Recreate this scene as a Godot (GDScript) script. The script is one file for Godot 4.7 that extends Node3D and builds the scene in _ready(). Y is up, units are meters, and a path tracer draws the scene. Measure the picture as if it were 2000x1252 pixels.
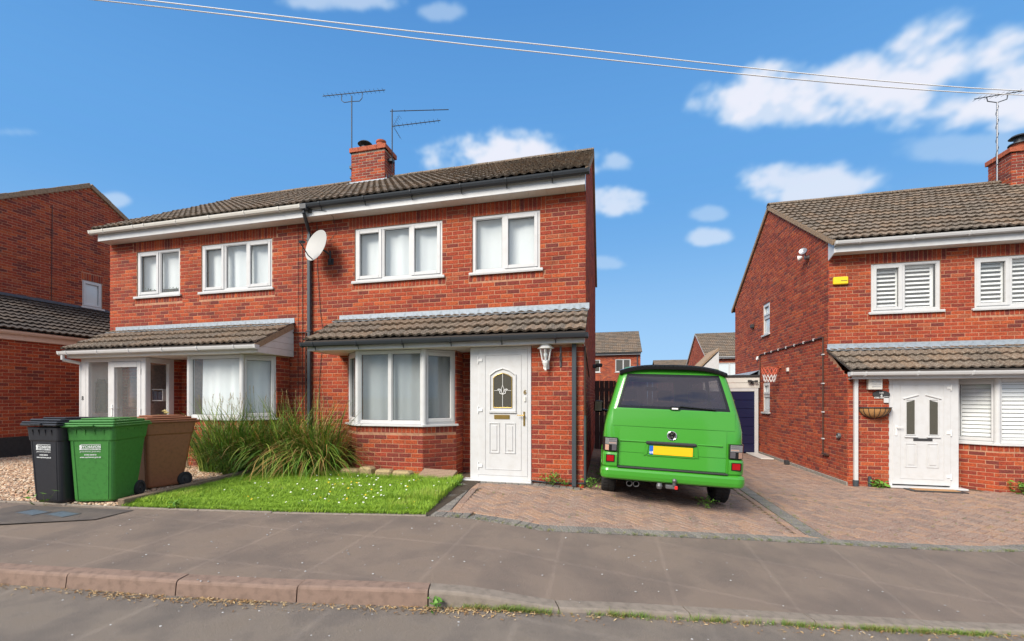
extends Node3D
# A street of brick semi-detached houses with a green van on a block-paved drive.

const CAM_H := 1.32
const YAW := 15.2445
const ZU := -8.045      # face of the upper wall of the pair of houses
const ZG := -7.22       # face of the projecting ground floor
const GX := -0.32       # right gable of the pair
const PARTY := -5.615
const LX := -10.92      # left gable of the pair

var rng := RandomNumberGenerator.new()
var M := {}
var names := {}
var nofn: Callable
var right := Vector3(cos(deg_to_rad(YAW)), 0, -sin(deg_to_rad(YAW)))
var fwd := Vector3(-sin(deg_to_rad(YAW)), 0, -cos(deg_to_rad(YAW)))

func _ready() -> void:
	rng.seed = 20240
	setup_camera()
	setup_light()
	make_materials()
	build_ground()
	build_pair()
	build_right_house()
	build_left_house()
	build_far()
	build_opposite()
	build_van()
	build_bins()
	build_plants()
	build_fittings()
	build_ground_details()

func setup_camera() -> void:
	var cam := Camera3D.new()
	cam.name = "camera"
	cam.projection = Camera3D.PROJECTION_FRUSTUM
	cam.near = 0.1
	cam.far = 900.0
	cam.size = 0.1 * 1252.0 / 910.0
	cam.frustum_offset = Vector2(0.1 * 65.0 / 910.0, 0.1 * 151.0 / 910.0)
	cam.position = Vector3(0, CAM_H, 0)
	cam.rotation_degrees = Vector3(0, YAW, 0)
	cam.current = true
	add_child(cam)

func setup_light() -> void:
	var env := Environment.new()
	env.background_mode = Environment.BG_SKY
	env.tonemap_mode = Environment.TONE_MAPPER_LINEAR
	env.tonemap_exposure = 3.4
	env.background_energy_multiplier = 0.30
	env.sdfgi_enabled = true
	env.ssao_enabled = true
	env.ssil_enabled = true
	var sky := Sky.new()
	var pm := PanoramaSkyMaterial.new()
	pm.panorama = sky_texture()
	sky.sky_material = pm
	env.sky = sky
	var we := WorldEnvironment.new()
	we.name = "world"
	we.environment = env
	add_child(we)
	var sun := DirectionalLight3D.new()
	sun.name = "sun"
	sun.light_energy = 0.5
	sun.light_color = Color(1.0, 0.965, 0.91)
	sun.light_angular_distance = 28.0
	sun.shadow_enabled = true
	add_child(sun)
	sun.look_at_from_position(Vector3.ZERO, -Vector3(-0.37, 0.60, 0.66), Vector3.UP)

func sstep(a: float, b: float, x: float) -> float:
	var t := clampf((x - a) / (b - a), 0.0, 1.0)
	return t * t * (3.0 - 2.0 * t)

func sky_texture() -> ImageTexture:
	var w := 1792
	var h := 896
	var img := Image.create(w, h, false, Image.FORMAT_RGB8)
	img.fill(Color(0.60, 0.62, 0.60))
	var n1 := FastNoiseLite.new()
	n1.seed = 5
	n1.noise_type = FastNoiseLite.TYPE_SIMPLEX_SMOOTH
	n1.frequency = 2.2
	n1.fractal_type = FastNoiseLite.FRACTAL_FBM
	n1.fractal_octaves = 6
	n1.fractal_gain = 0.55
	var n2 := FastNoiseLite.new()
	n2.seed = 9
	n2.noise_type = FastNoiseLite.TYPE_SIMPLEX_SMOOTH
	n2.frequency = 7.0
	n2.fractal_type = FastNoiseLite.FRACTAL_FBM
	n2.fractal_octaves = 6
	n2.fractal_gain = 0.58
	# clouds in view: centre x, centre y, half width, half height, density
	var blobs := [[1030, 318, 175, 52, 1.0], [1185, 392, 75, 36, 0.8], [1200, 318, 40, 22, 0.55], [1590, 362, 150, 46, 0.85], [1760, 190, 330, 75, 1.0], [1930, 130, 180, 90, 1.0], [1560, 205, 160, 55, 0.8], [1385, 462, 48, 18, 0.65], [1390, 418, 40, 16, 0.4], [650, 2, 120, 22, 0.6], [865, 25, 45, 22, 0.45], [222, 392, 30, 14, 0.5], [1185, 515, 35, 14, 0.35], [1900, 290, 160, 30, 0.35], [30, 258, 50, 6, 0.2]]
	var zen := Color(0.23, 0.46, 0.74)
	var mid := Color(0.41, 0.655, 0.90)
	var low := Color(0.66, 0.83, 0.985)
	for y in h / 2 + 8:
		var el := PI / 2 - (y + 0.5) / h * PI
		var t := sin(maxf(el, 0.0))
		var base := low.lerp(mid, sstep(0.02, 0.42, t)).lerp(zen, sstep(0.38, 1.0, t))
		for x in w:
			var az := (x + 0.5) / w * TAU
			var d := Vector3(sin(az) * cos(el), sin(el), -cos(az) * cos(el))
			var dens := 0.0
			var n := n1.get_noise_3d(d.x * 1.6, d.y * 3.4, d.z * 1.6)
			var f := d.dot(fwd)
			var inview := 0.0
			if f > 0.3:
				var px := 935.0 + 910.0 * d.dot(right) / f
				var py := 777.0 - 910.0 * d.y / f
				inview = (1.0 - sstep(1150, 1500, absf(px - 1000))) * sstep(-420, -120, py)
				if inview > 0.0 and py < 600.0:
					var m := n2.get_noise_3d(d.x, d.y * 1.7, d.z)
					for b in blobs:
						var ux: float = (px - b[0]) / b[2]
						var uy: float = (py - b[1]) / b[3]
						if uy > 0.0:
							uy *= 1.15
						var r := ux * ux + uy * uy
						if r < 2.4:
							dens = maxf(dens, b[4] * sstep(0.0, 0.9, 1.15 - r * 0.8 + m * 1.35))
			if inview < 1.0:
				dens = maxf(dens, (1.0 - inview) * sstep(-0.42, 0.12, n))  # unseen sky beyond the view gets thicker added cloud, for more fill light
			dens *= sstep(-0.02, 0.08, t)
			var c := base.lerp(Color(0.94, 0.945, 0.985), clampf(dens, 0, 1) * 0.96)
			img.set_pixel(x, y, c)
	return ImageTexture.create_from_image(img)

# ------------------------------------------------------------------ scene helpers
func numbered(n: String) -> String:
	if not names.has(n):
		names[n] = 0
		return n
	names[n] += 1
	return "%s_%03d" % [n, names[n]]

func thing(called: String, label: String, category: String, at := Vector3.ZERO, turn := 0.0, group := "") -> Node3D:
	var o := Node3D.new()
	o.name = numbered(called)
	add_child(o)
	o.position = at
	o.rotation.y = turn
	o.set_meta("label", label)
	o.set_meta("category", category)
	if group != "":
		o.set_meta("group", group)
	return o

func sub(called: String, parent: Node3D, at := Vector3.ZERO, b := Basis.IDENTITY) -> Node3D:
	var o := Node3D.new()
	o.name = called
	parent.add_child(o, true)
	o.transform = Transform3D(b, at)
	return o

func part(called: String, st: SurfaceTool, m: Material, parent: Node3D) -> MeshInstance3D:
	return inst(called, st.commit(), m, parent)

func inst(called: String, mesh: Mesh, m: Material, parent: Node3D, t := Transform3D.IDENTITY) -> MeshInstance3D:
	var o := MeshInstance3D.new()
	o.name = called
	o.mesh = mesh
	o.material_override = m
	o.transform = t
	parent.add_child(o, true)
	return o

func setting(called: String, st: SurfaceTool, m: Material) -> MeshInstance3D:
	var o := inst(numbered(called), st.commit(), m, self)
	o.set_meta("kind", "structure")
	return o

func single(called: String, st: SurfaceTool, m: Material, label: String, category: String, group := "") -> MeshInstance3D:
	var o := inst(numbered(called), st.commit(), m, self)
	o.set_meta("label", label)
	o.set_meta("category", category)
	if group != "":
		o.set_meta("group", group)
	return o

func swarm(called: String, mesh: Mesh, m: Material, items: Array, parent: Node3D) -> MultiMeshInstance3D:
	# items: [Transform3D, Color]
	var mm := MultiMesh.new()
	mm.transform_format = MultiMesh.TRANSFORM_3D
	mm.use_colors = true
	mm.mesh = mesh
	mm.instance_count = items.size()
	for i in items.size():
		mm.set_instance_transform(i, items[i][0])
		mm.set_instance_color(i, items[i][1])
	var o := MultiMeshInstance3D.new()
	o.name = called
	o.multimesh = mm
	o.material_override = m
	parent.add_child(o, true)
	o.set_meta("kind", "stuff")
	return o

# ------------------------------------------------------------------ mesh helpers
func mesh() -> SurfaceTool:
	var st := SurfaceTool.new()
	st.begin(Mesh.PRIMITIVE_TRIANGLES)
	return st

func tri(st: SurfaceTool, a: Vector3, b: Vector3, c: Vector3, out: Vector3) -> void:
	var n := (c - a).cross(b - a)
	if n.dot(out) < 0.0:
		var k := b
		b = c
		c = k
		n = -n
	n = n.normalized()
	st.set_normal(n)
	st.set_uv(Vector2(a.x + a.z, a.y))
	st.add_vertex(a)
	st.set_normal(n)
	st.set_uv(Vector2(b.x + b.z, b.y))
	st.add_vertex(b)
	st.set_normal(n)
	st.set_uv(Vector2(c.x + c.z, c.y))
	st.add_vertex(c)

func quad(st: SurfaceTool, a: Vector3, b: Vector3, c: Vector3, d: Vector3, out: Vector3) -> void:
	tri(st, a, b, c, out)
	tri(st, a, c, d, out)

func bx(st: SurfaceTool, lo: Vector3, hi: Vector3, t := Transform3D.IDENTITY, cham := 0.0) -> void:
	if cham > 0.0:
		cbox(st, lo, hi, t, cham)
		return
	var c := (lo + hi) * 0.5
	var p := []
	for i in 8:
		p.append(t * Vector3(hi.x if i & 1 else lo.x, hi.y if i & 2 else lo.y, hi.z if i & 4 else lo.z))
	var ctr := t * c
	for f in [[0, 1, 3, 2], [4, 5, 7, 6], [0, 1, 5, 4], [2, 3, 7, 6], [0, 2, 6, 4], [1, 3, 7, 5]]:
		var m: Vector3 = (p[f[0]] + p[f[2]]) * 0.5
		quad(st, p[f[0]], p[f[1]], p[f[2]], p[f[3]], m - ctr)

func cbox(st: SurfaceTool, lo: Vector3, hi: Vector3, t: Transform3D, k: float) -> void:
	# box with chamfered edges: an inner grid of 3 faces sets
	k = minf(k, minf(minf(hi.x - lo.x, hi.y - lo.y), hi.z - lo.z) * 0.45)
	var c := (lo + hi) * 0.5
	var h := (hi - lo) * 0.5
	var i := h - Vector3(k, k, k)
	for ax in 3:
		var b := (ax + 1) % 3
		var d := (ax + 2) % 3
		for s in [-1.0, 1.0]:
			var q := []
			for e in [[-1, -1], [1, -1], [1, 1], [-1, 1]]:
				var v := Vector3.ZERO
				v[ax] = h[ax] * s
				v[b] = i[b] * e[0]
				v[d] = i[d] * e[1]
				q.append(t * (c + v))
			var o := Vector3.ZERO
			o[ax] = s
			quad(st, q[0], q[1], q[2], q[3], t.basis * o)
	for ax in 3:
		var b := (ax + 1) % 3
		var d := (ax + 2) % 3
		for e in [[-1.0, -1.0], [1.0, -1.0], [1.0, 1.0], [-1.0, 1.0]]:
			var q := []
			for w in [[0, -1.0], [0, 1.0], [1, 1.0], [1, -1.0]]:
				var v := Vector3.ZERO
				v[ax] = i[ax] * w[1]
				v[b] = (h[b] if w[0] == 0 else i[b]) * e[0]
				v[d] = (i[d] if w[0] == 0 else h[d]) * e[1]
				q.append(t * (c + v))
			var o := Vector3.ZERO
			o[b] = e[0]
			o[d] = e[1]
			quad(st, q[0], q[1], q[2], q[3], t.basis * o)
	for sx in [-1.0, 1.0]:
		for sy in [-1.0, 1.0]:
			for sz in [-1.0, 1.0]:
				var o := Vector3(sx, sy, sz)
				tri(st, t * (c + Vector3(h.x * sx, i.y * sy, i.z * sz)), t * (c + Vector3(i.x * sx, h.y * sy, i.z * sz)), t * (c + Vector3(i.x * sx, i.y * sy, h.z * sz)), t.basis * o)

func frame_of(p0: Vector3, p1: Vector3) -> Array:
	var d := (p1 - p0).normalized()
	var a := d.cross(Vector3.UP)
	if a.length() < 0.01:
		a = d.cross(Vector3.RIGHT)
	a = a.normalized()
	return [a, d.cross(a).normalized()]

func rod(st: SurfaceTool, p0: Vector3, p1: Vector3, r0: float, r1 := -1.0, n := 8, caps := true) -> void:
	if r1 < 0.0:
		r1 = r0
	var f := frame_of(p0, p1)
	for i in n:
		var a0 := TAU * i / n
		var a1 := TAU * (i + 1) / n
		var o0: Vector3 = f[0] * cos(a0) + f[1] * sin(a0)
		var o1: Vector3 = f[0] * cos(a1) + f[1] * sin(a1)
		sq(st, p0 + o0 * r0, p0 + o1 * r0, p1 + o1 * r1, p1 + o0 * r1, o0, o1, o1, o0)
		if caps:
			tri(st, p0, p0 + o0 * r0, p0 + o1 * r0, p0 - p1)
			tri(st, p1, p1 + o0 * r1, p1 + o1 * r1, p1 - p0)

func sq(st: SurfaceTool, a: Vector3, b: Vector3, c: Vector3, d: Vector3, na: Vector3, nb: Vector3, nc: Vector3, nd: Vector3) -> void:
	# smooth quad; winding follows the normals
	var flip := (c - a).cross(b - a).dot(na + nc) < 0.0
	var v := [[a, na], [b, nb], [c, nc], [a, na], [c, nc], [d, nd]]
	if flip:
		v = [[a, na], [c, nc], [b, nb], [a, na], [d, nd], [c, nc]]
	for k in v:
		st.set_normal(k[1].normalized())
		st.set_uv(Vector2(k[0].x + k[0].z, k[0].y))
		st.add_vertex(k[0])

func tube(st: SurfaceTool, pts: Array, r: float, n := 6) -> void:
	for i in pts.size() - 1:
		rod(st, pts[i], pts[i + 1], r, r, n, i == 0 or i == pts.size() - 2)

func lathe(st: SurfaceTool, prof: Array, n := 20, t := Transform3D.IDENTITY) -> void:
	# prof: Vector2(radius, y) from bottom to top
	for i in prof.size() - 1:
		var a: Vector2 = prof[i]
		var b: Vector2 = prof[i + 1]
		var nn := Vector2(b.y - a.y, a.x - b.x).normalized()
		for k in n:
			var c0 := cos(TAU * k / n)
			var s0 := sin(TAU * k / n)
			var c1 := cos(TAU * (k + 1) / n)
			var s1 := sin(TAU * (k + 1) / n)
			var m0 := t.basis * Vector3(nn.x * c0, nn.y, nn.x * s0)
			var m1 := t.basis * Vector3(nn.x * c1, nn.y, nn.x * s1)
			sq(st, t * Vector3(a.x * c0, a.y, a.x * s0), t * Vector3(a.x * c1, a.y, a.x * s1), t * Vector3(b.x * c1, b.y, b.x * s1), t * Vector3(b.x * c0, b.y, b.x * s0), m0, m1, m1, m0)

func prism(st: SurfaceTool, poly: Array, o: Vector3, ax: Vector3, ay: Vector3, along: Vector3, caps := true) -> void:
	# extrudes the outline poly (Vector2 in ax, ay) along a vector
	var p2 := PackedVector2Array(poly)
	var c := Vector2.ZERO
	for q in p2:
		c += q / p2.size()
	var area := 0.0
	for i in p2.size():
		area += p2[i].cross(p2[(i + 1) % p2.size()])
	for i in p2.size():
		var a := p2[i]
		var b := p2[(i + 1) % p2.size()]
		var e := (b - a)
		var nn := Vector2(e.y, -e.x) * signf(area)
		var A := o + ax * a.x + ay * a.y
		var B := o + ax * b.x + ay * b.y
		quad(st, A, B, B + along, A + along, ax * nn.x + ay * nn.y)
	if caps:
		var ix := Geometry2D.triangulate_polygon(p2)
		for k in ix.size() / 3:
			var v := []
			for j in 3:
				var q := p2[ix[k * 3 + j]]
				v.append(o + ax * q.x + ay * q.y)
			tri(st, v[0], v[1], v[2], -along)
			tri(st, v[0] + along, v[1] + along, v[2] + along, along)

func ring_frame(st: SurfaceTool, u0: float, v0: float, u1: float, v1: float, w: float, n0: float, n1: float, bev := 0.0) -> void:
	# rectangular frame of width w between depths n0 (back) and n1 (front), in local x, y, z
	bx(st, Vector3(u0, v0, n0), Vector3(u0 + w, v1, n1), Transform3D.IDENTITY, bev)
	bx(st, Vector3(u1 - w, v0, n0), Vector3(u1, v1, n1), Transform3D.IDENTITY, bev)
	bx(st, Vector3(u0 + w, v0, n0), Vector3(u1 - w, v0 + w, n1 - 0.0005), Transform3D.IDENTITY, bev)
	bx(st, Vector3(u0 + w, v1 - w, n0), Vector3(u1 - w, v1, n1 - 0.0005), Transform3D.IDENTITY, bev)

func text(called: String, s: String, height: float, m: Material, parent: Node3D, t: Transform3D, bold := true, depth := 0.002) -> MeshInstance3D:
	var tm := TextMesh.new()
	var f := SystemFont.new()
	f.font_names = PackedStringArray(["Droid Sans"])
	f.font_weight = 700 if bold else 400
	tm.font = f
	tm.font_size = 64
	tm.pixel_size = height / 46.0
	tm.depth = depth
	tm.text = s
	tm.curve_step = 2.0
	return inst(called, tm, m, parent, t)

# ------------------------------------------------------------------ materials
func noise(freq: float, octaves := 5, type := FastNoiseLite.TYPE_SIMPLEX_SMOOTH, s := 1) -> FastNoiseLite:
	var n := FastNoiseLite.new()
	n.seed = s
	n.noise_type = type
	n.frequency = freq
	n.fractal_type = FastNoiseLite.FRACTAL_FBM
	n.fractal_octaves = octaves
	n.fractal_gain = 0.55
	return n

func ramp_tex(n: FastNoiseLite, stops: Array, size := 512, normal := false, bump := 4.0) -> NoiseTexture2D:
	var t := NoiseTexture2D.new()
	t.width = size
	t.height = size
	t.seamless = true
	t.noise = n
	if normal:
		t.as_normal_map = true
		t.bump_strength = bump
	else:
		var g := Gradient.new()
		g.offsets = PackedFloat32Array(stops.map(func(s): return s[0]))
		g.colors = PackedColorArray(stops.map(func(s): return (s[1] as Color).linear_to_srgb()))
		t.color_ramp = g
	return t

func grey(v: float) -> Color:
	return Color(v, v, v)

func mat(key: String, c: Color, rough := 0.8, metal := 0.0) -> StandardMaterial3D:
	var m := StandardMaterial3D.new()
	m.resource_name = key
	m.albedo_color = c.linear_to_srgb()
	m.roughness = rough
	m.metallic = metal
	M[key] = m
	return m

func textured(m: StandardMaterial3D, tex: Texture2D, scale: float, nrm: Texture2D = null, nscale := 0.6, detail: Texture2D = null, dscale := 0.3) -> StandardMaterial3D:
	m.albedo_texture = tex
	m.uv1_triplanar = true
	m.uv1_world_triplanar = true
	m.uv1_scale = Vector3.ONE * scale
	if nrm:
		m.normal_enabled = true
		m.normal_texture = nrm
		m.normal_scale = nscale
	if detail:
		m.detail_enabled = true
		m.detail_albedo = detail
		m.detail_blend_mode = BaseMaterial3D.BLEND_MODE_MUL
		m.detail_uv_layer = BaseMaterial3D.DETAIL_UV_2
		m.uv2_triplanar = true
		m.uv2_world_triplanar = true
		m.uv2_scale = Vector3.ONE * dscale
	return m

var brick_tones := [Color(0.41, 0.068, 0.026), Color(0.38, 0.060, 0.025), Color(0.34, 0.053, 0.025), Color(0.45, 0.080, 0.026), Color(0.28, 0.046, 0.027), Color(0.235, 0.042, 0.028), Color(0.41, 0.100, 0.044), Color(0.36, 0.076, 0.036), Color(0.50, 0.104, 0.033), Color(0.20, 0.041, 0.031)]
var tile_tones := [Color(0.185, 0.128, 0.088), Color(0.155, 0.108, 0.076), Color(0.21, 0.14, 0.095), Color(0.13, 0.096, 0.072), Color(0.225, 0.145, 0.09), Color(0.17, 0.125, 0.095)]
var dark_tile_tones := [Color(0.085, 0.066, 0.056), Color(0.072, 0.058, 0.05), Color(0.098, 0.075, 0.06), Color(0.065, 0.052, 0.046)]
var paver_tones := [Color(0.36, 0.22, 0.155), Color(0.33, 0.20, 0.145), Color(0.40, 0.235, 0.15), Color(0.30, 0.185, 0.14), Color(0.345, 0.225, 0.17), Color(0.27, 0.175, 0.135)]
var grey_paver_tones := [Color(0.20, 0.185, 0.165), Color(0.175, 0.16, 0.145), Color(0.225, 0.205, 0.18), Color(0.15, 0.142, 0.13)]

func tone_set(key: String, tones: Array, tex: Texture2D, scale: float, nrm: Texture2D, rough: float, nscale: float, detail: Texture2D = null, dscale := 0.3) -> void:
	for i in tones.size():
		textured(mat(key + str(i), tones[i], rough), tex, scale, nrm, nscale, detail, dscale)
	var m := textured(mat(key + "_many", Color.WHITE, rough), tex, scale, nrm, nscale, detail, dscale)
	m.vertex_color_use_as_albedo = true

func make_materials() -> void:
	var mott := ramp_tex(noise(0.022, 6), [[0.0, Color(0.42, 0.42, 0.46)], [0.36, Color(0.72, 0.70, 0.70)], [0.55, Color(1, 1, 1)], [0.8, Color(1.0, 0.96, 0.92)], [1.0, Color(1, 1, 1)]], 1024)
	var fine := ramp_tex(noise(0.09, 4, FastNoiseLite.TYPE_SIMPLEX, 7), [], 512, true, 6.0)
	var big := ramp_tex(noise(0.012, 5, FastNoiseLite.TYPE_SIMPLEX_SMOOTH, 11), [[0.0, grey(0.62)], [0.4, grey(0.88)], [0.6, grey(1.0)], [1.0, grey(1.0)]], 512)
	var weather := ramp_tex(noise(0.010, 5, FastNoiseLite.TYPE_SIMPLEX_SMOOTH, 19), [[0.0, Color(0.74, 0.72, 0.72)], [0.45, grey(1.0)], [1.0, grey(1.0)]], 512)
	tone_set("brick", brick_tones, mott, 1.1, fine, 0.92, 0.5, weather, 0.22)
	textured(mat("mortar", Color(0.52, 0.27, 0.165), 0.95), big, 1.6, fine, 0.8, weather, 0.22)
	textured(mat("mortar_grey", Color(0.45, 0.36, 0.28), 0.95), big, 1.6, fine, 0.8)
	var lichen := ramp_tex(noise(0.035, 6, FastNoiseLite.TYPE_SIMPLEX_SMOOTH, 23), [[0.0, grey(0.42)], [0.4, grey(0.85)], [0.60, Color(1, 0.97, 0.93)], [0.67, Color(1.0, 1.0, 1.0)], [0.70, Color(1.0, 1.0, 1.0)], [1.0, Color(1, 1, 1)]], 1024)
	var spots := ramp_tex(noise(0.024, 5, FastNoiseLite.TYPE_SIMPLEX, 31), [[0.0, Color(0.05, 0.04, 0.03, 0.55)], [0.34, Color(0.06, 0.05, 0.04, 0.35)], [0.42, Color(0.2, 0.18, 0.15, 0.0)], [0.58, Color(0.3, 0.27, 0.22, 0.0)], [0.64, Color(0.40, 0.36, 0.29, 0.7)], [1.0, Color(0.5, 0.46, 0.38, 0.9)]], 1024)
	tone_set("tile", tile_tones, lichen, 1.3, fine, 0.95, 0.9, spots, 0.9)
	tone_set("dtile", dark_tile_tones, lichen, 1.3, fine, 0.9, 0.7)
	for k in M.keys():
		if k.begins_with("tile"):
			M[k].detail_blend_mode = BaseMaterial3D.BLEND_MODE_MIX
	var pav := ramp_tex(noise(0.03, 6, FastNoiseLite.TYPE_SIMPLEX_SMOOTH, 41), [[0.0, grey(0.55)], [0.4, grey(0.86)], [0.6, grey(1.0)], [1.0, Color(1, 0.99, 0.95)]], 1024)
	var pspots := ramp_tex(noise(0.06, 4, FastNoiseLite.TYPE_SIMPLEX, 43), [[0.0, Color(0, 0, 0, 0)], [0.62, Color(0.45, 0.42, 0.36, 0.0)], [0.70, Color(0.48, 0.45, 0.39, 0.6)], [1.0, Color(0.55, 0.52, 0.46, 0.8)]], 1024)
	tone_set("paver", paver_tones, pav, 1.0, fine, 0.95, 0.8, pspots, 0.6)
	tone_set("gpaver", grey_paver_tones, pav, 1.0, fine, 0.95, 0.8, pspots, 0.8)
	for k in M.keys():
		if k.begins_with("paver") or k.begins_with("gpaver"):
			M[k].detail_blend_mode = BaseMaterial3D.BLEND_MODE_MIX
	var grit := ramp_tex(noise(0.23, 3, FastNoiseLite.TYPE_SIMPLEX, 51), [[0.0, grey(0.42)], [0.35, grey(0.72)], [0.55, grey(0.9)], [0.75, grey(1.0)], [1.0, Color(1.0, 1.0, 1.0)]], 1024)
	var gritn := ramp_tex(noise(0.26, 3, FastNoiseLite.TYPE_SIMPLEX, 52), [], 1024, true, 10.0)
	var patch := ramp_tex(noise(0.009, 6, FastNoiseLite.TYPE_SIMPLEX_SMOOTH, 53), [[0.0, Color(0.70, 0.72, 0.76)], [0.42, Color(0.88, 0.88, 0.9)], [0.58, grey(1.0)], [1.0, Color(1.0, 0.98, 0.95)]], 512)
	textured(mat("footpath", Color(0.345, 0.268, 0.215), 0.95), grit, 1.1, gritn, 0.9, patch, 0.23)
	textured(mat("road", Color(0.355, 0.30, 0.25), 0.95), grit, 0.8, gritn, 1.2, patch, 0.35)
	textured(mat("kerb", Color(0.33, 0.225, 0.175), 0.92), big, 1.5, gritn, 0.4, grit, 1.3)
	textured(mat("kerb_pale", Color(0.34, 0.285, 0.235), 0.92), big, 1.5, gritn, 0.5, grit, 1.3)
	textured(mat("patch_tarmac", Color(0.20, 0.168, 0.148), 0.95), grit, 1.3, gritn, 0.8, patch, 0.4)
	textured(mat("cover_steel", Color(0.13, 0.175, 0.22), 0.6, 0.2), big, 3.0, gritn, 0.5)
	textured(mat("joint_sand", Color(0.20, 0.145, 0.085), 0.98), grit, 1.5, gritn, 0.8, big, 0.8)
	textured(mat("soil", Color(0.10, 0.072, 0.048), 0.98), grit, 1.5, gritn, 0.8)
	textured(mat("field", Color(0.10, 0.13, 0.05), 0.98), grit, 0.5, null, 0.0, patch, 0.1)
	textured(mat("gravel_bed", Color(0.40, 0.30, 0.21), 0.98), grit, 0.9, gritn, 1.0)
	mat("pebble", Color.WHITE, 0.9).vertex_color_use_as_albedo = true
	# plastics, metals, paint
	var dirt := ramp_tex(noise(0.016, 6, FastNoiseLite.TYPE_SIMPLEX_SMOOTH, 61), [[0.0, Color(0.93, 0.92, 0.90)], [0.4, Color(0.985, 0.98, 0.975)], [0.6, grey(1.0)], [1.0, grey(1.0)]], 512)
	textured(mat("upvc", Color(0.60, 0.605, 0.61), 0.32), dirt, 0.7)
	textured(mat("upvc_old", Color(0.70, 0.68, 0.63), 0.42), dirt, 0.9)
	textured(mat("soffit", Color(0.66, 0.62, 0.57), 0.5), dirt, 0.9)
	textured(mat("pink_fascia", Color(0.66, 0.50, 0.42), 0.5), dirt, 0.9)
	mat("seal", Color(0.035, 0.035, 0.037), 0.6)
	textured(mat("black_plastic", Color(0.030, 0.036, 0.044), 0.38), dirt, 1.5)
	textured(mat("pipe_grey", Color(0.050, 0.062, 0.074), 0.42), dirt, 1.5)
	textured(mat("brown_pipe", Color(0.07, 0.035, 0.026), 0.5), dirt, 1.5)
	textured(mat("lead", Color(0.36, 0.41, 0.46), 0.55, 0.25), big, 1.4, fine, 0.35)
	textured(mat("lead_dark", Color(0.10, 0.11, 0.135), 0.6, 0.2), big, 1.4, fine, 0.3)
	textured(mat("bedding", Color(0.36, 0.25, 0.16), 0.95), big, 2.0, fine, 0.8)
	textured(mat("concrete", Color(0.36, 0.33, 0.29), 0.95), big, 1.2, gritn, 0.6)
	textured(mat("plinth_black", Color(0.032, 0.032, 0.034), 0.8), big, 1.5, fine, 0.6)
	textured(mat("terracotta", Color(0.45, 0.115, 0.055), 0.9), big, 2.0, fine, 0.6)
	mat("cowl_metal", Color(0.05, 0.055, 0.062), 0.5, 0.6)
	mat("alloy", Color(0.36, 0.36, 0.37), 0.4, 0.85)
	mat("dull_metal", Color(0.16, 0.16, 0.165), 0.5, 0.6)
	mat("brass", Color(0.62, 0.43, 0.14), 0.28, 0.9)
	mat("white_metal", Color(0.80, 0.80, 0.79), 0.35)
	mat("yellow_plastic", Color(0.85, 0.60, 0.02), 0.4)
	mat("deck", Color(0.06, 0.05, 0.045), 0.95)
	mat("room", Color(0.34, 0.31, 0.27), 0.95)
	mat("room_dark", Color(0.10, 0.095, 0.09), 0.95)
	textured(mat("blue_door", Color(0.010, 0.014, 0.055), 0.30), dirt, 1.0)
	var grain := ramp_tex(noise(0.03, 5, FastNoiseLite.TYPE_SIMPLEX_SMOOTH, 71), [[0.0, grey(0.5)], [0.5, grey(0.9)], [1.0, grey(1.0)]], 512)
	textured(mat("fence_wood", Color(0.060, 0.028, 0.022), 0.85), grain, 2.0, fine, 0.6)
	textured(mat("plank_wood", Color(0.37, 0.255, 0.18), 0.9), grain, 2.0, fine, 0.6)
	textured(mat("timber", Color(0.25, 0.18, 0.12), 0.95), grain, 1.6, fine, 0.8)
	textured(mat("pale_wood", Color(0.46, 0.25, 0.07), 0.7), grain, 2.0)
	textured(mat("rubble", Color(0.50, 0.38, 0.20), 0.95), big, 3.0, gritn, 0.8)
	var g := mat("glass", Color(0.90, 0.95, 0.95, 1.0), 0.02)
	g.albedo_color.a = 0.10
	g.transparency = BaseMaterial3D.TRANSPARENCY_ALPHA
	g.metallic_specular = 0.9
	var dg := mat("door_glass", Color(0.10, 0.095, 0.08), 0.05)
	dg.albedo_color.a = 0.80
	dg.transparency = BaseMaterial3D.TRANSPARENCY_ALPHA
	var fg := mat("frosted", Color(0.62, 0.68, 0.70), 0.12)
	fg.metallic_specular = 0.7
	var ng := mat("net", Color(0.72, 0.78, 0.80), 0.9)
	ng.backlight_enabled = true
	ng.backlight = Color(0.3, 0.32, 0.33)
	var ln := ramp_tex(noise(0.05, 3, FastNoiseLite.TYPE_CELLULAR, 81), [[0.0, grey(1.0)], [0.35, grey(0.80)], [0.6, grey(0.62)], [1.0, grey(0.5)]], 512)
	textured(ng, ramp_tex(noise(0.04, 4, FastNoiseLite.TYPE_SIMPLEX, 82), [[0.0, grey(0.82)], [0.5, grey(0.95)], [1.0, grey(1.0)]], 512), 3.0)
	var lace := mat("lace", Color(0.34, 0.39, 0.41), 0.9)
	textured(lace, ln, 3.2)
	mat("blind", Color(0.80, 0.82, 0.82), 0.4)

# ------------------------------------------------------------------ pieces that are built one by one
func in_photo(p: Vector3) -> float:
	# how large a piece at p shows in the photograph (0 outside the frame)
	var d := p.dot(fwd)
	if d < 0.3:
		return 0.0
	var x := 935.0 + 910.0 * p.dot(right) / d
	var y := 777.0 - 910.0 * (p.y - CAM_H) / d
	if x < -20 or x > 2020 or y < -20 or y > 1272:
		return 0.001 / d
	return 1.0 / d

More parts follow.
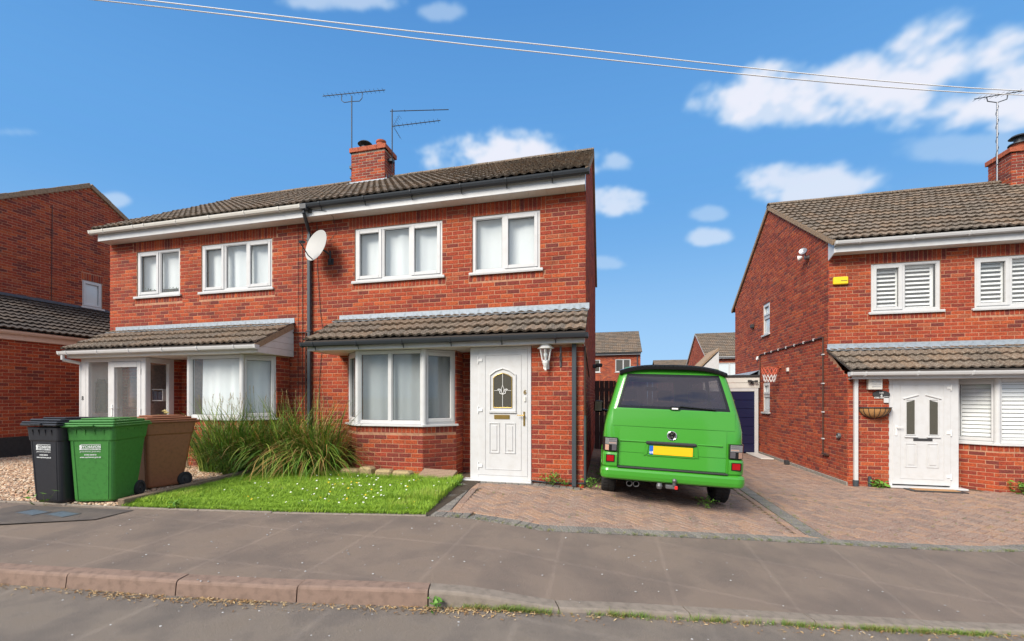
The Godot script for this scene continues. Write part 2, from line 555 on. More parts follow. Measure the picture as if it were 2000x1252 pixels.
func settle(called: String, many: String, key: String, tones: Array, items: Array, meshes: Array, limit := 300, base := Transform3D.IDENTITY) -> void:
	# items: [parent, Transform3D, tone index, score]; the largest in view become single parts, the rest one part each parent
	items.sort_custom(func(a, b): return a[3] > b[3])
	var rest := {}
	for i in items.size():
		var it: Array = items[i]
		if i < limit:
			inst(called, meshes[i % meshes.size()], M[key + str(it[2])], it[0], it[1])
		else:
			var t: Color = tones[it[2]]
			var j := rng.randf_range(0.9, 1.1)
			if not rest.has(it[0]):
				rest[it[0]] = []
			rest[it[0]].append([it[1], Color(t.r * j, t.g * j, t.b * j)])
	for p in rest:
		swarm(many, meshes[0], M[key + "_many"], rest[p], p)

func brick_meshes() -> Array:
	if M.has("_bricks"):
		return M["_bricks"]
	var out := []
	for k in 4:
		var st := mesh()
		var h := Vector3(0.1075, 0.0325, 0.0)
		var c := 0.005
		var w := func(s: float) -> float: return s + (rng.randf_range(-0.0016, 0.0016) if k > 0 else 0.0)
		var f := [Vector3(-h.x + w.call(c), -h.y + w.call(c), 0.0), Vector3(h.x - w.call(c), -h.y + w.call(c), 0.0), Vector3(h.x - w.call(c), h.y - w.call(c), 0.0), Vector3(-h.x + w.call(c), h.y - w.call(c), 0.0)]
		var e := [Vector3(-h.x, -h.y, -c), Vector3(h.x, -h.y, -c), Vector3(h.x, h.y, -c), Vector3(-h.x, h.y, -c)]
		quad(st, f[0], f[1], f[2], f[3], Vector3.BACK)
		for i in 4:
			var j := (i + 1) % 4
			var o: Vector3 = (e[i] + e[j]) * 0.5
			quad(st, f[i], f[j], e[j], e[i], o + Vector3(0, 0, 0.02))
			quad(st, e[i], e[j], e[j] + Vector3(0, 0, -0.018), e[i] + Vector3(0, 0, -0.018), Vector3(o.x, o.y, 0))
		out.append(st.commit())
	M["_bricks"] = out
	return out

func bond(items: Array, holder: Node3D, o: Vector3, u: Vector3, n: Vector3, width: float, height: float, holes: Array, limit: Callable, shift := 0, dark := 0.0) -> void:
	# stretcher bond on the face through o, u to the right; holes are Rect2 in (u, v); limit(v) gives the [from, to] of u left at height v
	var inv := holder.global_transform.affine_inverse() if holder.is_inside_tree() else Transform3D.IDENTITY
	var b := Basis(u, Vector3.UP, n)
	for k in int(height / 0.075 + 0.01):
		var v0 := k * 0.075 + 0.005
		var v1 := v0 + 0.065
		var vm := (v0 + v1) * 0.5
		var lim: Array = limit.call(v1) if limit.is_valid() else [0.0, width]
		if lim[1] - lim[0] < 0.03:
			continue
		var spans := [lim]
		for r in holes:
			if r.position.y < v1 - 0.012 and r.end.y > v0 + 0.012:
				var nx := []
				for s in spans:
					if r.end.x <= s[0] or r.position.x >= s[1]:
						nx.append(s)
					else:
						if r.position.x - s[0] > 0.02:
							nx.append([s[0], r.position.x - 0.005])
						if s[1] - r.end.x > 0.02:
							nx.append([r.end.x + 0.005, s[1]])
				spans = nx
		var start := -0.1125 * ((k + shift) % 2) - 0.225
		for i in int(width / 0.225) + 3:
			var a := start + i * 0.225
			for s in spans:
				var a0: float = maxf(a + 0.005, s[0])
				var a1: float = minf(a + 0.22, s[1])
				if a1 - a0 < 0.022:
					continue
				var sc := Basis.from_scale(Vector3((a1 - a0) / 0.215, 1, 1))
				var wob := rng.randf_range(-0.0015, 0.0015)
				var p := o + u * ((a0 + a1) * 0.5) + Vector3.UP * (vm + rng.randf_range(-0.001, 0.001)) + n * wob
				var t := pick_tone(dark)
				items.append([holder, inv * Transform3D(b * sc, p), t, in_photo(p) * (a1 - a0)])

func pick_tone(dark := 0.0) -> int:
	if rng.randf() < dark:
		return [4, 5, 9, 2][rng.randi() % 4]
	var r := rng.randf()
	if r < 0.68:
		return rng.randi() % 4
	if r < 0.82:
		return 4 + rng.randi() % 2
	if r < 0.9:
		return 6 + rng.randi() % 2
	return 8 if r < 0.96 else 9

func soldiers(items: Array, holder: Node3D, o: Vector3, u: Vector3, n: Vector3, r: Rect2, dark := 0.0) -> void:
	var inv := holder.global_transform.affine_inverse()
	var cnt := int(round(r.size.x / 0.075))
	var pitch := r.size.x / cnt
	# the brick mesh turned on end
	var b := Basis(Vector3.UP, -u, n)
	for i in cnt:
		var p := o + u * (r.position.x + (i + 0.5) * pitch) + Vector3.UP * (r.position.y + r.size.y * 0.5)
		var sc := Basis.from_scale(Vector3((r.size.y - 0.01) / 0.215, (pitch - 0.01) / 0.065, 1))
		items.append([holder, inv * Transform3D(b * sc, p), pick_tone(dark), in_photo(p) * r.size.y])

func backing(st: SurfaceTool, o: Vector3, u: Vector3, n: Vector3, width: float, height: float, holes: Array, gable := 0.0, depth := 0.11) -> void:
	# mortar bed behind the bricks, with real openings; gable adds a triangle of that rise on top
	var us := [0.006, width - 0.006]
	var vs := [0.0, height]
	for r in holes:
		us.append_array([clampf(r.position.x, 0.006, width - 0.006), clampf(r.end.x, 0.006, width - 0.006)])
		vs.append_array([clampf(r.position.y, 0, height), clampf(r.end.y, 0, height)])
	us.sort()
	vs.sort()
	var f := -0.0055
	var at := func(a: float, b: float, d: float) -> Vector3: return o + u * a + Vector3.UP * b + n * d
	for i in us.size() - 1:
		for j in vs.size() - 1:
			if us[i + 1] - us[i] < 0.001 or vs[j + 1] - vs[j] < 0.001:
				continue
			var c := Vector2((us[i] + us[i + 1]) * 0.5, (vs[j] + vs[j + 1]) * 0.5)
			var skip := false
			for r in holes:
				if r.has_point(c):
					skip = true
			if skip:
				continue
			for d in [f, -depth]:
				quad(st, at.call(us[i], vs[j], d), at.call(us[i + 1], vs[j], d), at.call(us[i + 1], vs[j + 1], d), at.call(us[i], vs[j + 1], d), n * (1.0 if d == f else -1.0))
	for r in holes:
		var a: Vector2 = r.position
		var e: Vector2 = r.end
		quad(st, at.call(a.x, a.y, f), at.call(a.x, e.y, f), at.call(a.x, e.y, -depth), at.call(a.x, a.y, -depth), u)
		quad(st, at.call(e.x, a.y, f), at.call(e.x, e.y, f), at.call(e.x, e.y, -depth), at.call(e.x, a.y, -depth), -u)
		quad(st, at.call(a.x, a.y, f), at.call(e.x, a.y, f), at.call(e.x, a.y, -depth), at.call(a.x, a.y, -depth), Vector3.UP)
		quad(st, at.call(a.x, e.y, f), at.call(e.x, e.y, f), at.call(e.x, e.y, -depth), at.call(a.x, e.y, -depth), Vector3.DOWN)
	for a in [0.006, width - 0.006]:
		quad(st, at.call(a, 0, f), at.call(a, height, f), at.call(a, height, -depth), at.call(a, 0, -depth), u * (1.0 if a > 0.1 else -1.0))
	if gable > 0.0:
		for d in [f, -depth]:
			tri(st, at.call(0.006, height, d), at.call(width - 0.006, height, d), at.call(width * 0.5, height + gable, d), n * (1.0 if d == f else -1.0))

func tile_mesh() -> ArrayMesh:
	if M.has("_tile"):
		return M["_tile"]
	var st := mesh()
	var nu := 14
	var prof := []
	for i in nu + 1:
		var u := 0.30 * i / nu
		var h := 0.0
		for c in [0.075, 0.225]:
			var q := absf(u - c) / 0.05
			if q < 1.0:
				h = maxf(h, 0.024 * cos(q * PI / 2))
		prof.append(Vector2(u - 0.15, h))
	for i in nu:
		var a: Vector2 = prof[i]
		var b: Vector2 = prof[i + 1]
		var nn := Vector3(a.y - b.y, 0, b.x - a.x).normalized()
		# local: x along the eave, y up the slope, z out of the roof
		quad(st, Vector3(a.x, 0, a.y + 0.052), Vector3(b.x, 0, b.y + 0.052), Vector3(b.x, 0.37, b.y + 0.006), Vector3(a.x, 0.37, a.y + 0.006), nn + Vector3(0, 0, 1))
		quad(st, Vector3(a.x, 0.0, a.y + 0.052), Vector3(b.x, 0.0, b.y + 0.052), Vector3(b.x, 0.010, b.y + 0.018), Vector3(a.x, 0.010, a.y + 0.018), Vector3(0, -1, 0))
	for s in [0, nu]:
		var a: Vector2 = prof[s]
		quad(st, Vector3(a.x, 0, a.y + 0.052), Vector3(a.x, 0.37, a.y + 0.006), Vector3(a.x, 0.37, a.y - 0.012), Vector3(a.x, 0, a.y + 0.012), Vector3(-1 if s == 0 else 1, 0, 0))
	M["_tile"] = st.commit()
	return M["_tile"]

func tiling(items: Array, holder: Node3D, o: Vector3, u: Vector3, s: Vector3, width: float, length: float, tones: int, skip: Callable, gauge := 0.325) -> void:
	# courses of roll tiles from the eave point o, u along the eave, s up the slope
	var inv := holder.global_transform.affine_inverse()
	var n := u.cross(s).normalized()
	var cols := int(round(width / 0.30))
	var pitch := width / cols
	var rows := int(ceil(length / gauge - 0.02))
	for r in rows:
		for c in cols:
			var p := o + u * (pitch * (c + 0.5)) + s * (r * gauge)
			if skip.is_valid() and skip.call(p):
				continue
			var len_left: float = minf(1.0, (length - r * gauge) / 0.36)
			var b := Basis(u, s, n)
			b = b * Basis(Vector3(0, 0, 1), rng.randf_range(-0.006, 0.006)) * Basis.from_scale(Vector3(pitch / 0.30, maxf(len_left, 0.3), 1))
			items.append([holder, inv * Transform3D(b, p + n * rng.randf_range(0.0, 0.010)), rng.randi() % tones, in_photo(p)])

# ------------------------------------------------------------------ ground
var KERB := [Vector2(-24, -0.9), Vector2(-16, -1.5), Vector2(-8, -2.13), Vector2(-4.565, -2.53), Vector2(-3, -2.72), Vector2(-2.07, -2.86), Vector2(-1.19, -3.03), Vector2(-0.338, -3.25), Vector2(0.06, -3.40), Vector2(0.763, -3.63), Vector2(1.472, -3.87), Vector2(3.0, -4.42), Vector2(5, -5.3), Vector2(8, -6.9), Vector2(12, -9.4), Vector2(20, -15.0)]
var BACK := [Vector2(-24, -2.5), Vector2(-16, -3.3), Vector2(-7.42, -4.11), Vector2(-5.38, -4.30), Vector2(-4.0, -4.49), Vector2(-1.95, -4.87), Vector2(-1.47, -4.90), Vector2(-1.0, -4.77), Vector2(-0.61, -4.70), Vector2(0.035, -4.92), Vector2(0.75, -5.2), Vector2(1.67, -5.6), Vector2(2.45, -5.91), Vector2(4.52, -6.64), Vector2(8, -8.2), Vector2(12, -10.3), Vector2(20, -16.5)]

func G(x: float) -> float:
	var t := clampf((x + 1.0) / 5.2, 0.0, 1.0)
	var s := t * t * (3.0 - 2.0 * t)
	return -0.40 * lerpf(t, s, 0.35)

func up_at(x: float) -> Vector3:
	var e := 0.05
	return Vector3(G(x - e) - G(x + e), 2 * e, 0).normalized()

func on_line(line: Array, x: float) -> float:
	for i in line.size() - 1:
		if x <= line[i + 1].x or i == line.size() - 2:
			var t: float = (x - line[i].x) / (line[i + 1].x - line[i].x)
			return lerpf(line[i].y, line[i + 1].y, t)
	return 0.0

func kerb_top(x: float) -> float:
	return lerpf(-0.02, G(x) - 0.10, sstep(-1.25, -0.25, x))

func road_y(x: float) -> float:
	return lerpf(-0.13, G(x) - 0.127, sstep(-1.25, -0.1, x))

func strip(x0: float, x1: float, dx: float, rows: int, f: Callable) -> SurfaceTool:
	# smooth sheet: f(x, t) gives the point for t from 0 to 1
	var st := mesh()
	var n := int(ceil((x1 - x0) / dx))
	for i in n:
		var a := lerpf(x0, x1, float(i) / n)
		var b := lerpf(x0, x1, float(i + 1) / n)
		for j in rows:
			var t0 := float(j) / rows
			var t1 := float(j + 1) / rows
			var na := up_at(a)
			var nb := up_at(b)
			sq(st, f.call(a, t0), f.call(b, t0), f.call(b, t1), f.call(a, t1), na, nb, nb, na)
	return st

func build_ground() -> void:
	var st := mesh()
	quad(st, Vector3(-500, -0.62, -500), Vector3(500, -0.62, -500), Vector3(500, -0.62, 500), Vector3(-500, -0.62, 500), Vector3.UP)
	setting("ground", st, M["field"])
	setting("garden_soil", strip(-24, 20, 0.5, 3, func(x, t): return Vector3(x, G(x) - 0.018, lerpf(on_line(BACK, x), -60.0, t))), M["soil"])
	setting("road", strip(-24, 20, 0.3, 3, func(x, t): return Vector3(x, road_y(x), lerpf(on_line(KERB, x) - 0.04, 9.0, t))), M["road"])
	setting("footpath", strip(-24, 20, 0.15, 8, func(x, t): return Vector3(x, lerpf(G(x), kerb_top(x), t) - 0.004, lerpf(on_line(BACK, x), on_line(KERB, x) - 0.118, t))), M["footpath"])
	var far := mesh()
	quad(far, Vector3(-24, -0.13, 9), Vector3(20, -0.13, 9), Vector3(20, -0.13, 11.2), Vector3(-24, -0.13, 11.2), Vector3.UP)
	setting("opposite_footpath", far, M["footpath"])
	build_kerb()
	build_drive()
	build_gravel()
	build_lawn()

func build_kerb() -> void:
	var kerb := Node3D.new()
	kerb.name = "kerb"
	add_child(kerb)
	kerb.set_meta("kind", "structure")
	var xs := [-1.19]
	while xs[0] > -12.0:
		xs.push_front(xs[0] - 0.925)
	for q in [-0.31, 0.58, 1.46, 2.33, 3.2, 4.05, 4.9]:
		xs.append(q)
	for i in xs.size() - 1:
		var a: float = xs[i]
		var b: float = xs[i + 1]
		var st := mesh()
		var steps := 4
		var prev := []
		var lift := rng.randf_range(-0.004, 0.004)
		for k in steps + 1:
			var x := lerpf(a + 0.005, b - 0.005, float(k) / steps)
			var z := on_line(KERB, x)
			var e := 0.02
			var dir := Vector2(2 * e, on_line(KERB, x + e) - on_line(KERB, x - e)).normalized()
			var nb := Vector3(-dir.y, 0, dir.x) * -1.0   # towards the houses
			if nb.z > 0:
				nb = -nb
			var p := Vector3(x, 0, z)
			var y := kerb_top(x) + lift
			var yr := road_y(x) - 0.05
			var batter := 0.018
			var ring := [p + Vector3(0, yr, 0) - nb * batter, p + Vector3(0, y - 0.022, 0), p + nb * 0.007 + Vector3(0, y - 0.009, 0), p + nb * 0.022 + Vector3(0, y - 0.001, 0), p + nb * 0.125 + Vector3(0, y + 0.002, 0), p + nb * 0.125 + Vector3(0, yr, 0)]
			if prev.size():
				for j in 5:
					quad(st, prev[j], prev[j + 1], ring[j + 1], ring[j], ((prev[j] + prev[j + 1]) * 0.5 - (p + nb * 0.07 + Vector3(0, y - 0.09, 0))))
			if k == 0 or k == steps:
				var o := Vector3(-dir.x, 0, -dir.y) if k == 0 else Vector3(dir.x, 0, dir.y)
				for j in range(1, 5):
					tri(st, ring[0], ring[j], ring[j + 1], o)
			prev = ring
		inst("kerb_stone", st.commit(), M["kerb"] if b < -1.0 else M["kerb_pale"], kerb)

func paver_mesh() -> ArrayMesh:
	if M.has("_paver"):
		return M["_paver"]
	var st := mesh()
	# local: x length, z width, y up; chamfered top, no bottom
	var c := 0.006
	var hx := 0.0975
	var hz := 0.0475
	var f := [Vector3(-hx + c, 0, -hz + c), Vector3(hx - c, 0, -hz + c), Vector3(hx - c, 0, hz - c), Vector3(-hx + c, 0, hz - c)]
	var e := [Vector3(-hx, -c, -hz), Vector3(hx, -c, -hz), Vector3(hx, -c, hz), Vector3(-hx, -c, hz)]
	quad(st, f[0], f[1], f[2], f[3], Vector3.UP)
	for i in 4:
		var j := (i + 1) % 4
		var o: Vector3 = e[i] + e[j]
		quad(st, f[i], f[j], e[j], e[i], o + Vector3(0, 0.1, 0))
		quad(st, e[i], e[j], e[j] + Vector3(0, -0.03, 0), e[i] + Vector3(0, -0.03, 0), o)
	M["_paver"] = st.commit()
	return M["_paver"]

func lay(items: Array, holder: Node3D, x: float, z: float, ang: float, lift: float, tones: int, sz := 1.0, sx := 1.0) -> void:
	var n := up_at(x)
	var d := Vector3(cos(ang), 0, sin(ang))
	d = (d - n * d.dot(n)).normalized()
	var b := Basis(d, n, d.cross(n).normalized()) * Basis.from_scale(Vector3(sx, 1, sz))
	b = b * Basis.from_euler(Vector3(rng.randf_range(-0.012, 0.012), 0, rng.randf_range(-0.008, 0.008)))
	var p := Vector3(x, G(x) + lift + rng.randf_range(-0.002, 0.002), z)
	items.append([holder, Transform3D(b, p), rng.randi() % tones, in_photo(p)])

func herring(items: Array, holder: Node3D, inside: Callable, x0: float, x1: float, z0: float, z1: float) -> void:
	var w := 0.10
	var k := int(maxf(x1 - x0, z1 - z0) * 1.5 / w) + 4
	var c := Vector2((x0 + x1) * 0.5, (z0 + z1) * 0.5)
	for a in range(-k, k):
		for b in range(-k, k):
			var m := posmod(a - b, 4)
			if m != 0 and m != 3:
				continue
			var q := Vector2(a + 1.0, b + 0.5) if m == 0 else Vector2(a + 0.5, b + 1.0)
			var p := (q * w).rotated(PI / 4) + c
			if p.x < x0 or p.x > x1 or p.y < z0 or p.y > z1 or not inside.call(p.x, p.y):
				continue
			lay(items, holder, p.x, p.y, PI / 4 if m == 0 else PI * 0.75, 0.0, paver_tones.size())

func edge_row(items: Array, holder: Node3D, line: Array, off: float, header: bool, lift: float, tones: int) -> void:
	# blocks along a polyline, off metres to its left-hand (house) side
	var pitch := 0.1 if header else 0.2
	for i in line.size() - 1:
		var a: Vector2 = line[i]
		var b: Vector2 = line[i + 1]
		var l := a.distance_to(b)
		var cnt := int(maxf(1, round(l / pitch)))
		var d := (b - a) / l
		var n := Vector2(d.y, -d.x)
		for k in cnt:
			var p := a + d * (l * (k + 0.5) / cnt) + n * (off + (0.1 if header else 0.05))
			var ang := d.angle() + (PI / 2 if header else 0.0)
			lay(items, holder, p.x, p.y, ang, lift, tones, (l / cnt) / pitch if header else 1.0, 1.0 if header else (l / cnt) / pitch)

func build_drive() -> void:
	var drive := setting("driveway", strip(-2.3, 2.5, 0.3, 14, func(x, t): return Vector3(x, G(x) - 0.013, lerpf(maxf(on_line(BACK, x), -7.0), -16.2, t))), M["joint_sand"])
	var other := setting("driveway", strip(2.5, 11.0, 0.3, 12, func(x, t): return Vector3(x, G(x) - 0.013, lerpf(on_line(BACK, x), -16.2, t))), M["joint_sand"])
	var left := func(z: float) -> float: return lerpf(-1.94, -2.16, clampf((z + 4.93) / -1.95, 0, 1.2))
	var one := []
	var grey_one := []
	herring(one, drive, func(x, z): return x > left.call(z) + 0.32 and x < 2.1 and z < on_line(BACK, x) - 0.27 and (z > -7.0 if x < -0.28 else z > -12.9), -2.2, 2.2, -13, -4.6)
	var front := []
	for q in BACK:
		if q.x > -1.9 and q.x < 2.6:
			front.append(q + Vector2(0, -0.012))
	front.push_front(Vector2(left.call(-4.93), -4.90))
	edge_row(grey_one, drive, front, 0.0, true, 0.004, grey_paver_tones.size())
	edge_row(one, drive, front, 0.205, false, 0.003, paver_tones.size())
	var side := [Vector2(left.call(-6.9), -6.9), Vector2(left.call(-5.12), -5.12)]
	edge_row(grey_one, drive, [side[1], side[0]], -0.21, true, 0.004, grey_paver_tones.size())
	edge_row(one, drive, [side[1], side[0]], -0.315, false, 0.003, paver_tones.size())
	edge_row(grey_one, drive, [Vector2(-2.1, -7.2), Vector2(-0.36, -7.2)], -0.21, true, 0.004, grey_paver_tones.size())
	# boundary strip between the drives
	var s := [Vector2(2.12, -6.1), Vector2(2.1, -16.0)]
	edge_row(one, drive, s, -0.1, false, 0.003, paver_tones.size())
	edge_row(grey_one, drive, s, -0.31, true, 0.005, grey_paver_tones.size())
	var two := []
	edge_row(two, other, s, -0.42, false, 0.003, paver_tones.size())
	herring(two, other, func(x, z): return x > 2.55 and z < on_line(BACK, x) - 0.27 and (z > -10.72 if x > 4.56 else z > -16.1), 2.5, 10.5, -16.2, -5.7)
	var front2 := [Vector2(2.42, -5.91)]
	for q in BACK:
		if q.x > 2.5 and q.x < 12.1:
			front2.append(q + Vector2(0, -0.012))
	var grey_two := []
	edge_row(grey_two, other, front2, 0.0, true, 0.004, grey_paver_tones.size())
	edge_row(two, other, front2, 0.205, false, 0.003, paver_tones.size())
	settle("paver", "pavers", "paver", paver_tones, one, [paver_mesh()], 230)
	settle("edging_paver", "edging_pavers", "gpaver", grey_paver_tones, grey_one, [paver_mesh()], 110)
	settle("paver", "pavers", "paver", paver_tones, two, [paver_mesh()], 270)
	settle("edging_paver", "edging_pavers", "gpaver", grey_paver_tones, grey_two, [paver_mesh()], 60)

func blob_mesh(n: int, squash: float, s: int) -> ArrayMesh:
	# rough stone: a jittered low sphere
	var r := RandomNumberGenerator.new()
	r.seed = s
	var st := mesh()
	var rings := []
	for i in 4:
		var row := []
		var el := lerpf(-PI / 2, PI / 2, i / 3.0)
		for k in n:
			var q := Vector3(cos(TAU * k / n) * cos(el), sin(el) * squash, sin(TAU * k / n) * cos(el))
			row.append(q * r.randf_range(0.8, 1.15) if i > 0 and i < 3 else q)
		rings.append(row)
	for i in 3:
		for k in n:
			var j := (k + 1) % n
			var c: Vector3 = rings[i][k] + rings[i + 1][j]
			quad(st, rings[i][k], rings[i][j], rings[i + 1][j], rings[i + 1][k], c)
	return st.commit()

func timber_x(z: float) -> float:
	return lerpf(-5.70, -5.92, clampf((z + 4.35) / -2.3, 0, 1))

func build_gravel() -> void:
	var bed := setting("gravel_bed", strip(-16.0, -5.7, 0.4, 4, func(x, t): return Vector3(x, -0.004, lerpf(on_line(BACK, x), -9.0, t))), M["gravel_bed"])
	bed.name = "gravel"
	var items := []
	var cols := [Color(0.62, 0.44, 0.29), Color(0.52, 0.34, 0.21), Color(0.70, 0.54, 0.38), Color(0.42, 0.26, 0.17), Color(0.63, 0.38, 0.24), Color(0.74, 0.62, 0.48), Color(0.34, 0.24, 0.18)]
	while items.size() < 34000:
		var x := rng.randf_range(-13.0, -5.75)
		var z := rng.randf_range(-8.0, -3.7)
		if z > on_line(BACK, x) - 0.02 or x > timber_x(z) - 0.06 or (x > -10.5 and z < -7.15) or (x > -8.9 and x < -6.0 and z < -7.15):
			continue
		if x < -12.68:
			continue
		var s := rng.randf_range(0.008, 0.020)
		var b := Basis.from_euler(Vector3(rng.randf_range(-0.5, 0.5), rng.randf() * TAU, rng.randf_range(-0.5, 0.5))) * Basis.from_scale(Vector3(s * rng.randf_range(0.9, 1.6), s * 0.75, s))
		var c: Color = cols[rng.randi() % cols.size()]
		items.append([Transform3D(b, Vector3(x, rng.randf_range(0.0, 0.012), z)), c])
	var g := swarm("gravel_stones", blob_mesh(6, 0.8, 3), M["pebble"], items, self)
	g.set_meta("label", "pale buff gravel covering the front yard behind the wheelie bins")
	g.set_meta("category", "gravel")

func in_lawn(x: float, z: float) -> bool:
	if x < timber_x(z) + 0.05 or z > on_line(BACK, x) - 0.03:
		return false
	var edge := lerpf(-1.96, -2.18, clampf((z + 4.93) / -1.95, 0, 1.2))
	if x > edge - 0.01:
		return false
	return z > -7.16

func blade_mesh(n: int, s: int, h: float, lean: float, w: float) -> ArrayMesh:
	var r := RandomNumberGenerator.new()
	r.seed = s
	var st := mesh()
	for i in n:
		var a := r.randf() * TAU
		var o := Vector3(r.randf_range(-0.02, 0.02), 0, r.randf_range(-0.02, 0.02))
		var d := Vector3(cos(a), 0, sin(a))
		var side := Vector3(-d.z, 0, d.x) * w
		var hh := h * r.randf_range(0.55, 1.15)
		var p0 := o
		var p1 := o + d * hh * lean * 0.35 + Vector3(0, hh * 0.6, 0)
		var p2 := o + d * hh * lean + Vector3(0, hh, 0)
		quad(st, p0 - side, p0 + side, p1 + side * 0.8, p1 - side * 0.8, d + Vector3(0, 0.5, 0))
		tri(st, p1 - side * 0.8, p1 + side * 0.8, p2, d + Vector3(0, 0.5, 0))
	return st.commit()

func build_lawn() -> void:
	var soil := setting("lawn", strip(-5.95, -1.9, 0.2, 6, func(x, t): return Vector3(x, 0.006, lerpf(on_line(BACK, x) - 0.02, -7.2, t))), M["soil"])
	soil.name = "lawn"
	var leaf := mat("grass_blade", Color.WHITE, 0.65)
	leaf.vertex_color_use_as_albedo = true
	leaf.backlight_enabled = true
	leaf.backlight = Color(0.28, 0.34, 0.08)
	var n := noise(0.9, 3, FastNoiseLite.TYPE_SIMPLEX_SMOOTH, 91)
	var items := []
	var cols := [Color(0.22, 0.38, 0.022), Color(0.28, 0.45, 0.028), Color(0.17, 0.31, 0.022), Color(0.35, 0.50, 0.04), Color(0.42, 0.44, 0.10)]
	while items.size() < 26000:
		var x := rng.randf_range(-5.95, -1.9)
		var z := rng.randf_range(-7.2, -4.3)
		if not in_lawn(x, z):
			continue
		var v := n.get_noise_2d(x, z)
		var s := rng.randf_range(0.7, 1.25) * (1.0 + 0.5 * v)
		# longer tufts beside the paved drive and along the bed
		if (x > -2.9 and z < -5.4) or z < -6.75:
			s *= 1.7
		if z > on_line(BACK, x) - 0.16:
			s *= 0.6
		var b := Basis(Vector3.UP, rng.randf() * TAU) * Basis.from_scale(Vector3(1.2, s, 1.2))
		var c: Color = cols[clampi(int(v * 2.2 + 1.6 + rng.randf_range(-1.2, 1.4)), 0, 4)]
		items.append([Transform3D(b, Vector3(x, 0.006, z)), c])
	var half := items.size() / 2
	var g := swarm("grass", blade_mesh(6, 5, 0.045, 0.65, 0.0022), leaf, items.slice(0, half), self)
	g.set_meta("label", "short bright green lawn grass between timber edging and driveway")
	g.set_meta("category", "grass")
	var g2 := swarm("grass_001", blade_mesh(6, 9, 0.052, 0.85, 0.002), leaf, items.slice(half), self)
	g2.set_meta("label", "short bright green lawn grass between timber edging and driveway")
	g2.set_meta("category", "grass")
	names["grass"] = 1
	# daisies and buttercups
	var head := mesh()
	for i in 8:
		var a := TAU * i / 8
		tri(head, Vector3(0, 0.004, 0), Vector3(cos(a), 0.0, sin(a)) * 0.013, Vector3(cos(a + 0.7), 0.002, sin(a + 0.7)) * 0.013, Vector3.UP)
	var dm := mat("petal", Color.WHITE, 0.7)
	dm.vertex_color_use_as_albedo = true
	var fl := []
	while fl.size() < 130:
		var x := rng.randfn(-3.4, 0.8)
		var z := rng.randf_range(-6.7, -4.75)
		if not in_lawn(x, z):
			continue
		fl.append([Transform3D(Basis.from_euler(Vector3(0.5, rng.randf() * TAU, 0)), Vector3(x, rng.randf_range(0.06, 0.085), z)), Color(0.85, 0.84, 0.80) if rng.randf() < 0.68 else Color(0.85, 0.55, 0.02)])
	var f := swarm("lawn_flowers", head.commit(), dm, fl, self)
	f.set_meta("label", "tiny white daisies and yellow buttercups scattered over the lawn")
	f.set_meta("category", "flowers")

# ------------------------------------------------------------------ building parts
func window(house: Node3D, o: Vector3, u: Vector3, n: Vector3, w: float, h: float, panes: Array, sill := true, glass := "glass", called := "window") -> Node3D:
	# panes: [from, to, opens] as shares of the width; origin at the lower left of the opening in the brick face
	var win := sub(called, house, o, Basis(u, Vector3.UP, n))
	var fr := mesh()
	var fw := 0.052
	ring_frame(fr, 0.002, 0.002, w - 0.002, h - 0.002, fw, -0.095, -0.022, 0.004)
	for i in panes.size() - 1:
		var c: float = panes[i][1] * w
		bx(fr, Vector3(c - 0.027, fw, -0.095), Vector3(c + 0.027, h - fw, -0.0225), Transform3D.IDENTITY, 0.004)
	part("frame", fr, M["upvc"], win)
	for i in panes.size():
		var p: Array = panes[i]
		var a: float = (fw if i == 0 else p[0] * w + 0.027)
		var b: float = (w - fw if i == panes.size() - 1 else p[1] * w - 0.027)
		var g0 := Vector2(a, fw)
		var g1 := Vector2(b, h - fw)
		if p[2]:
			var sa := mesh()
			ring_frame(sa, a - 0.012, fw - 0.012, b + 0.012, h - fw + 0.012, 0.062, -0.07, -0.006, 0.006)
			part("sash", sa, M["upvc"], win)
			g0 += Vector2(0.05, 0.05)
			g1 -= Vector2(0.05, 0.05)
		else:
			var be := mesh()
			ring_frame(be, a - 0.001, fw - 0.001, b + 0.001, h - fw + 0.001, 0.016, -0.07, -0.034, 0.004)
			part("bead", be, M["upvc"], win)
			g0 += Vector2(0.015, 0.015)
			g1 -= Vector2(0.015, 0.015)
		var se := mesh()
		ring_frame(se, g0.x - 0.001, g0.y - 0.001, g1.x + 0.001, g1.y + 0.001, 0.006, -0.062, -0.049)
		part("seal", se, M["seal"], win)
		var gl := mesh()
		quad(gl, Vector3(g0.x, g0.y, -0.055), Vector3(g1.x, g0.y, -0.055), Vector3(g1.x, g1.y, -0.055), Vector3(g0.x, g1.y, -0.055), Vector3(0, 0, 1))
		part("pane", gl, M[glass], win)
	if sill:
		var si := mesh()
		bx(si, Vector3(-0.055, -0.038, -0.09), Vector3(w + 0.055, 0.0, 0.045), Transform3D.IDENTITY, 0.006)
		bx(si, Vector3(-0.055, -0.05, 0.035), Vector3(w + 0.055, -0.0385, 0.0445), Transform3D.IDENTITY, 0.002)
		part("sill", si, M["upvc"], win)
	return win

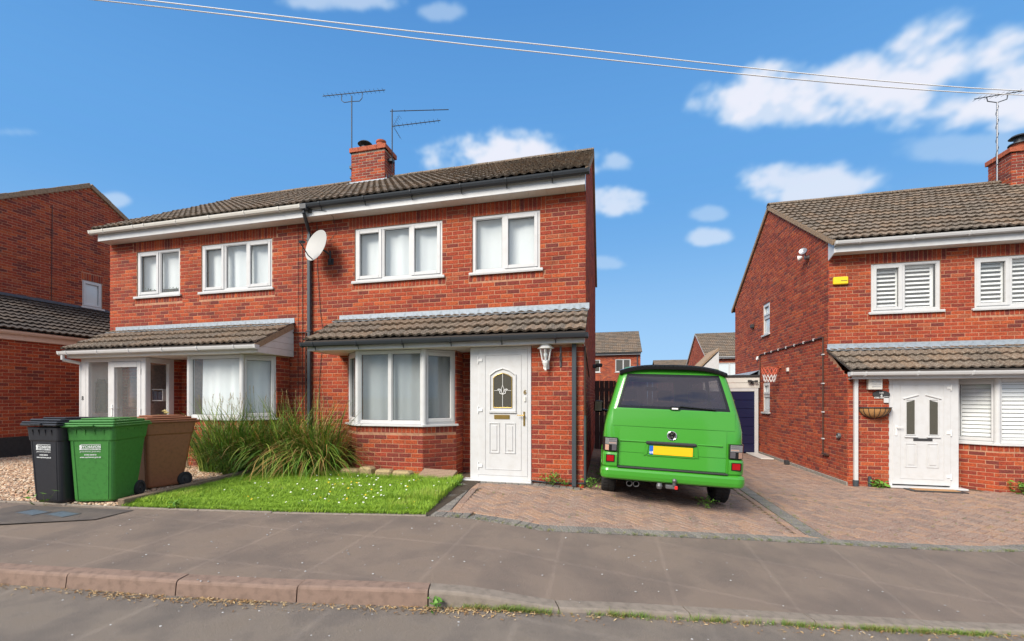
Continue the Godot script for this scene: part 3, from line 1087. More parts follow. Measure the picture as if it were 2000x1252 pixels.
func drape(o: Vector3, u: Vector3, n: Vector3, w: float, h: float, folds: float, seed_: int) -> SurfaceTool:
	# hanging cloth with soft pleats
	var st := mesh()
	var k := int(w / 0.012)
	var pts := []
	var r := RandomNumberGenerator.new()
	r.seed = seed_
	var ph := r.randf() * 6.0
	for j in 5:
		var row := []
		var v := h * j / 4.0
		for i in k + 1:
			var x := w * i / k
			var a := x * folds + ph
			var d := sin(a * 6.3 + sin(a * 1.7) * 1.5 + v * 0.5) * 0.016 + sin(a * 15.0 + 1.0) * 0.005 * (1.0 - v / h * 0.5)
			row.append(o + u * (x + sin(a * 2.0) * 0.012 * (1.0 - v / h)) + Vector3.UP * v + n * d)
		pts.append(row)
	for j in 4:
		for i in k:
			var na: Vector3 = -(pts[j][mini(i + 1, k)] - pts[j][maxi(i - 1, 0)]).cross(Vector3.UP) * -1.0
			var nb: Vector3 = -(pts[j][mini(i + 2, k)] - pts[j][i]).cross(Vector3.UP) * -1.0
			sq(st, pts[j][i], pts[j][i + 1], pts[j + 1][i + 1], pts[j + 1][i], na, nb, nb, na)
	return st

func curtain(o: Vector3, u: Vector3, n: Vector3, w: float, h: float, m: String, label: String, folds := 3.0) -> void:
	single("net_curtain", drape(o - n * 0.17, u, n, w, h, folds, int(absf(o.x) * 97)), M[m], label, "curtain", "net curtains in the windows")

func gutter(house: Node3D, x0: float, x1: float, y: float, z: float, m: String, brackets: Array, white := false) -> void:
	var g := sub("gutter", house)
	var st := mesh()
	var prof := [Vector2(-0.055, 0.0), Vector2(-0.055, -0.02), Vector2(-0.045, -0.05), Vector2(-0.02, -0.068), Vector2(0.015, -0.07), Vector2(0.04, -0.055), Vector2(0.055, -0.02), Vector2(0.06, 0.004), Vector2(0.052, 0.004), Vector2(0.046, -0.018), Vector2(-0.046, -0.012), Vector2(-0.046, 0.0)]
	prism(st, prof, Vector3(x0, y, z), Vector3(0, 0, 1), Vector3.UP, Vector3(x1 - x0, 0, 0))
	part("channel", st, M[m], g)
	for b in brackets:
		var s := mesh()
		var pr := [Vector2(-0.064, 0.006), Vector2(-0.064, -0.03), Vector2(-0.05, -0.06), Vector2(-0.022, -0.08), Vector2(0.018, -0.082), Vector2(0.046, -0.064), Vector2(0.064, -0.022), Vector2(0.067, 0.008), Vector2(0.058, 0.008), Vector2(0.04, -0.05), Vector2(0.0, -0.071), Vector2(-0.04, -0.05), Vector2(-0.056, 0.006)]
		prism(s, pr, Vector3(b - 0.014, y, z), Vector3(0, 0, 1), Vector3.UP, Vector3(0.028, 0, 0))
		if not white:
			rod(s, Vector3(b, y - 0.07, z - 0.03), Vector3(b, y - 0.125, z - 0.055), 0.008, 0.008, 6)
		part("bracket", s, M[m], g)
	for e in [x0, x1]:
		var s := mesh()
		prism(s, [Vector2(-0.06, 0.004), Vector2(-0.06, -0.05), Vector2(-0.022, -0.076), Vector2(0.018, -0.078), Vector2(0.05, -0.055), Vector2(0.064, 0.008)], Vector3(e - 0.02, y, z), Vector3(0, 0, 1), Vector3.UP, Vector3(0.04, 0, 0))
		part("end_cap", s, M[m], g)

func boards(called: String, house: Node3D, lo: Vector3, hi: Vector3, m: String, count: int) -> void:
	# soffit boards laid side by side along x
	var s := sub(called, house)
	for i in count:
		var st := mesh()
		var a := lerpf(lo.x, hi.x, float(i) / count)
		var b := lerpf(lo.x, hi.x, float(i + 1) / count)
		bx(st, Vector3(a + 0.0015, lo.y, lo.z), Vector3(b - 0.0015, hi.y, hi.z), Transform3D.IDENTITY, 0.002)
		part("board", st, M[m], s)

func main_roof(house: Node3D, tiles: Array, x0: float, x1: float, dy: float, zf: float, depth: float, skip: Callable, tones: int) -> Node3D:
	# zf: face of the upper wall; dy: level of the house
	var roof := sub("roof", house)
	var ey := 5.02 + dy
	var ez := zf + 0.345
	var rz := zf - depth * 0.5
	var ry := 7.33 + dy
	var s := Vector3(0, ry - ey, rz - ez)
	var l := s.length()
	s /= l
	tiling(tiles, roof, Vector3(x0, ey, ez), Vector3.RIGHT, s, x1 - x0, l, tones, skip)
	var n := Vector3.RIGHT.cross(s)
	var st := mesh()
	quad(st, Vector3(x0, ey, ez), Vector3(x1, ey, ez), Vector3(x1, ry, rz), Vector3(x0, ry, rz), n)
	quad(st, Vector3(x0, ey - 0.06, ez), Vector3(x1, ey - 0.06, ez), Vector3(x1, ry - 0.06, rz), Vector3(x0, ry - 0.06, rz), -n)
	var back := 2 * rz - ez
	quad(st, Vector3(x0, ey + 0.02, back), Vector3(x1, ey + 0.02, back), Vector3(x1, ry + 0.02, rz), Vector3(x0, ry + 0.02, rz), Vector3(0, 1, -1))
	quad(st, Vector3(x0, ey - 0.06, back), Vector3(x1, ey - 0.06, back), Vector3(x1, ry - 0.06, rz), Vector3(x0, ry - 0.06, rz), Vector3(0, -1, 1))
	part("deck", st, M["deck"], roof)
	# ridge tiles
	var cnt := int(round((x1 - x0) / 0.45))
	for i in cnt:
		var a := lerpf(x0, x1, float(i) / cnt)
		var b := lerpf(x0, x1, float(i + 1) / cnt)
		var rt := mesh()
		var pr := []
		for k in 9:
			var an := PI * k / 8
			pr.append(Vector2(cos(an) * 0.125, sin(an) * 0.085))
		for k in range(8, -1, -1):
			var an := PI * k / 8
			pr.append(Vector2(cos(an) * 0.108, sin(an) * 0.068))
		prism(rt, pr, Vector3(a + 0.006, ry + 0.012 + rng.randf_range(-0.004, 0.004), rz), Vector3(0, 0, 1), Vector3.UP, Vector3(b - a - 0.012, 0, 0))
		part("ridge_tile", rt, M["tile" + str(i % 5)], roof)
	return roof

func verge(roof: Node3D, x: float, side: float, dy: float, zf: float, depth: float, m := "bedding") -> void:
	# bedded verge under the edge tiles on both slopes
	var ez := zf + 0.345
	var rz := zf - depth * 0.5
	for k in 2:
		var e := Vector3(x, 5.02 + dy, ez if k == 0 else 2 * rz - ez)
		var r := Vector3(x, 7.33 + dy, rz)
		var d := (r - e).normalized()
		var n := Vector3(0, d.z, -d.y) * (-1.0 if k == 0 else 1.0)
		if n.y < 0:
			n = -n
		var st := mesh()
		var t := Transform3D(Basis(Vector3.RIGHT, d, Vector3.RIGHT.cross(d)), e)
		if t.basis.z.y < 0:
			t.basis = Basis(Vector3.LEFT, d, Vector3.LEFT.cross(d))
		var sx := side if t.basis.x.x > 0 else -side
		bx(st, Vector3(minf(0, sx * 0.05), -0.02, -0.085), Vector3(maxf(0, sx * 0.05), (r - e).length(), 0.022), t, 0.006)
		part("verge", st, M[m], roof)

func canopy(house: Node3D, tiles: Array, x0: float, x1: float, dy: float, zw: float, zf: float, gut: String, fascia := "upvc", left_end := 0, right_end := 0) -> Node3D:
	# tiled lean-to over the ground floor; zw wall face, zf front of the fascia
	var c := sub("porch_roof", house)
	var ey := 2.29 + dy
	var ez := zf + 0.075
	var ty := 2.82 + dy
	var s := Vector3(0, ty - ey, zw - ez)
	var l := s.length()
	s /= l
	tiling(tiles, c, Vector3(x0, ey, ez), Vector3.RIGHT, s, x1 - x0, l - 0.06, tile_tones.size(), nofn, 0.335)
	var st := mesh()
	prism(st, [Vector2(0, 0), Vector2(zw - ez, ty - ey), Vector2(zw - ez, ty - ey - 0.04), Vector2(0, -0.03)], Vector3(x0, ey, ez), Vector3(0, 0, 1), Vector3.UP, Vector3(x1 - x0, 0, 0))
	part("deck", st, M["deck"], c)
	# lead flashing: upstand on the wall and apron dressed over the rolls
	var lf := mesh()
	bx(lf, Vector3(x0 + 0.02, ty + 0.0, zw + 0.002), Vector3(x1 + (0.0 if right_end else 0.02), ty + 0.10, zw + 0.012))
	var nseg := int((x1 - x0) / 0.03)
	var n := Vector3.RIGHT.cross(s)
	for i in nseg:
		var a := lerpf(x0 - 0.01, x1 + 0.015, float(i) / nseg)
		var b := lerpf(x0 - 0.01, x1 + 0.015, float(i + 1) / nseg)
		var ha := 0.046 + 0.012 * absf(sin(a / 0.15 * PI)) + 0.003 * sin(a * 3.1)
		var hb := 0.046 + 0.012 * absf(sin(b / 0.15 * PI)) + 0.003 * sin(b * 3.1)
		var low := 0.235
		quad(lf, Vector3(a, ty + 0.008, zw + 0.012), Vector3(b, ty + 0.008, zw + 0.012), Vector3(b, ty, zw) - s * low + n * hb, Vector3(a, ty, zw) - s * low + n * ha, n)
		quad(lf, Vector3(a, ty, zw) - s * low + n * ha, Vector3(b, ty, zw) - s * low + n * hb, Vector3(b, ty, zw) - s * low + n * (hb - 0.01), Vector3(a, ty, zw) - s * low + n * (ha - 0.01), -s)
	part("lead_flashing", lf, M["lead"], c)
	var fa := mesh()
	bx(fa, Vector3(x0 + 0.03, 2.135 + dy, zf - 0.02), Vector3(x1 - 0.012, 2.275 + dy, zf), Transform3D.IDENTITY, 0.004)
	part("fascia", fa, M[fascia], c)
	boards("soffit", house, Vector3(x0 + 0.04, 2.137 + dy, zw + 0.012), Vector3(x1 - 0.03, 2.149 + dy, zf - 0.021), "soffit", int((x1 - x0) / 0.3))
	for e in [[x0 + 0.02, left_end, -1.0], [x1 - 0.02, right_end, 1.0]]:
		if e[1] == 0:
			continue
		var ch := sub("cheek", c)
		var bd := mesh()
		var sl: float = (ty - ey) / (zw - ez)
		for k in 5:
			var v0 := 2.137 + dy + k * 0.125
			var v1 := minf(v0 + 0.121, ty - 0.03)
			if v1 - v0 < 0.02:
				continue
			var zz0: float = clampf(ez + (v0 - ey + 0.035) / sl, zw + 0.013, zf - 0.0)
			var zz1: float = clampf(ez + (v1 - ey + 0.035) / sl, zw + 0.013, zf - 0.0)
			var pb := mesh()
			prism(pb, [Vector2(zw + 0.013, v0), Vector2(zz0, v0), Vector2(zz1, v1), Vector2(zw + 0.013, v1)], Vector3(e[0] - 0.008, 0, 0), Vector3(0, 0, 1), Vector3.UP, Vector3(0.016, 0, 0))
			part("board", pb, M["upvc"], ch)
		var vg := mesh()
		var t := Transform3D(Basis(Vector3.RIGHT, s, n), Vector3(e[0] + e[2] * 0.012, ey, ez))
		bx(vg, Vector3(-0.012, -0.01, -0.10), Vector3(0.012, l - 0.05, -0.0), t, 0.003)
		part("verge", vg, M["bedding"], c)
	var br := []
	var q := x0 + 0.2
	while q < x1 - 0.1:
		br.append(q)
		q += 0.82
	gutter(house, x0 - 0.03, x1 + 0.02, 2.262 + dy, zf + 0.075, gut, br, gut == "upvc")
	return c

func downpipe(house: Node3D, x: float, z: float, y0: float, y1: float, m: String, square := true, clips := []) -> void:
	var d := sub("downpipe", house)
	var st := mesh()
	if square:
		bx(st, Vector3(x - 0.0325, y0, z - 0.0325), Vector3(x + 0.0325, y1, z + 0.0325), Transform3D.IDENTITY, 0.006)
	else:
		rod(st, Vector3(x, y0, z), Vector3(x, y1, z), 0.034, 0.034, 14)
	part("pipe", st, M[m], d)
	for c in clips:
		var s := mesh()
		bx(s, Vector3(x - 0.05, c, z - 0.06), Vector3(x + 0.05, c + 0.03, z + 0.038), Transform3D.IDENTITY, 0.004)
		part("clip", s, M[m], d)

func chimney(holder: Node3D, bricks: Array, x0: float, x1: float, zf: float, zb: float, y0: float, y1: float, dy := 0.0) -> Node3D:
	var c := sub("chimney", holder)
	var w := x1 - x0
	var st := mesh()
	backing(st, Vector3(x0, y0, zf), Vector3.RIGHT, Vector3.BACK, w, y1 - y0, [], 0.0, 0.02)
	backing(st, Vector3(x1, y0, zf), Vector3.FORWARD, Vector3.RIGHT, zf - zb, y1 - y0, [], 0.0, 0.02)
	backing(st, Vector3(x0, y0, zb), Vector3.BACK, Vector3.LEFT, zf - zb, y1 - y0, [], 0.0, 0.02)
	backing(st, Vector3(x1, y0, zb), Vector3.LEFT, Vector3.FORWARD, w, y1 - y0, [], 0.0, 0.02)
	part("mortar", st, M["mortar_grey"], c)
	bond(bricks, c, Vector3(x0, y0, zf), Vector3.RIGHT, Vector3.BACK, w, y1 - y0, [], nofn, 0, 0.55)
	bond(bricks, c, Vector3(x1, y0, zf), Vector3.FORWARD, Vector3.RIGHT, zf - zb, y1 - y0, [], nofn, 1, 0.55)
	bond(bricks, c, Vector3(x0, y0, zb), Vector3.BACK, Vector3.LEFT, zf - zb, y1 - y0, [], nofn, 1, 0.55)
	var cap := mesh()
	var k := 0
	# oversailing brick course round the top
	var e := 0.045
	var runs := [[Vector3(x0 - e, y1, zf + e), Vector3.RIGHT, w + 2 * e], [Vector3(x1 + e, y1, zf + e), Vector3.FORWARD, zf - zb + 2 * e], [Vector3(x0 - e, y1, zb - e), Vector3.BACK, zf - zb + 2 * e]]
	for r in runs:
		var nn: int = int(r[2] / 0.235)
		for i in nn:
			var a: Vector3 = r[0] + r[1] * (r[2] * i / nn + 0.004)
			var b: Vector3 = r[0] + r[1] * (r[2] * (i + 1) / nn - 0.004)
			var inward: Vector3 = Vector3.UP.cross(r[1]).normalized() * -1.0
			var mid := (a + b) * 0.5
			if inward.dot(Vector3((x0 + x1) * 0.5, 0, (zf + zb) * 0.5) - Vector3(mid.x, 0, mid.z)) < 0:
				inward = -inward
			var lo := Vector3(minf(a.x, (b + inward * 0.2).x), y1 + 0.004, minf(a.z, (b + inward * 0.2).z))
			var hi := Vector3(maxf(a.x, (b + inward * 0.2).x), y1 + 0.125, maxf(a.z, (b + inward * 0.2).z))
			var cb := mesh()
			bx(cb, lo, hi, Transform3D.IDENTITY, 0.006)
			part("cap_brick", cb, M["terracotta"], c)
			k += 1
	bx(cap, Vector3(x0 + 0.05, y1 + 0.02, zb + 0.05), Vector3(x1 - 0.05, y1 + 0.14, zf - 0.05))
	part("flaunching", cap, M["concrete"], c)
	return c

func house_shell(house: Node3D, x0: float, x1: float, zf: float, depth: float, dy: float) -> void:
	# floors and the rear wall, so that rooms are closed
	var st := mesh()
	var zb := zf - depth
	bx(st, Vector3(x0 + 0.12, 2.50 + dy, zb + 0.05), Vector3(x1 - 0.12, 2.62 + dy, zf - 0.12))
	bx(st, Vector3(x0 + 0.12, 4.86 + dy, zb + 0.05), Vector3(x1 - 0.12, 4.90 + dy, zf - 0.12))
	bx(st, Vector3(x0 + 0.12, -0.03 + dy, zb + 0.05), Vector3(x1 - 0.12, 0.10 + dy, zf - 0.12))
	bx(st, Vector3(x0 + 0.11, -0.2 + dy, zf - 4.1), Vector3(x1 - 0.11, 4.86 + dy, zf - 4.0))
	part("floor", st, M["room"], house)
	var b := mesh()
	bx(b, Vector3(x0, -0.2 + dy, zb), Vector3(x1, 5.1 + dy, zb + 0.1))
	part("rear_wall", b, M["brick1"], house)

func bay(house: Node3D, bricks: Array, x0: float, x1: float, y_sill: float, dy: float, zf: float, zw: float, b: float, front: Array, dark: float) -> Node3D:
	# splayed bay: brick base and frames above; x0..x1 is the front face, b the splay
	var root := sub("bay", house)
	var q := 0.70710678
	var faces := [[Vector3(x0, 0, zf), Vector3.RIGHT, Vector3.BACK, x1 - x0], [Vector3(x1, 0, zf), Vector3(q, 0, -q), Vector3(q, 0, q), b / q], [Vector3(x0 - b, 0, zf - b), Vector3(q, 0, q), Vector3(-q, 0, q), b / q], [Vector3(x1 + b, 0, zf - b), Vector3.FORWARD, Vector3.RIGHT, zf - b - zw], [Vector3(x0 - b, 0, zw), Vector3.BACK, Vector3.LEFT, zf - b - zw]]
	var base_y := -0.06 + dy
	var st := mesh()
	for i in faces.size():
		var f: Array = faces[i]
		var top := y_sill - 0.03 if i < 3 else 2.14 + dy
		var o: Vector3 = f[0] + Vector3(0, base_y, 0)
		backing(st, o, f[1], f[2], f[3], top - base_y, [], 0.0, 0.10)
		var hh := top - base_y
		if i < 3:
			var r := Rect2(0, hh - 0.115, f[3], 0.115)
			bond(bricks, root, o, f[1], f[2], f[3], hh - 0.11, [], nofn, i, dark)
			soldiers(bricks, root, o, f[1], f[2], r, dark * 0.5)
		else:
			bond(bricks, root, o, f[1], f[2], f[3], hh, [], nofn, i, 0.15)
	part("mortar", st, M["mortar"], root)
	var h := 2.132 + dy - y_sill
	var si := mesh()
	for i in 3:
		var f: Array = faces[i]
		var t := Transform3D(Basis(f[1], Vector3.UP, f[2]), f[0] + Vector3(0, y_sill, 0))
		bx(si, Vector3(-0.02, -0.035, -0.1), Vector3(f[3] + 0.02, 0.0 + i * 0.0006, 0.05 - 0.0006 * i), t, 0.005)
	part("sill", si, M["upvc"], root)
	window(root, faces[0][0] + Vector3(0, y_sill, 0), faces[0][1], faces[0][2], faces[0][3], h, front, false)
	window(root, faces[1][0] + Vector3(0, y_sill, 0), faces[1][1], faces[1][2], faces[1][3], h, [[0, 1, true]], false)
	window(root, faces[2][0] + Vector3(0, y_sill, 0), faces[2][1], faces[2][2], faces[2][3], h, [[0, 1, true]], false)
	var post := mesh()
	for x in [x0, x1]:
		rod(post, Vector3(x, y_sill, zf - 0.045), Vector3(x, y_sill + h, zf - 0.045), 0.05, 0.05, 8)
	part("corner_post", post, M["upvc"], root)
	return root

# ------------------------------------------------------------------ the pair of houses
func build_pair() -> void:
	build_six()
	build_eight()

func build_six() -> void:
	var hs := thing("semi_detached_house", "red brick house with black gutters and white front door, van parked beside it", "house", Vector3(0, 0, 0), 0, "semi-detached brick houses")
	var bricks := []
	var tiles := []
	var y0 := -0.075
	# front wall
	var fw := sub("front_wall", hs)
	var w := GX - PARTY
	var o := Vector3(PARTY, y0, ZU)
	var holes := [Rect2(-4.673 - PARTY, 3.562 - y0, 1.786, 1.013), Rect2(-2.313 - PARTY, 3.56 - y0, 1.218, 1.015), Rect2(-4.55 - PARTY, 0.85 - y0, 2.02, 1.28)]
	var sold := [Rect2(-4.80 - PARTY, 4.575 - y0, 2.0, 0.225), Rect2(-2.42 - PARTY, 4.575 - y0, 1.42, 0.225), Rect2(-4.74 - PARTY, 3.40 - y0, 1.92, 0.112), Rect2(-2.38 - PARTY, 3.40 - y0, 1.35, 0.112)]
	var st := mesh()
	backing(st, o, Vector3.RIGHT, Vector3.BACK, w, 4.875, holes)
	part("mortar", st, M["mortar"], fw)
	bond(bricks, fw, o, Vector3.RIGHT, Vector3.BACK, w, 4.875, holes + sold, nofn, 0, 0.12)
	for r in sold:
		soldiers(bricks, fw, o, Vector3.RIGHT, Vector3.BACK, r, 0.1)
	# gable wall, seen almost edge on
	var gw := sub("gable_wall", hs)
	var depth := 7.4
	var gst := mesh()
	backing(gst, Vector3(GX, y0, ZU), Vector3.FORWARD, Vector3.RIGHT, depth, 5.175, [], 2.13)
	bond(bricks, gw, Vector3(GX, y0, ZU), Vector3.FORWARD, Vector3.RIGHT, depth, 7.3, [], func(v): return [maxf(0.0, (v - 5.175) / 0.5757), depth - maxf(0.0, (v - 5.175) / 0.5757)], 1, 0.1)
	# side of the porch, flush with the gable
	backing(gst, Vector3(GX, y0, ZG), Vector3.FORWARD, Vector3.RIGHT, ZG - ZU, 2.25, [])
	bond(bricks, gw, Vector3(GX, y0, ZG), Vector3.FORWARD, Vector3.RIGHT, ZG - ZU, 2.85, [], func(v): return [maxf(0.0, (v - 2.30) / 0.53), ZG - ZU], 1, 0.1)
	tri(gst, Vector3(GX - 0.006, 2.17, ZG), Vector3(GX - 0.006, 2.17, ZU), Vector3(GX - 0.006, 2.78, ZU), Vector3.RIGHT)
	part("mortar", gst, M["mortar"], gw)
	# porch: brick pier beside the door
	var pw := sub("porch_wall", hs)
	var pst := mesh()
	backing(pst, Vector3(-1.118, y0, ZG), Vector3.RIGHT, Vector3.BACK, GX + 1.118, 2.215, [])
	bond(bricks, pw, Vector3(-1.118, y0, ZG), Vector3.RIGHT, Vector3.BACK, GX + 1.118, 2.215, [], nofn, 0, 0.12)
	part("mortar", pst, M["mortar"], pw)
	var sp := mesh()
	bx(sp, Vector3(-2.112, -0.03, ZU + 0.01), Vector3(-2.075, 2.135, ZG - 0.091))
	part("side_panel", sp, M["upvc"], hs)
	house_shell(hs, PARTY, GX, ZU, depth, 0.0)
	var pt := mesh()
	bx(pt, Vector3(PARTY - 0.05, -0.1, ZU - depth), Vector3(PARTY + 0.05, 4.86, ZU - 0.115))
	part("party_wall", pt, M["room"], hs)
	bay(hs, bricks, -4.152, -2.928, 0.872, 0.0, ZG, ZU, 0.44, [[0, 0.5, false], [0.5, 1, false]], 0.55)
	settle("brick", "bricks", "brick", brick_tones, bricks, brick_meshes())
	# windows
	window(hs, Vector3(-4.673, 3.562, ZU), Vector3.RIGHT, Vector3.BACK, 1.786, 1.013, [[0, 0.325, true], [0.325, 0.648, false], [0.648, 1, true]])
	window(hs, Vector3(-2.313, 3.56, ZU), Vector3.RIGHT, Vector3.BACK, 1.218, 1.015, [[0, 0.475, false], [0.475, 1, true]])
	curtain(Vector3(-4.66, 3.5, ZU), Vector3.RIGHT, Vector3.BACK, 1.76, 1.06, "net", "white net curtain in the three-pane upstairs window beside satellite dish", 2.0)
	curtain(Vector3(-2.30, 3.5, ZU), Vector3.RIGHT, Vector3.BACK, 1.2, 1.06, "net", "white net curtain in the two-pane upstairs window above front door", 1.7)
	curtain(Vector3(-4.12, 0.80, ZG), Vector3.RIGHT, Vector3.BACK, 1.18, 1.32, "lace", "patterned lace curtain in the front of bay window beside white door", 2.2)
	curtain(Vector3(-2.90, 0.80, ZG - 0.05), Vector3(0.7071, 0, -0.7071), Vector3(0.7071, 0, 0.7071), 0.58, 1.32, "lace", "patterned lace curtain in the side of bay window facing white door", 2.6)
	# roof
	var roof := main_roof(hs, tiles, PARTY + 0.003, GX + 0.05, 0.0, ZU, depth, nofn, tile_tones.size())
	verge(roof, GX + 0.002, 1.0, 0.0, ZU, depth)
	var fa := mesh()
	bx(fa, Vector3(PARTY + 0.002, 4.795, -7.79), Vector3(GX + 0.0, 4.99, -7.768), Transform3D.IDENTITY, 0.005)
	part("fascia", fa, M["upvc"], hs)
	var be := mesh()
	prism(be, [Vector2(-7.79, 4.80), Vector2(-7.79, 4.99), Vector2(ZU, 5.14), Vector2(ZU, 4.80)], Vector3(GX - 0.02, 0, 0), Vector3(0, 0, 1), Vector3.UP, Vector3(0.018, 0, 0))
	part("box_end", be, M["upvc"], hs)
	boards("soffit", hs, Vector3(PARTY + 0.004, 4.80, ZU + 0.002), Vector3(GX - 0.022, 4.812, -7.791), "soffit", 17)
	gutter(hs, PARTY + 0.02, GX + 0.05, 5.0, -7.70, "black_plastic", [-5.2, -4.28, -3.35, -2.42, -1.62, -0.85])
	# bargeboards of brown verge already bedded; canopy over porch and bay
	canopy(hs, tiles, -5.02, GX + 0.035, 0.0, ZU, -7.03, "black_plastic", "upvc", 1, 0)
	settle("roof_tile", "roof_tiles", "tile", tile_tones, tiles, [tile_mesh()], 320)
	# main downpipe with swan neck
	var sn := mesh()
	var pts := [Vector3(PARTY + 0.06, 4.96, -7.70), Vector3(PARTY + 0.06, 4.84, -7.70), Vector3(PARTY - 0.03, 4.60, ZU + 0.06), Vector3(PARTY - 0.03, 4.50, ZU + 0.05)]
	for i in 3:
		rod(sn, pts[i], pts[i + 1], 0.036, 0.036, 4)
	bx(sn, Vector3(PARTY + 0.0, 4.90, -7.765), Vector3(PARTY + 0.15, 5.01, -7.635), Transform3D.IDENTITY, 0.01)
	downpipe(hs, PARTY - 0.03, ZU + 0.05, 0.0, 4.55, "pipe_grey", true, [4.42, 2.62, 0.9])
	part("swan_neck", sn, M["black_plastic"], hs)
	downpipe(hs, -0.46, ZG + 0.045, -0.02, 2.20, "pipe_grey", true, [])
	# pipes on the corner and along the foot of the pier
	var cp := sub("conduit", hs)
	var c1 := mesh()
	rod(c1, Vector3(GX + 0.018, 0.0, ZG - 0.02), Vector3(GX + 0.018, 1.05, ZG - 0.02), 0.022, 0.022, 10)
	part("waste_pipe", c1, M["pipe_grey"], cp)
	var c2 := mesh()
	rod(c2, Vector3(GX + 0.016, 1.05, ZG - 0.02), Vector3(GX + 0.016, 2.1, ZG - 0.02), 0.012, 0.012, 8)
	rod(c2, Vector3(GX + 0.016, 2.1, ZG - 0.02), Vector3(GX + 0.016, 1.72, ZG - 1.9), 0.010, 0.010, 8)
	part("cable", c2, M["brown_pipe"], cp)
	var c3 := mesh()
	tube(c3, [Vector3(-1.12, 0.035, ZG + 0.02), Vector3(-0.9, 0.02, ZG + 0.025), Vector3(-0.5, 0.02, ZG + 0.012), Vector3(GX + 0.03, 0.03, ZG + 0.01)], 0.012)
	part("hose", c3, M["black_plastic"], cp)
	front_door_six(hs)

func panel_mould(st: SurfaceTool, u0: float, v0: float, u1: float, v1: float, z: float) -> void:
	# raised and fielded panel
	ring_frame(st, u0, v0, u1, v1, 0.018, z, z + 0.012, 0.005)
	bx(st, Vector3(u0 + 0.045, v0 + 0.045, z), Vector3(u1 - 0.045, v1 - 0.045, z + 0.010), Transform3D.IDENTITY, 0.008)

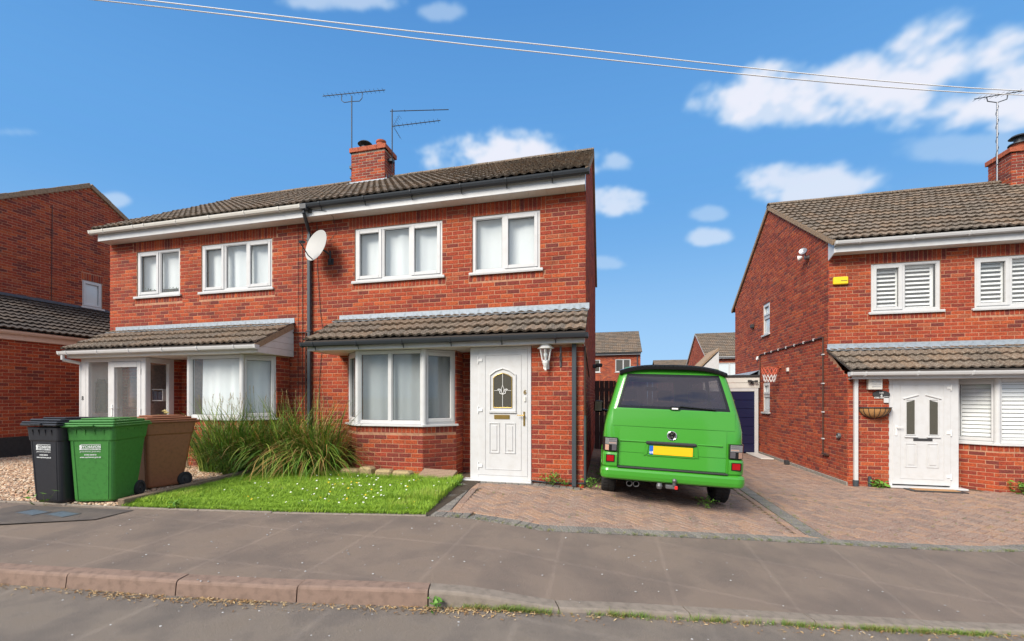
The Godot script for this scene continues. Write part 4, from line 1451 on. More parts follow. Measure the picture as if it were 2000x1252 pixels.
func front_door_six(hs: Node3D) -> void:
	var d := sub("front_door", hs, Vector3(-2.112, 0.02, ZG), Basis.IDENTITY)
	var w := 0.99
	var h := 2.112
	var fr := mesh()
	bx(fr, Vector3(0, 0, -0.09), Vector3(0.14, h, -0.01), Transform3D.IDENTITY, 0.005)
	bx(fr, Vector3(w - 0.06, 0, -0.09), Vector3(w, h, -0.01), Transform3D.IDENTITY, 0.005)
	bx(fr, Vector3(0.14, h - 0.06, -0.09), Vector3(w - 0.06, h, -0.0105), Transform3D.IDENTITY, 0.005)
	bx(fr, Vector3(0.14, 0.0, -0.09), Vector3(w - 0.06, 0.07, -0.0105), Transform3D.IDENTITY, 0.005)
	part("frame", fr, M["upvc"], d)
	var le := mesh()
	bx(le, Vector3(0.135, 0.065, -0.07), Vector3(w - 0.055, h - 0.055, -0.002), Transform3D.IDENTITY, 0.006)
	part("leaf", le, M["upvc"], d)
	var pa := mesh()
	ring_frame(pa, 0.245, 0.16, 0.835, 1.985, 0.010, -0.002, 0.006, 0.003)
	panel_mould(pa, 0.315, 0.42, 0.49, 0.905, -0.002)
	panel_mould(pa, 0.57, 0.42, 0.745, 0.905, -0.002)
	# surround of the arched light
	var arch := [Vector2(0.33, 1.09), Vector2(0.745, 1.09), Vector2(0.745, 1.66), Vector2(0.65, 1.73), Vector2(0.5375, 1.765), Vector2(0.425, 1.73), Vector2(0.33, 1.66)]
	for i in arch.size():
		var a: Vector2 = arch[i]
		var b: Vector2 = arch[(i + 1) % arch.size()]
		rod(pa, Vector3(a.x, a.y, 0.003), Vector3(b.x, b.y, 0.003), 0.014, 0.014, 6)
	bx(pa, Vector3(0.315, 1.06, 0.0), Vector3(0.76, 1.08, 0.022), Transform3D.IDENTITY, 0.004)
	part("moulding", pa, M["upvc"], d)
	var gl := mesh()
	var lite := [Vector2(0.39, 1.145), Vector2(0.685, 1.145), Vector2(0.685, 1.62), Vector2(0.62, 1.665), Vector2(0.5375, 1.69), Vector2(0.455, 1.665), Vector2(0.39, 1.62)]
	prism(gl, lite, Vector3(0, 0, -0.001), Vector3.RIGHT, Vector3.UP, Vector3(0, 0, 0.004))
	part("glazing", gl, M["door_glass"], d)
	var lead := mesh()
	for i in lite.size():
		var a: Vector2 = lite[i]
		var b: Vector2 = lite[(i + 1) % lite.size()]
		rod(lead, Vector3(a.x, a.y, 0.004), Vector3(b.x, b.y, 0.004), 0.008, 0.008, 6)
	part("gilt_border", lead, M["brass"], d)
	var came := mesh()
	rod(came, Vector3(0.5375, 1.15, 0.004), Vector3(0.5375, 1.36, 0.004), 0.004, 0.004, 6)
	rod(came, Vector3(0.5375, 1.50, 0.004), Vector3(0.5375, 1.69, 0.004), 0.004, 0.004, 6)
	rod(came, Vector3(0.39, 1.415, 0.004), Vector3(0.46, 1.415, 0.004), 0.003, 0.003, 6)
	rod(came, Vector3(0.615, 1.415, 0.004), Vector3(0.685, 1.415, 0.004), 0.003, 0.003, 6)
	# tulip
	for s in [-1.0, 1.0]:
		var pts := [Vector3(0.5375, 1.355, 0.005), Vector3(0.5375 + s * 0.045, 1.37, 0.005), Vector3(0.5375 + s * 0.05, 1.41, 0.005), Vector3(0.5375 + s * 0.08, 1.43, 0.005), Vector3(0.5375 + s * 0.06, 1.44, 0.005), Vector3(0.5375 + s * 0.03, 1.425, 0.005), Vector3(0.5375 + s * 0.022, 1.395, 0.005)]
		tube(came, pts, 0.006, 5)
		tube(came, [Vector3(0.5375, 1.50, 0.005), Vector3(0.5375 + s * 0.022, 1.44, 0.005), Vector3(0.5375 + s * 0.018, 1.395, 0.005), Vector3(0.5375, 1.36, 0.005)], 0.004, 5)
	part("leading", came, M["white_metal"], d)
	var lb := mesh()
	bx(lb, Vector3(0.40, 0.965, 0.0), Vector3(0.65, 1.03, 0.010), Transform3D.IDENTITY, 0.003)
	bx(lb, Vector3(0.415, 0.978, 0.010), Vector3(0.635, 1.016, 0.018), Transform3D.IDENTITY, 0.004)
	part("letterbox", lb, M["brass"], d)
	var hd := mesh()
	bx(hd, Vector3(0.868, 0.86, 0.0), Vector3(0.895, 1.085, 0.010), Transform3D.IDENTITY, 0.003)
	rod(hd, Vector3(0.882, 1.025, 0.008), Vector3(0.882, 1.025, 0.05), 0.009, 0.009, 8)
	rod(hd, Vector3(0.886, 1.025, 0.05), Vector3(0.775, 1.03, 0.05), 0.009, 0.007, 8)
	part("handle", hd, M["brass"], d)
	for y in [0.21, 1.10, 1.90]:
		var hg := mesh()
		rod(hg, Vector3(0.135, y - 0.05, 0.006), Vector3(0.135, y + 0.06, 0.006), 0.010, 0.010, 8)
		bx(hg, Vector3(0.14, y - 0.02, -0.004), Vector3(0.205, y + 0.025, 0.012), Transform3D.IDENTITY, 0.003)
		part("hinge", hg, M["white_metal"], d)
	text("door_number", "6", 0.065, M["brass"], d, Transform3D(Basis.IDENTITY, Vector3(0.893, 1.385, 0.004)), true, 0.006)
	var bell := mesh()
	bx(bell, Vector3(0.878, 1.24, -0.002), Vector3(0.908, 1.32, 0.016), Transform3D.IDENTITY, 0.004)
	part("door_bell", bell, M["upvc_old"], d)
	var si := mesh()
	bx(si, Vector3(-0.10, -0.03, -0.08), Vector3(w + 0.02, 0.004, 0.12), Transform3D.IDENTITY, 0.008)
	part("threshold", si, M["upvc"], d)
	var step := mesh()
	bx(step, Vector3(-0.02, -0.09, -0.05), Vector3(w + 0.03, -0.031, 0.085), Transform3D.IDENTITY, 0.006)
	part("step", step, M["kerb"], d)

func build_eight() -> void:
	var hs := thing("semi_detached_house", "red brick house with white gutters and glazed porch behind the wheelie bins", "house", Vector3(0, 0, 0), 0, "semi-detached brick houses")
	var bricks := []
	var tiles := []
	var y0 := -0.075
	var fw := sub("front_wall", hs)
	var w := PARTY - LX
	var o := Vector3(LX, y0, ZU)
	var holes := [Rect2(-10.123 - LX, 3.575 - y0, 1.208, 1.0), Rect2(-8.337 - LX, 3.57 - y0, 1.779, 1.005), Rect2(-8.05 - LX, 0.92 - y0, 1.9, 1.22), Rect2(-9.75 - LX, 0.05 - y0, 0.86, 2.0)]
	var sold := [Rect2(-10.22 - LX, 4.575 - y0, 1.40, 0.225), Rect2(-8.45 - LX, 4.575 - y0, 2.0, 0.225), Rect2(-10.18 - LX, 3.415 - y0, 1.33, 0.112), Rect2(-8.40 - LX, 3.41 - y0, 1.91, 0.112)]
	var st := mesh()
	backing(st, o, Vector3.RIGHT, Vector3.BACK, w, 4.875, holes)
	part("mortar", st, M["mortar"], fw)
	bond(bricks, fw, o, Vector3.RIGHT, Vector3.BACK, w, 4.875, holes + sold, nofn, 0, 0.16)
	for r in sold:
		soldiers(bricks, fw, o, Vector3.RIGHT, Vector3.BACK, r, 0.1)
	var depth := 7.4
	var gw := sub("gable_wall", hs)
	var gst := mesh()
	backing(gst, Vector3(LX, y0, ZU - depth), Vector3.BACK, Vector3.LEFT, depth, 5.175, [], 2.13)
	part("mortar", gst, M["mortar"], gw)
	house_shell(hs, LX, PARTY, ZU, depth, 0.0)
	bay(hs, bricks, -7.80, -6.57, 0.93, 0.0, ZG, ZU, 0.44, [[0, 1, false]], 0.35)
	# brick return beside the glazed porch
	var rw := sub("porch_return", hs)
	var rst := mesh()
	backing(rst, Vector3(-8.86, y0, -7.86), Vector3.FORWARD, Vector3.RIGHT, 0.185, 2.2, [])
	bond(bricks, rw, Vector3(-8.86, y0, -7.86), Vector3.FORWARD, Vector3.RIGHT, 0.185, 2.2, [], nofn, 0, 0.3)
	part("mortar", rst, M["mortar"], rw)
	window(hs, Vector3(-10.123, 3.575, ZU), Vector3.RIGHT, Vector3.BACK, 1.208, 1.0, [[0, 0.515, true], [0.515, 1, false]])
	window(hs, Vector3(-8.337, 3.57, ZU), Vector3.RIGHT, Vector3.BACK, 1.779, 1.005, [[0, 0.333, true], [0.333, 0.655, false], [0.655, 1, true]])
	curtain(Vector3(-10.10, 3.75, ZU), Vector3.RIGHT, Vector3.BACK, 1.16, 0.83, "net", "white net curtain in the upstairs window with pot plants on its sill", 1.5)
	curtain(Vector3(-8.31, 3.52, ZU), Vector3.RIGHT, Vector3.BACK, 1.73, 1.05, "net", "white net curtain in the three-pane upstairs window above white canopy gutter", 1.6)
	curtain(Vector3(-7.62, 0.85, ZG), Vector3.RIGHT, Vector3.BACK, 1.02, 1.28, "net", "pale curtain in the front of bay window behind the tall grasses", 2.4)
	curtain(Vector3(-6.53, 0.85, ZG - 0.05), Vector3(0.7071, 0, -0.7071), Vector3(0.7071, 0, 0.7071), 0.56, 1.28, "net", "pale curtain in the side of bay window behind the tall grasses", 2.4)
	settle("brick", "bricks", "brick", brick_tones, bricks, brick_meshes())
	var roof := main_roof(hs, tiles, LX - 0.05, PARTY - 0.003, 0.0, ZU, depth, func(p): return p.x > -6.8 and p.x < -5.6 and p.z < -11.15, tile_tones.size())
	verge(roof, LX - 0.002, -1.0, 0.0, ZU, depth)
	var fa := mesh()
	bx(fa, Vector3(LX + 0.02, 4.795, -7.79), Vector3(PARTY - 0.002, 4.985, -7.768), Transform3D.IDENTITY, 0.005)
	part("fascia", fa, M["upvc"], hs)
	boards("soffit", hs, Vector3(LX + 0.02, 4.80, ZU + 0.002), Vector3(PARTY - 0.004, 4.812, -7.791), "soffit", 17)
	gutter(hs, LX - 0.08, PARTY + 0.0, 5.0, -7.70, "upvc_old", [-10.6, -9.75, -9.45, -8.6, -7.75, -6.9, -6.1], true)
	canopy(hs, tiles, -10.75, -6.02, 0.0, ZU, -7.03, "upvc", "upvc_old", 0, 1)
	# chimney on the ridge, bricks as its own set
	var cb := []
	var c := chimney(hs, cb, -6.70, -5.70, -11.36, -11.98, 6.82, 7.99)
	settle("brick", "bricks", "brick", brick_tones, cb, brick_meshes(), 90)
	var lf := mesh()
	bx(lf, Vector3(-6.76, 7.0, -11.385), Vector3(-5.64, 7.20, -11.355))
	var s := Vector3(0, 2.31, -4.045).normalized()
	var nn := Vector3.RIGHT.cross(s)
	var foot := Vector3(0, 7.33, -11.745) - s * 0.44
	quad(lf, Vector3(-6.82, foot.y, foot.z) + nn * 0.05 - s * 0.16, Vector3(-5.58, foot.y, foot.z) + nn * 0.05 - s * 0.16, Vector3(-5.60, foot.y, foot.z) + nn * 0.06 + s * 0.06, Vector3(-6.80, foot.y, foot.z) + nn * 0.06 + s * 0.06, nn)
	for k in 3:
		var z := -11.40 - k * 0.16
		tri(lf, Vector3(-5.69, 7.16 + k * 0.075, z), Vector3(-5.69, 7.16 + k * 0.075, z - 0.16), Vector3(-5.69, 7.36 + k * 0.06, z - 0.02), Vector3.RIGHT)
		quad(lf, Vector3(-5.688, 6.98 + k * 0.08, z), Vector3(-5.688, 7.06 + k * 0.08, z - 0.16), Vector3(-5.688, 7.20 + k * 0.08, z - 0.16), Vector3(-5.688, 7.17 + k * 0.07, z), Vector3.RIGHT)
	part("lead_apron", lf, M["lead"], c)
	var pot := mesh()
	lathe(pot, [Vector2(0.135, 8.1), Vector2(0.125, 8.2), Vector2(0.12, 8.27), Vector2(0.14, 8.29), Vector2(0.14, 8.33), Vector2(0.11, 8.33), Vector2(0.105, 8.2)], 20, Transform3D(Basis.IDENTITY, Vector3(-5.93, 0, -11.6)))
	part("chimney_pot", pot, M["terracotta"], c)
	var cw := mesh()
	var ct := Transform3D(Basis.IDENTITY, Vector3(-6.42, 0, -11.6))
	lathe(cw, [Vector2(0.11, 8.1), Vector2(0.11, 8.2), Vector2(0.10, 8.26)], 16, ct)
	for k in 3:
		var a := TAU * k / 3
		rod(cw, ct * Vector3(cos(a) * 0.09, 8.2, sin(a) * 0.09), ct * Vector3(cos(a) * 0.11, 8.34, sin(a) * 0.11), 0.008)
	lathe(cw, [Vector2(0.19, 8.315), Vector2(0.20, 8.325), Vector2(0.15, 8.37), Vector2(0.07, 8.40), Vector2(0.0, 8.41)], 20, ct)
	lathe(cw, [Vector2(0.0, 8.33), Vector2(0.19, 8.315)], 20, ct)
	part("cowl", cw, M["cowl_metal"], c)
	settle("roof_tile", "roof_tiles", "tile", tile_tones, tiles, [tile_mesh()], 320)
	glazed_porch(hs)
	# cables and pipe on the wall beside the canopy
	var cp := sub("conduit", hs)
	for q in [[-5.93, 0.004], [-5.83, 0.006]]:
		var cm := mesh()
		rod(cm, Vector3(q[0], 0.1, ZU + 0.012), Vector3(q[0], 4.75, ZU + 0.012), q[1], q[1], 6)
		part("cable", cm, M["brown_pipe"], cp)
	var pp := mesh()
	tube(pp, [Vector3(-6.1, 2.62, ZU + 0.03), Vector3(-5.74, 2.62, ZU + 0.03), Vector3(-5.74, 0.8, ZU + 0.03)], 0.014)
	part("overflow_pipe", pp, M["brown_pipe"], cp)

func glazed_porch(hs: Node3D) -> void:
	var p := sub("glazed_porch", hs)
	var x0 := -10.60
	var x1 := -8.86
	var fr := mesh()
	bx(fr, Vector3(x0, -0.03, ZG - 0.09), Vector3(x0 + 0.13, 2.135, ZG - 0.005), Transform3D.IDENTITY, 0.005)
	bx(fr, Vector3(x0 + 0.13, 2.06, ZG - 0.09), Vector3(x1 - 0.12, 2.135, ZG - 0.006), Transform3D.IDENTITY, 0.005)
	bx(fr, Vector3(x0 + 0.13, -0.03, ZG - 0.09), Vector3(x1 - 0.12, 0.10, ZG - 0.006), Transform3D.IDENTITY, 0.005)
	bx(fr, Vector3(x1 - 0.12, -0.03, ZG - 0.12), Vector3(x1, 2.135, ZG), Transform3D.IDENTITY, 0.012)
	bx(fr, Vector3(-9.86, 0.10, ZG - 0.08), Vector3(-9.78, 2.06, ZG - 0.007), Transform3D.IDENTITY, 0.005)
	bx(fr, Vector3(x0 + 0.13, 0.10, ZG - 0.08), Vector3(x0 + 0.20, 2.06, ZG - 0.008), Transform3D.IDENTITY, 0.005)
	# side return
	bx(fr, Vector3(x1 - 0.08, -0.03, -7.86), Vector3(x1, 2.135, -7.74), Transform3D.IDENTITY, 0.005)
	bx(fr, Vector3(x1 - 0.08, 2.03, -7.74), Vector3(x1 - 0.002, 2.135, ZG - 0.12), Transform3D.IDENTITY, 0.005)
	bx(fr, Vector3(x1 - 0.08, -0.03, -7.74), Vector3(x1 - 0.002, 0.10, ZG - 0.12), Transform3D.IDENTITY, 0.005)
	bx(fr, Vector3(x0, -0.03, ZU), Vector3(x0 + 0.06, 2.135, ZG - 0.09), Transform3D.IDENTITY, 0.005)
	part("frame", fr, M["upvc"], p)
	var dr := sub("porch_door", hs)
	var df := mesh()
	var t := Transform3D(Basis.IDENTITY, Vector3(-9.78, 0.10, ZG))
	for q in [[0.0, 0.0, 0.10, 1.955], [0.70, 0.0, 0.80, 1.955], [0.10, 0.0, 0.70, 0.14], [0.10, 1.84, 0.70, 1.955]]:
		bx(df, Vector3(q[0], q[1], -0.07), Vector3(q[2], q[3], 0.004), t, 0.006)
	part("leaf", df, M["upvc"], dr)
	var dg := mesh()
	quad(dg, t * Vector3(0.10, 0.14, -0.03), t * Vector3(0.70, 0.14, -0.03), t * Vector3(0.70, 1.84, -0.03), t * Vector3(0.10, 1.84, -0.03), Vector3.BACK)
	part("pane", dg, M["glass"], dr)
	var hn := mesh()
	bx(hn, t * Vector3(0.03, 0.85, 0.0), t * Vector3(0.065, 1.08, 0.018), Transform3D.IDENTITY, 0.004)
	rod(hn, t * Vector3(0.048, 1.02, 0.02), t * Vector3(0.048, 1.02, 0.05), 0.008)
	rod(hn, t * Vector3(0.048, 1.02, 0.05), t * Vector3(0.14, 1.02, 0.05), 0.008)
	part("handle", hn, M["white_metal"], dr)
	for y in [0.25, 0.95, 1.75]:
		var hg := mesh()
		rod(hg, t * Vector3(0.80, y - 0.05, 0.01), t * Vector3(0.80, y + 0.06, 0.01), 0.011)
		part("hinge", hg, M["white_metal"], dr)
	var gl := mesh()
	quad(gl, Vector3(-10.40, 0.10, ZG - 0.04), Vector3(-9.86, 0.10, ZG - 0.04), Vector3(-9.86, 2.06, ZG - 0.04), Vector3(-10.40, 2.06, ZG - 0.04), Vector3.BACK)
	part("pane", gl, M["glass"], p)
	var g2 := mesh()
	quad(g2, Vector3(x1 - 0.04, 0.10, -7.74), Vector3(x1 - 0.04, 0.10, ZG - 0.12), Vector3(x1 - 0.04, 2.03, ZG - 0.12), Vector3(x1 - 0.04, 2.03, -7.74), Vector3.RIGHT)
	part("pane", g2, M["glass"], p)
	var wl := mesh()
	bx(wl, Vector3(x0 + 0.06, 2.15, ZU + 0.01), Vector3(x1, 2.2, ZG))
	bx(wl, Vector3(x0 + 0.06, -0.05, ZU + 0.01), Vector3(x1 - 0.09, 0.0, ZG - 0.1))
	part("lining", wl, M["room"], p)
	text("house_number", "8", 0.085, M["seal"], p, Transform3D(Basis.IDENTITY, Vector3(x0 + 0.045, 1.31, ZG - 0.004)), true, 0.006)
	var out := mesh()
	tube(out, [Vector3(-10.72, 2.22, -6.96), Vector3(-10.72, 2.10, -6.96), Vector3(-10.63, 2.04, ZG - 0.03), Vector3(-10.63, 0.0, ZG - 0.03)], 0.034, 10)
	part("outlet_pipe", out, M["upvc"], p)
	# the things kept inside the porch
	var coat := mat("coat_brown", Color(0.17, 0.085, 0.06), 0.9)
	var coat2 := mat("coat_green", Color(0.055, 0.07, 0.05), 0.9)
	var navy := mat("coat_navy", Color(0.022, 0.03, 0.06), 0.9)
	var cream := mat("coat_cream", Color(0.42, 0.36, 0.27), 0.9)
	var cloth := [[-10.42, 1.0, 0.72, coat2, "dark green coat hanging inside the glazed porch"], [-10.05, 1.12, 0.66, coat, "brown coat hanging inside the glazed porch"], [-10.43, 1.05, 0.68, cream, "cream coat hanging on the porch side wall"], [-9.66, 1.2, 0.55, coat, "short brown jacket hanging behind the porch door"], [-10.38, 0.30, 0.62, navy, "navy trousers hanging low inside the glazed porch"]]
	for i in cloth.size():
		var q: Array = cloth[i]
		single("hanging_coat", garment(Vector3(q[0], q[1], [-7.50, ZU + 0.14, -7.75, ZU + 0.14, -7.52][i]), 0.30, q[2], i), q[3], q[4], "coat", "coats in the glazed porch")
	var bin := thing("storage_chest", "white panelled storage chest standing behind the porch door", "chest", Vector3(-9.27, 0.0, -7.72))
	var b1 := mesh()
	bx(b1, Vector3(-0.2, 0, -0.2), Vector3(0.2, 0.8, 0.2), Transform3D.IDENTITY, 0.02)
	part("body", b1, M["upvc_old"], bin)
	var b2 := mesh()
	bx(b2, Vector3(-0.22, 0.802, -0.22), Vector3(0.22, 0.87, 0.22), Transform3D.IDENTITY, 0.03)
	part("lid", b2, M["upvc"], bin)
	var rk := thing("wall_rack", "small white wire rack with dark books hanging in the porch", "rack", Vector3(-9.42, 1.25, ZU + 0.02))
	var r1 := mesh()
	ring_frame(r1, -0.2, 0.0, 0.2, 0.26, 0.018, 0.0, 0.12, 0.004)
	part("frame", r1, M["upvc"], rk)
	for i in 3:
		var r2 := mesh()
		bx(r2, Vector3(-0.17 + i * 0.115, 0.022, 0.02), Vector3(-0.075 + i * 0.115, 0.22 - i * 0.01, 0.11), Transform3D.IDENTITY, 0.004)
		part("book", r2, navy, rk)

func garment(o: Vector3, w: float, h: float, s: int) -> SurfaceTool:
	# a hanging coat: shoulders narrowing to a peg, folds down the front
	var st := mesh()
	var k := 18
	var rows := 8
	var pts := []
	for j in rows + 1:
		var v := float(j) / rows
		var row := []
		for i in k:
			var a := TAU * i / k
			var ww := w * 0.5 * (0.80 + 0.2 * (1.0 - v)) * (1.0 - sstep(0.86, 1.06, v) * 0.85)
			var fold := 1.0 + 0.18 * sin(a * 5.0 + s) * (1.0 - v * 0.6)
			row.append(o + Vector3(cos(a) * ww * fold, v * h, sin(a) * 0.07 * fold))
		pts.append(row)
	for j in rows:
		for i in k:
			var e := (i + 1) % k
			var c := o + Vector3(0, pts[j][i].y - o.y, 0)
			sq(st, pts[j][i], pts[j][e], pts[j + 1][e], pts[j + 1][i], pts[j][i] - c, pts[j][e] - c, pts[j + 1][e] - c, pts[j + 1][i] - c)
	return st

# ------------------------------------------------------------------ the neighbouring houses
const XR := 4.585
const ZR := -11.57
const ZRG := -10.74
const DY := -0.455

func build_right_house() -> void:
	var hs := thing("detached_house", "red brick house with white shutters, brown tiled roof and white panelled door", "house")
	var bricks := []
	var tiles := []
	var y0 := DY - 0.075
	var x1 := 11.9
	var fw := sub("front_wall", hs)
	var o := Vector3(XR, y0, ZR)
	var w := x1 - XR
	var holes := [Rect2(5.362 - XR, 3.107 - y0, 1.19, 1.01), Rect2(7.105 - XR, 3.105 - y0, 1.79, 1.012), Rect2(6.6 - XR, 0.45 - y0, 1.95, 1.2)]
	var sold := [Rect2(5.27 - XR, 4.12 - y0, 1.37, 0.225), Rect2(7.0 - XR, 4.12 - y0, 2.0, 0.225), Rect2(5.30 - XR, 2.95 - y0, 1.33, 0.11), Rect2(7.05 - XR, 2.95 - y0, 1.9, 0.11)]
	var st := mesh()
	backing(st, o, Vector3.RIGHT, Vector3.BACK, w, 4.875, holes)
	part("mortar", st, M["mortar"], fw)
	bond(bricks, fw, o, Vector3.RIGHT, Vector3.BACK, w, 4.875, holes + sold, nofn, 0, 0.1)
	for r in sold:
		soldiers(bricks, fw, o, Vector3.RIGHT, Vector3.BACK, r, 0.1)
	# gable wall towards the drive
	var gw := sub("gable_wall", hs)
	var depth := 7.4
	var go := Vector3(XR, y0, ZR - depth)
	var gh := [Rect2(-15.84 - go.z, 3.20 - y0, 0.59, 0.92), Rect2(-15.84 - go.z, 0.90 - y0, 0.59, 0.88)]
	var gs := [Rect2(-15.88 - go.z, 1.78 - y0, 0.67, 0.225)]
	var gst := mesh()
	backing(gst, go, Vector3.BACK, Vector3.LEFT, depth, 5.175, gh, 2.13)
	bond(bricks, gw, go, Vector3.BACK, Vector3.LEFT, depth, 7.3, gh + gs, func(v): return [maxf(0.0, (v - 5.175) / 0.5757), depth - maxf(0.0, (v - 5.175) / 0.5757)], 1, 0.06)
	soldiers(bricks, gw, go, Vector3.BACK, Vector3.LEFT, gs[0])
	backing(gst, Vector3(XR, y0, ZR), Vector3.BACK, Vector3.LEFT, ZRG - ZR, 2.25, [])
	bond(bricks, gw, Vector3(XR, y0, ZR), Vector3.BACK, Vector3.LEFT, ZRG - ZR, 2.85, [], func(v): return [0.0, (ZRG - ZR) - maxf(0.0, (v - 2.30) / 0.53)], 0, 0.06)
	tri(gst, Vector3(XR + 0.006, 2.17 + DY, ZRG), Vector3(XR + 0.006, 2.17 + DY, ZR), Vector3(XR + 0.006, 2.78 + DY, ZR), Vector3.LEFT)
	part("mortar", gst, M["mortar"], gw)
	var pw := sub("porch_wall", hs)
	var pst := mesh()
	backing(pst, Vector3(XR, y0, ZRG), Vector3.RIGHT, Vector3.BACK, 5.27 - XR, 2.25, [])
	bond(bricks, pw, Vector3(XR, y0, ZRG), Vector3.RIGHT, Vector3.BACK, 5.27 - XR, 2.25, [], nofn, 1, 0.1)
	var sp := mesh()
	bx(sp, Vector3(6.325, -0.40, ZR + 0.01), Vector3(6.362, 1.68, ZRG - 0.091))
	part("side_panel", sp, M["upvc"], hs)
	part("mortar", pst, M["mortar"], pw)
	house_shell(hs, XR, x1, ZR, depth, DY)
	bay(hs, bricks, 6.95, 8.17, 0.475, DY, ZRG, ZR, 0.44, [[0, 0.5, false], [0.5, 1, false]], 0.2)
	settle("brick", "bricks", "brick", brick_tones, bricks, brick_meshes())
	var w1 := window(hs, Vector3(5.362, 3.107, ZR), Vector3.RIGHT, Vector3.BACK, 1.19, 1.01, [[0, 0.475, true], [0.475, 1, false]])
	var w2 := window(hs, Vector3(7.105, 3.105, ZR), Vector3.RIGHT, Vector3.BACK, 1.79, 1.012, [[0, 0.32, true], [0.32, 0.66, false], [0.66, 1, true]])
	slats(w1, [[0.06, 0.54], [0.60, 1.13]], 1.01, 0.086, 0.75)
	slats(w2, [[0.06, 0.55], [0.61, 1.15], [1.21, 1.73]], 1.012, 0.086, 0.75)
	for c in hs.get_children():
		if c.name == "bay":
			for k in c.get_children():
				if str(k.name).begins_with("window"):
					var ww := 1.22 if k.name == "window" else 0.62
					slats(k, [[0.05, ww - 0.05]], 1.2, 0.075, 1.15)
	for q in [3.20, 0.90]:
		var hh := 0.92 if q > 2 else 0.88
		window(hs, Vector3(XR, q + hh * 0.56, -15.84), Vector3.BACK, Vector3.LEFT, 0.59, hh * 0.44, [[0, 1, true]], false, "frosted")
		window(hs, Vector3(XR, q, -15.84), Vector3.BACK, Vector3.LEFT, 0.59, hh * 0.56, [[0, 1, false]], true, "frosted")
	var roof := main_roof(hs, tiles, XR - 0.05, x1, DY, ZR, depth, func(p): return p.x > 9.7 and p.x < 10.9 and p.z < -14.65, tile_tones.size())
	verge(roof, XR - 0.002, -1.0, DY, ZR, depth)
	var fa := mesh()
	bx(fa, Vector3(XR + 0.02, 4.795 + DY, ZR + 0.255), Vector3(x1, 4.985 + DY, ZR + 0.277), Transform3D.IDENTITY, 0.005)
	part("fascia", fa, M["upvc"], hs)
	var be := mesh()
	prism(be, [Vector2(ZR + 0.275, 4.79 + DY), Vector2(ZR + 0.275, 4.99 + DY), Vector2(ZR, 5.14 + DY), Vector2(ZR, 4.70 + DY)], Vector3(XR + 0.001, 0, 0), Vector3(0, 0, 1), Vector3.UP, Vector3(0.018, 0, 0))
	part("box_end", be, M["upvc"], hs)
	boards("soffit", hs, Vector3(XR + 0.02, 4.80 + DY, ZR + 0.002), Vector3(x1, 4.812 + DY, ZR + 0.254), "soffit", 22)
	gutter(hs, XR + 0.0, x1, 5.0 + DY, ZR + 0.345, "upvc", [5.0, 5.9, 6.8, 7.7, 8.6, 9.5], true)
	canopy(hs, tiles, XR - 0.035, x1 - 0.3, DY, ZR, -10.55, "upvc", "upvc", 0, 0)
	settle("roof_tile", "roof_tiles", "tile", tile_tones, tiles, [tile_mesh()], 300)
	var cb := []
	var c := chimney(hs, cb, 9.86, 10.8, -14.86, -15.6, 6.3, 7.5)
	settle("brick", "bricks", "brick", brick_tones, cb, brick_meshes(), 60)
	var pot := mesh()
	lathe(pot, [Vector2(0.15, 7.6), Vector2(0.13, 7.72), Vector2(0.15, 7.80), Vector2(0.15, 7.83), Vector2(0.11, 7.83)], 18, Transform3D(Basis.IDENTITY, Vector3(10.25, 0, -15.2)))
	part("chimney_pot", pot, M["terracotta"], c)
	var cw := mesh()
	lathe(cw, [Vector2(0.21, 7.82), Vector2(0.2, 7.85), Vector2(0.1, 7.88), Vector2(0.1, 7.98), Vector2(0.20, 8.0), Vector2(0.15, 8.05), Vector2(0.0, 8.08)], 18, Transform3D(Basis.IDENTITY, Vector3(10.25, 0, -15.2)))
	part("cowl", cw, M["cowl_metal"], c)
	var lf := mesh()
	for k in 4:
		var z := -14.83 - k * 0.17
		quad(lf, Vector3(9.848, 6.42 + k * 0.098, z), Vector3(9.848, 6.52 + k * 0.098, z - 0.17), Vector3(9.848, 6.66 + k * 0.098, z - 0.16), Vector3(9.848, 6.66 + k * 0.098, z - 0.02), Vector3.LEFT)
		quad(lf, Vector3(9.847, 6.46 + k * 0.098, z), Vector3(9.847, 6.56 + k * 0.098, z - 0.17), Vector3(9.70, 6.50 + k * 0.098, z - 0.17), Vector3(9.70, 6.41 + k * 0.098, z), Vector3.UP)
	bx(lf, Vector3(9.8, 6.40, -14.855), Vector3(10.86, 6.62, -14.835))
	part("lead_flashing", lf, M["lead"], c)
	downpipe(hs, 4.70, ZRG + 0.05, -0.30, 1.80, "upvc", true, [])
	var sh := mesh()
	rod(sh, Vector3(4.70, -0.40, ZRG + 0.05), Vector3(4.70, -0.28, ZRG + 0.05), 0.045, 0.05, 12)
	part("gully", sh, M["pipe_grey"], hs)
	# brown conduit clipped along the gable
	var cd := sub("conduit", hs)
	var c1 := mesh()
	tube(c1, [Vector3(XR - 0.02, 2.55, -16.2), Vector3(XR - 0.02, 2.64, -16.05), Vector3(XR - 0.02, 2.64, -11.76), Vector3(XR - 0.02, 0.12, -11.76)], 0.016, 8)
	tube(c1, [Vector3(XR - 0.02, 2.64, -16.05), Vector3(XR - 0.02, 1.2, -16.05)], 0.014, 8)
	bx(c1, Vector3(XR - 0.05, 0.09, -11.77), Vector3(XR - 0.0, 0.13, -11.50), Transform3D.IDENTITY, 0.005)
	part("pipe", c1, M["brown_pipe"], cd)
	for q in [2.25, 1.62, 1.0, 0.42]:
		var cl := mesh()
		bx(cl, Vector3(XR - 0.042, q, -11.80), Vector3(XR - 0.002, q + 0.025, -11.72), Transform3D.IDENTITY, 0.003)
		part("clip", cl, M["upvc"], cd)
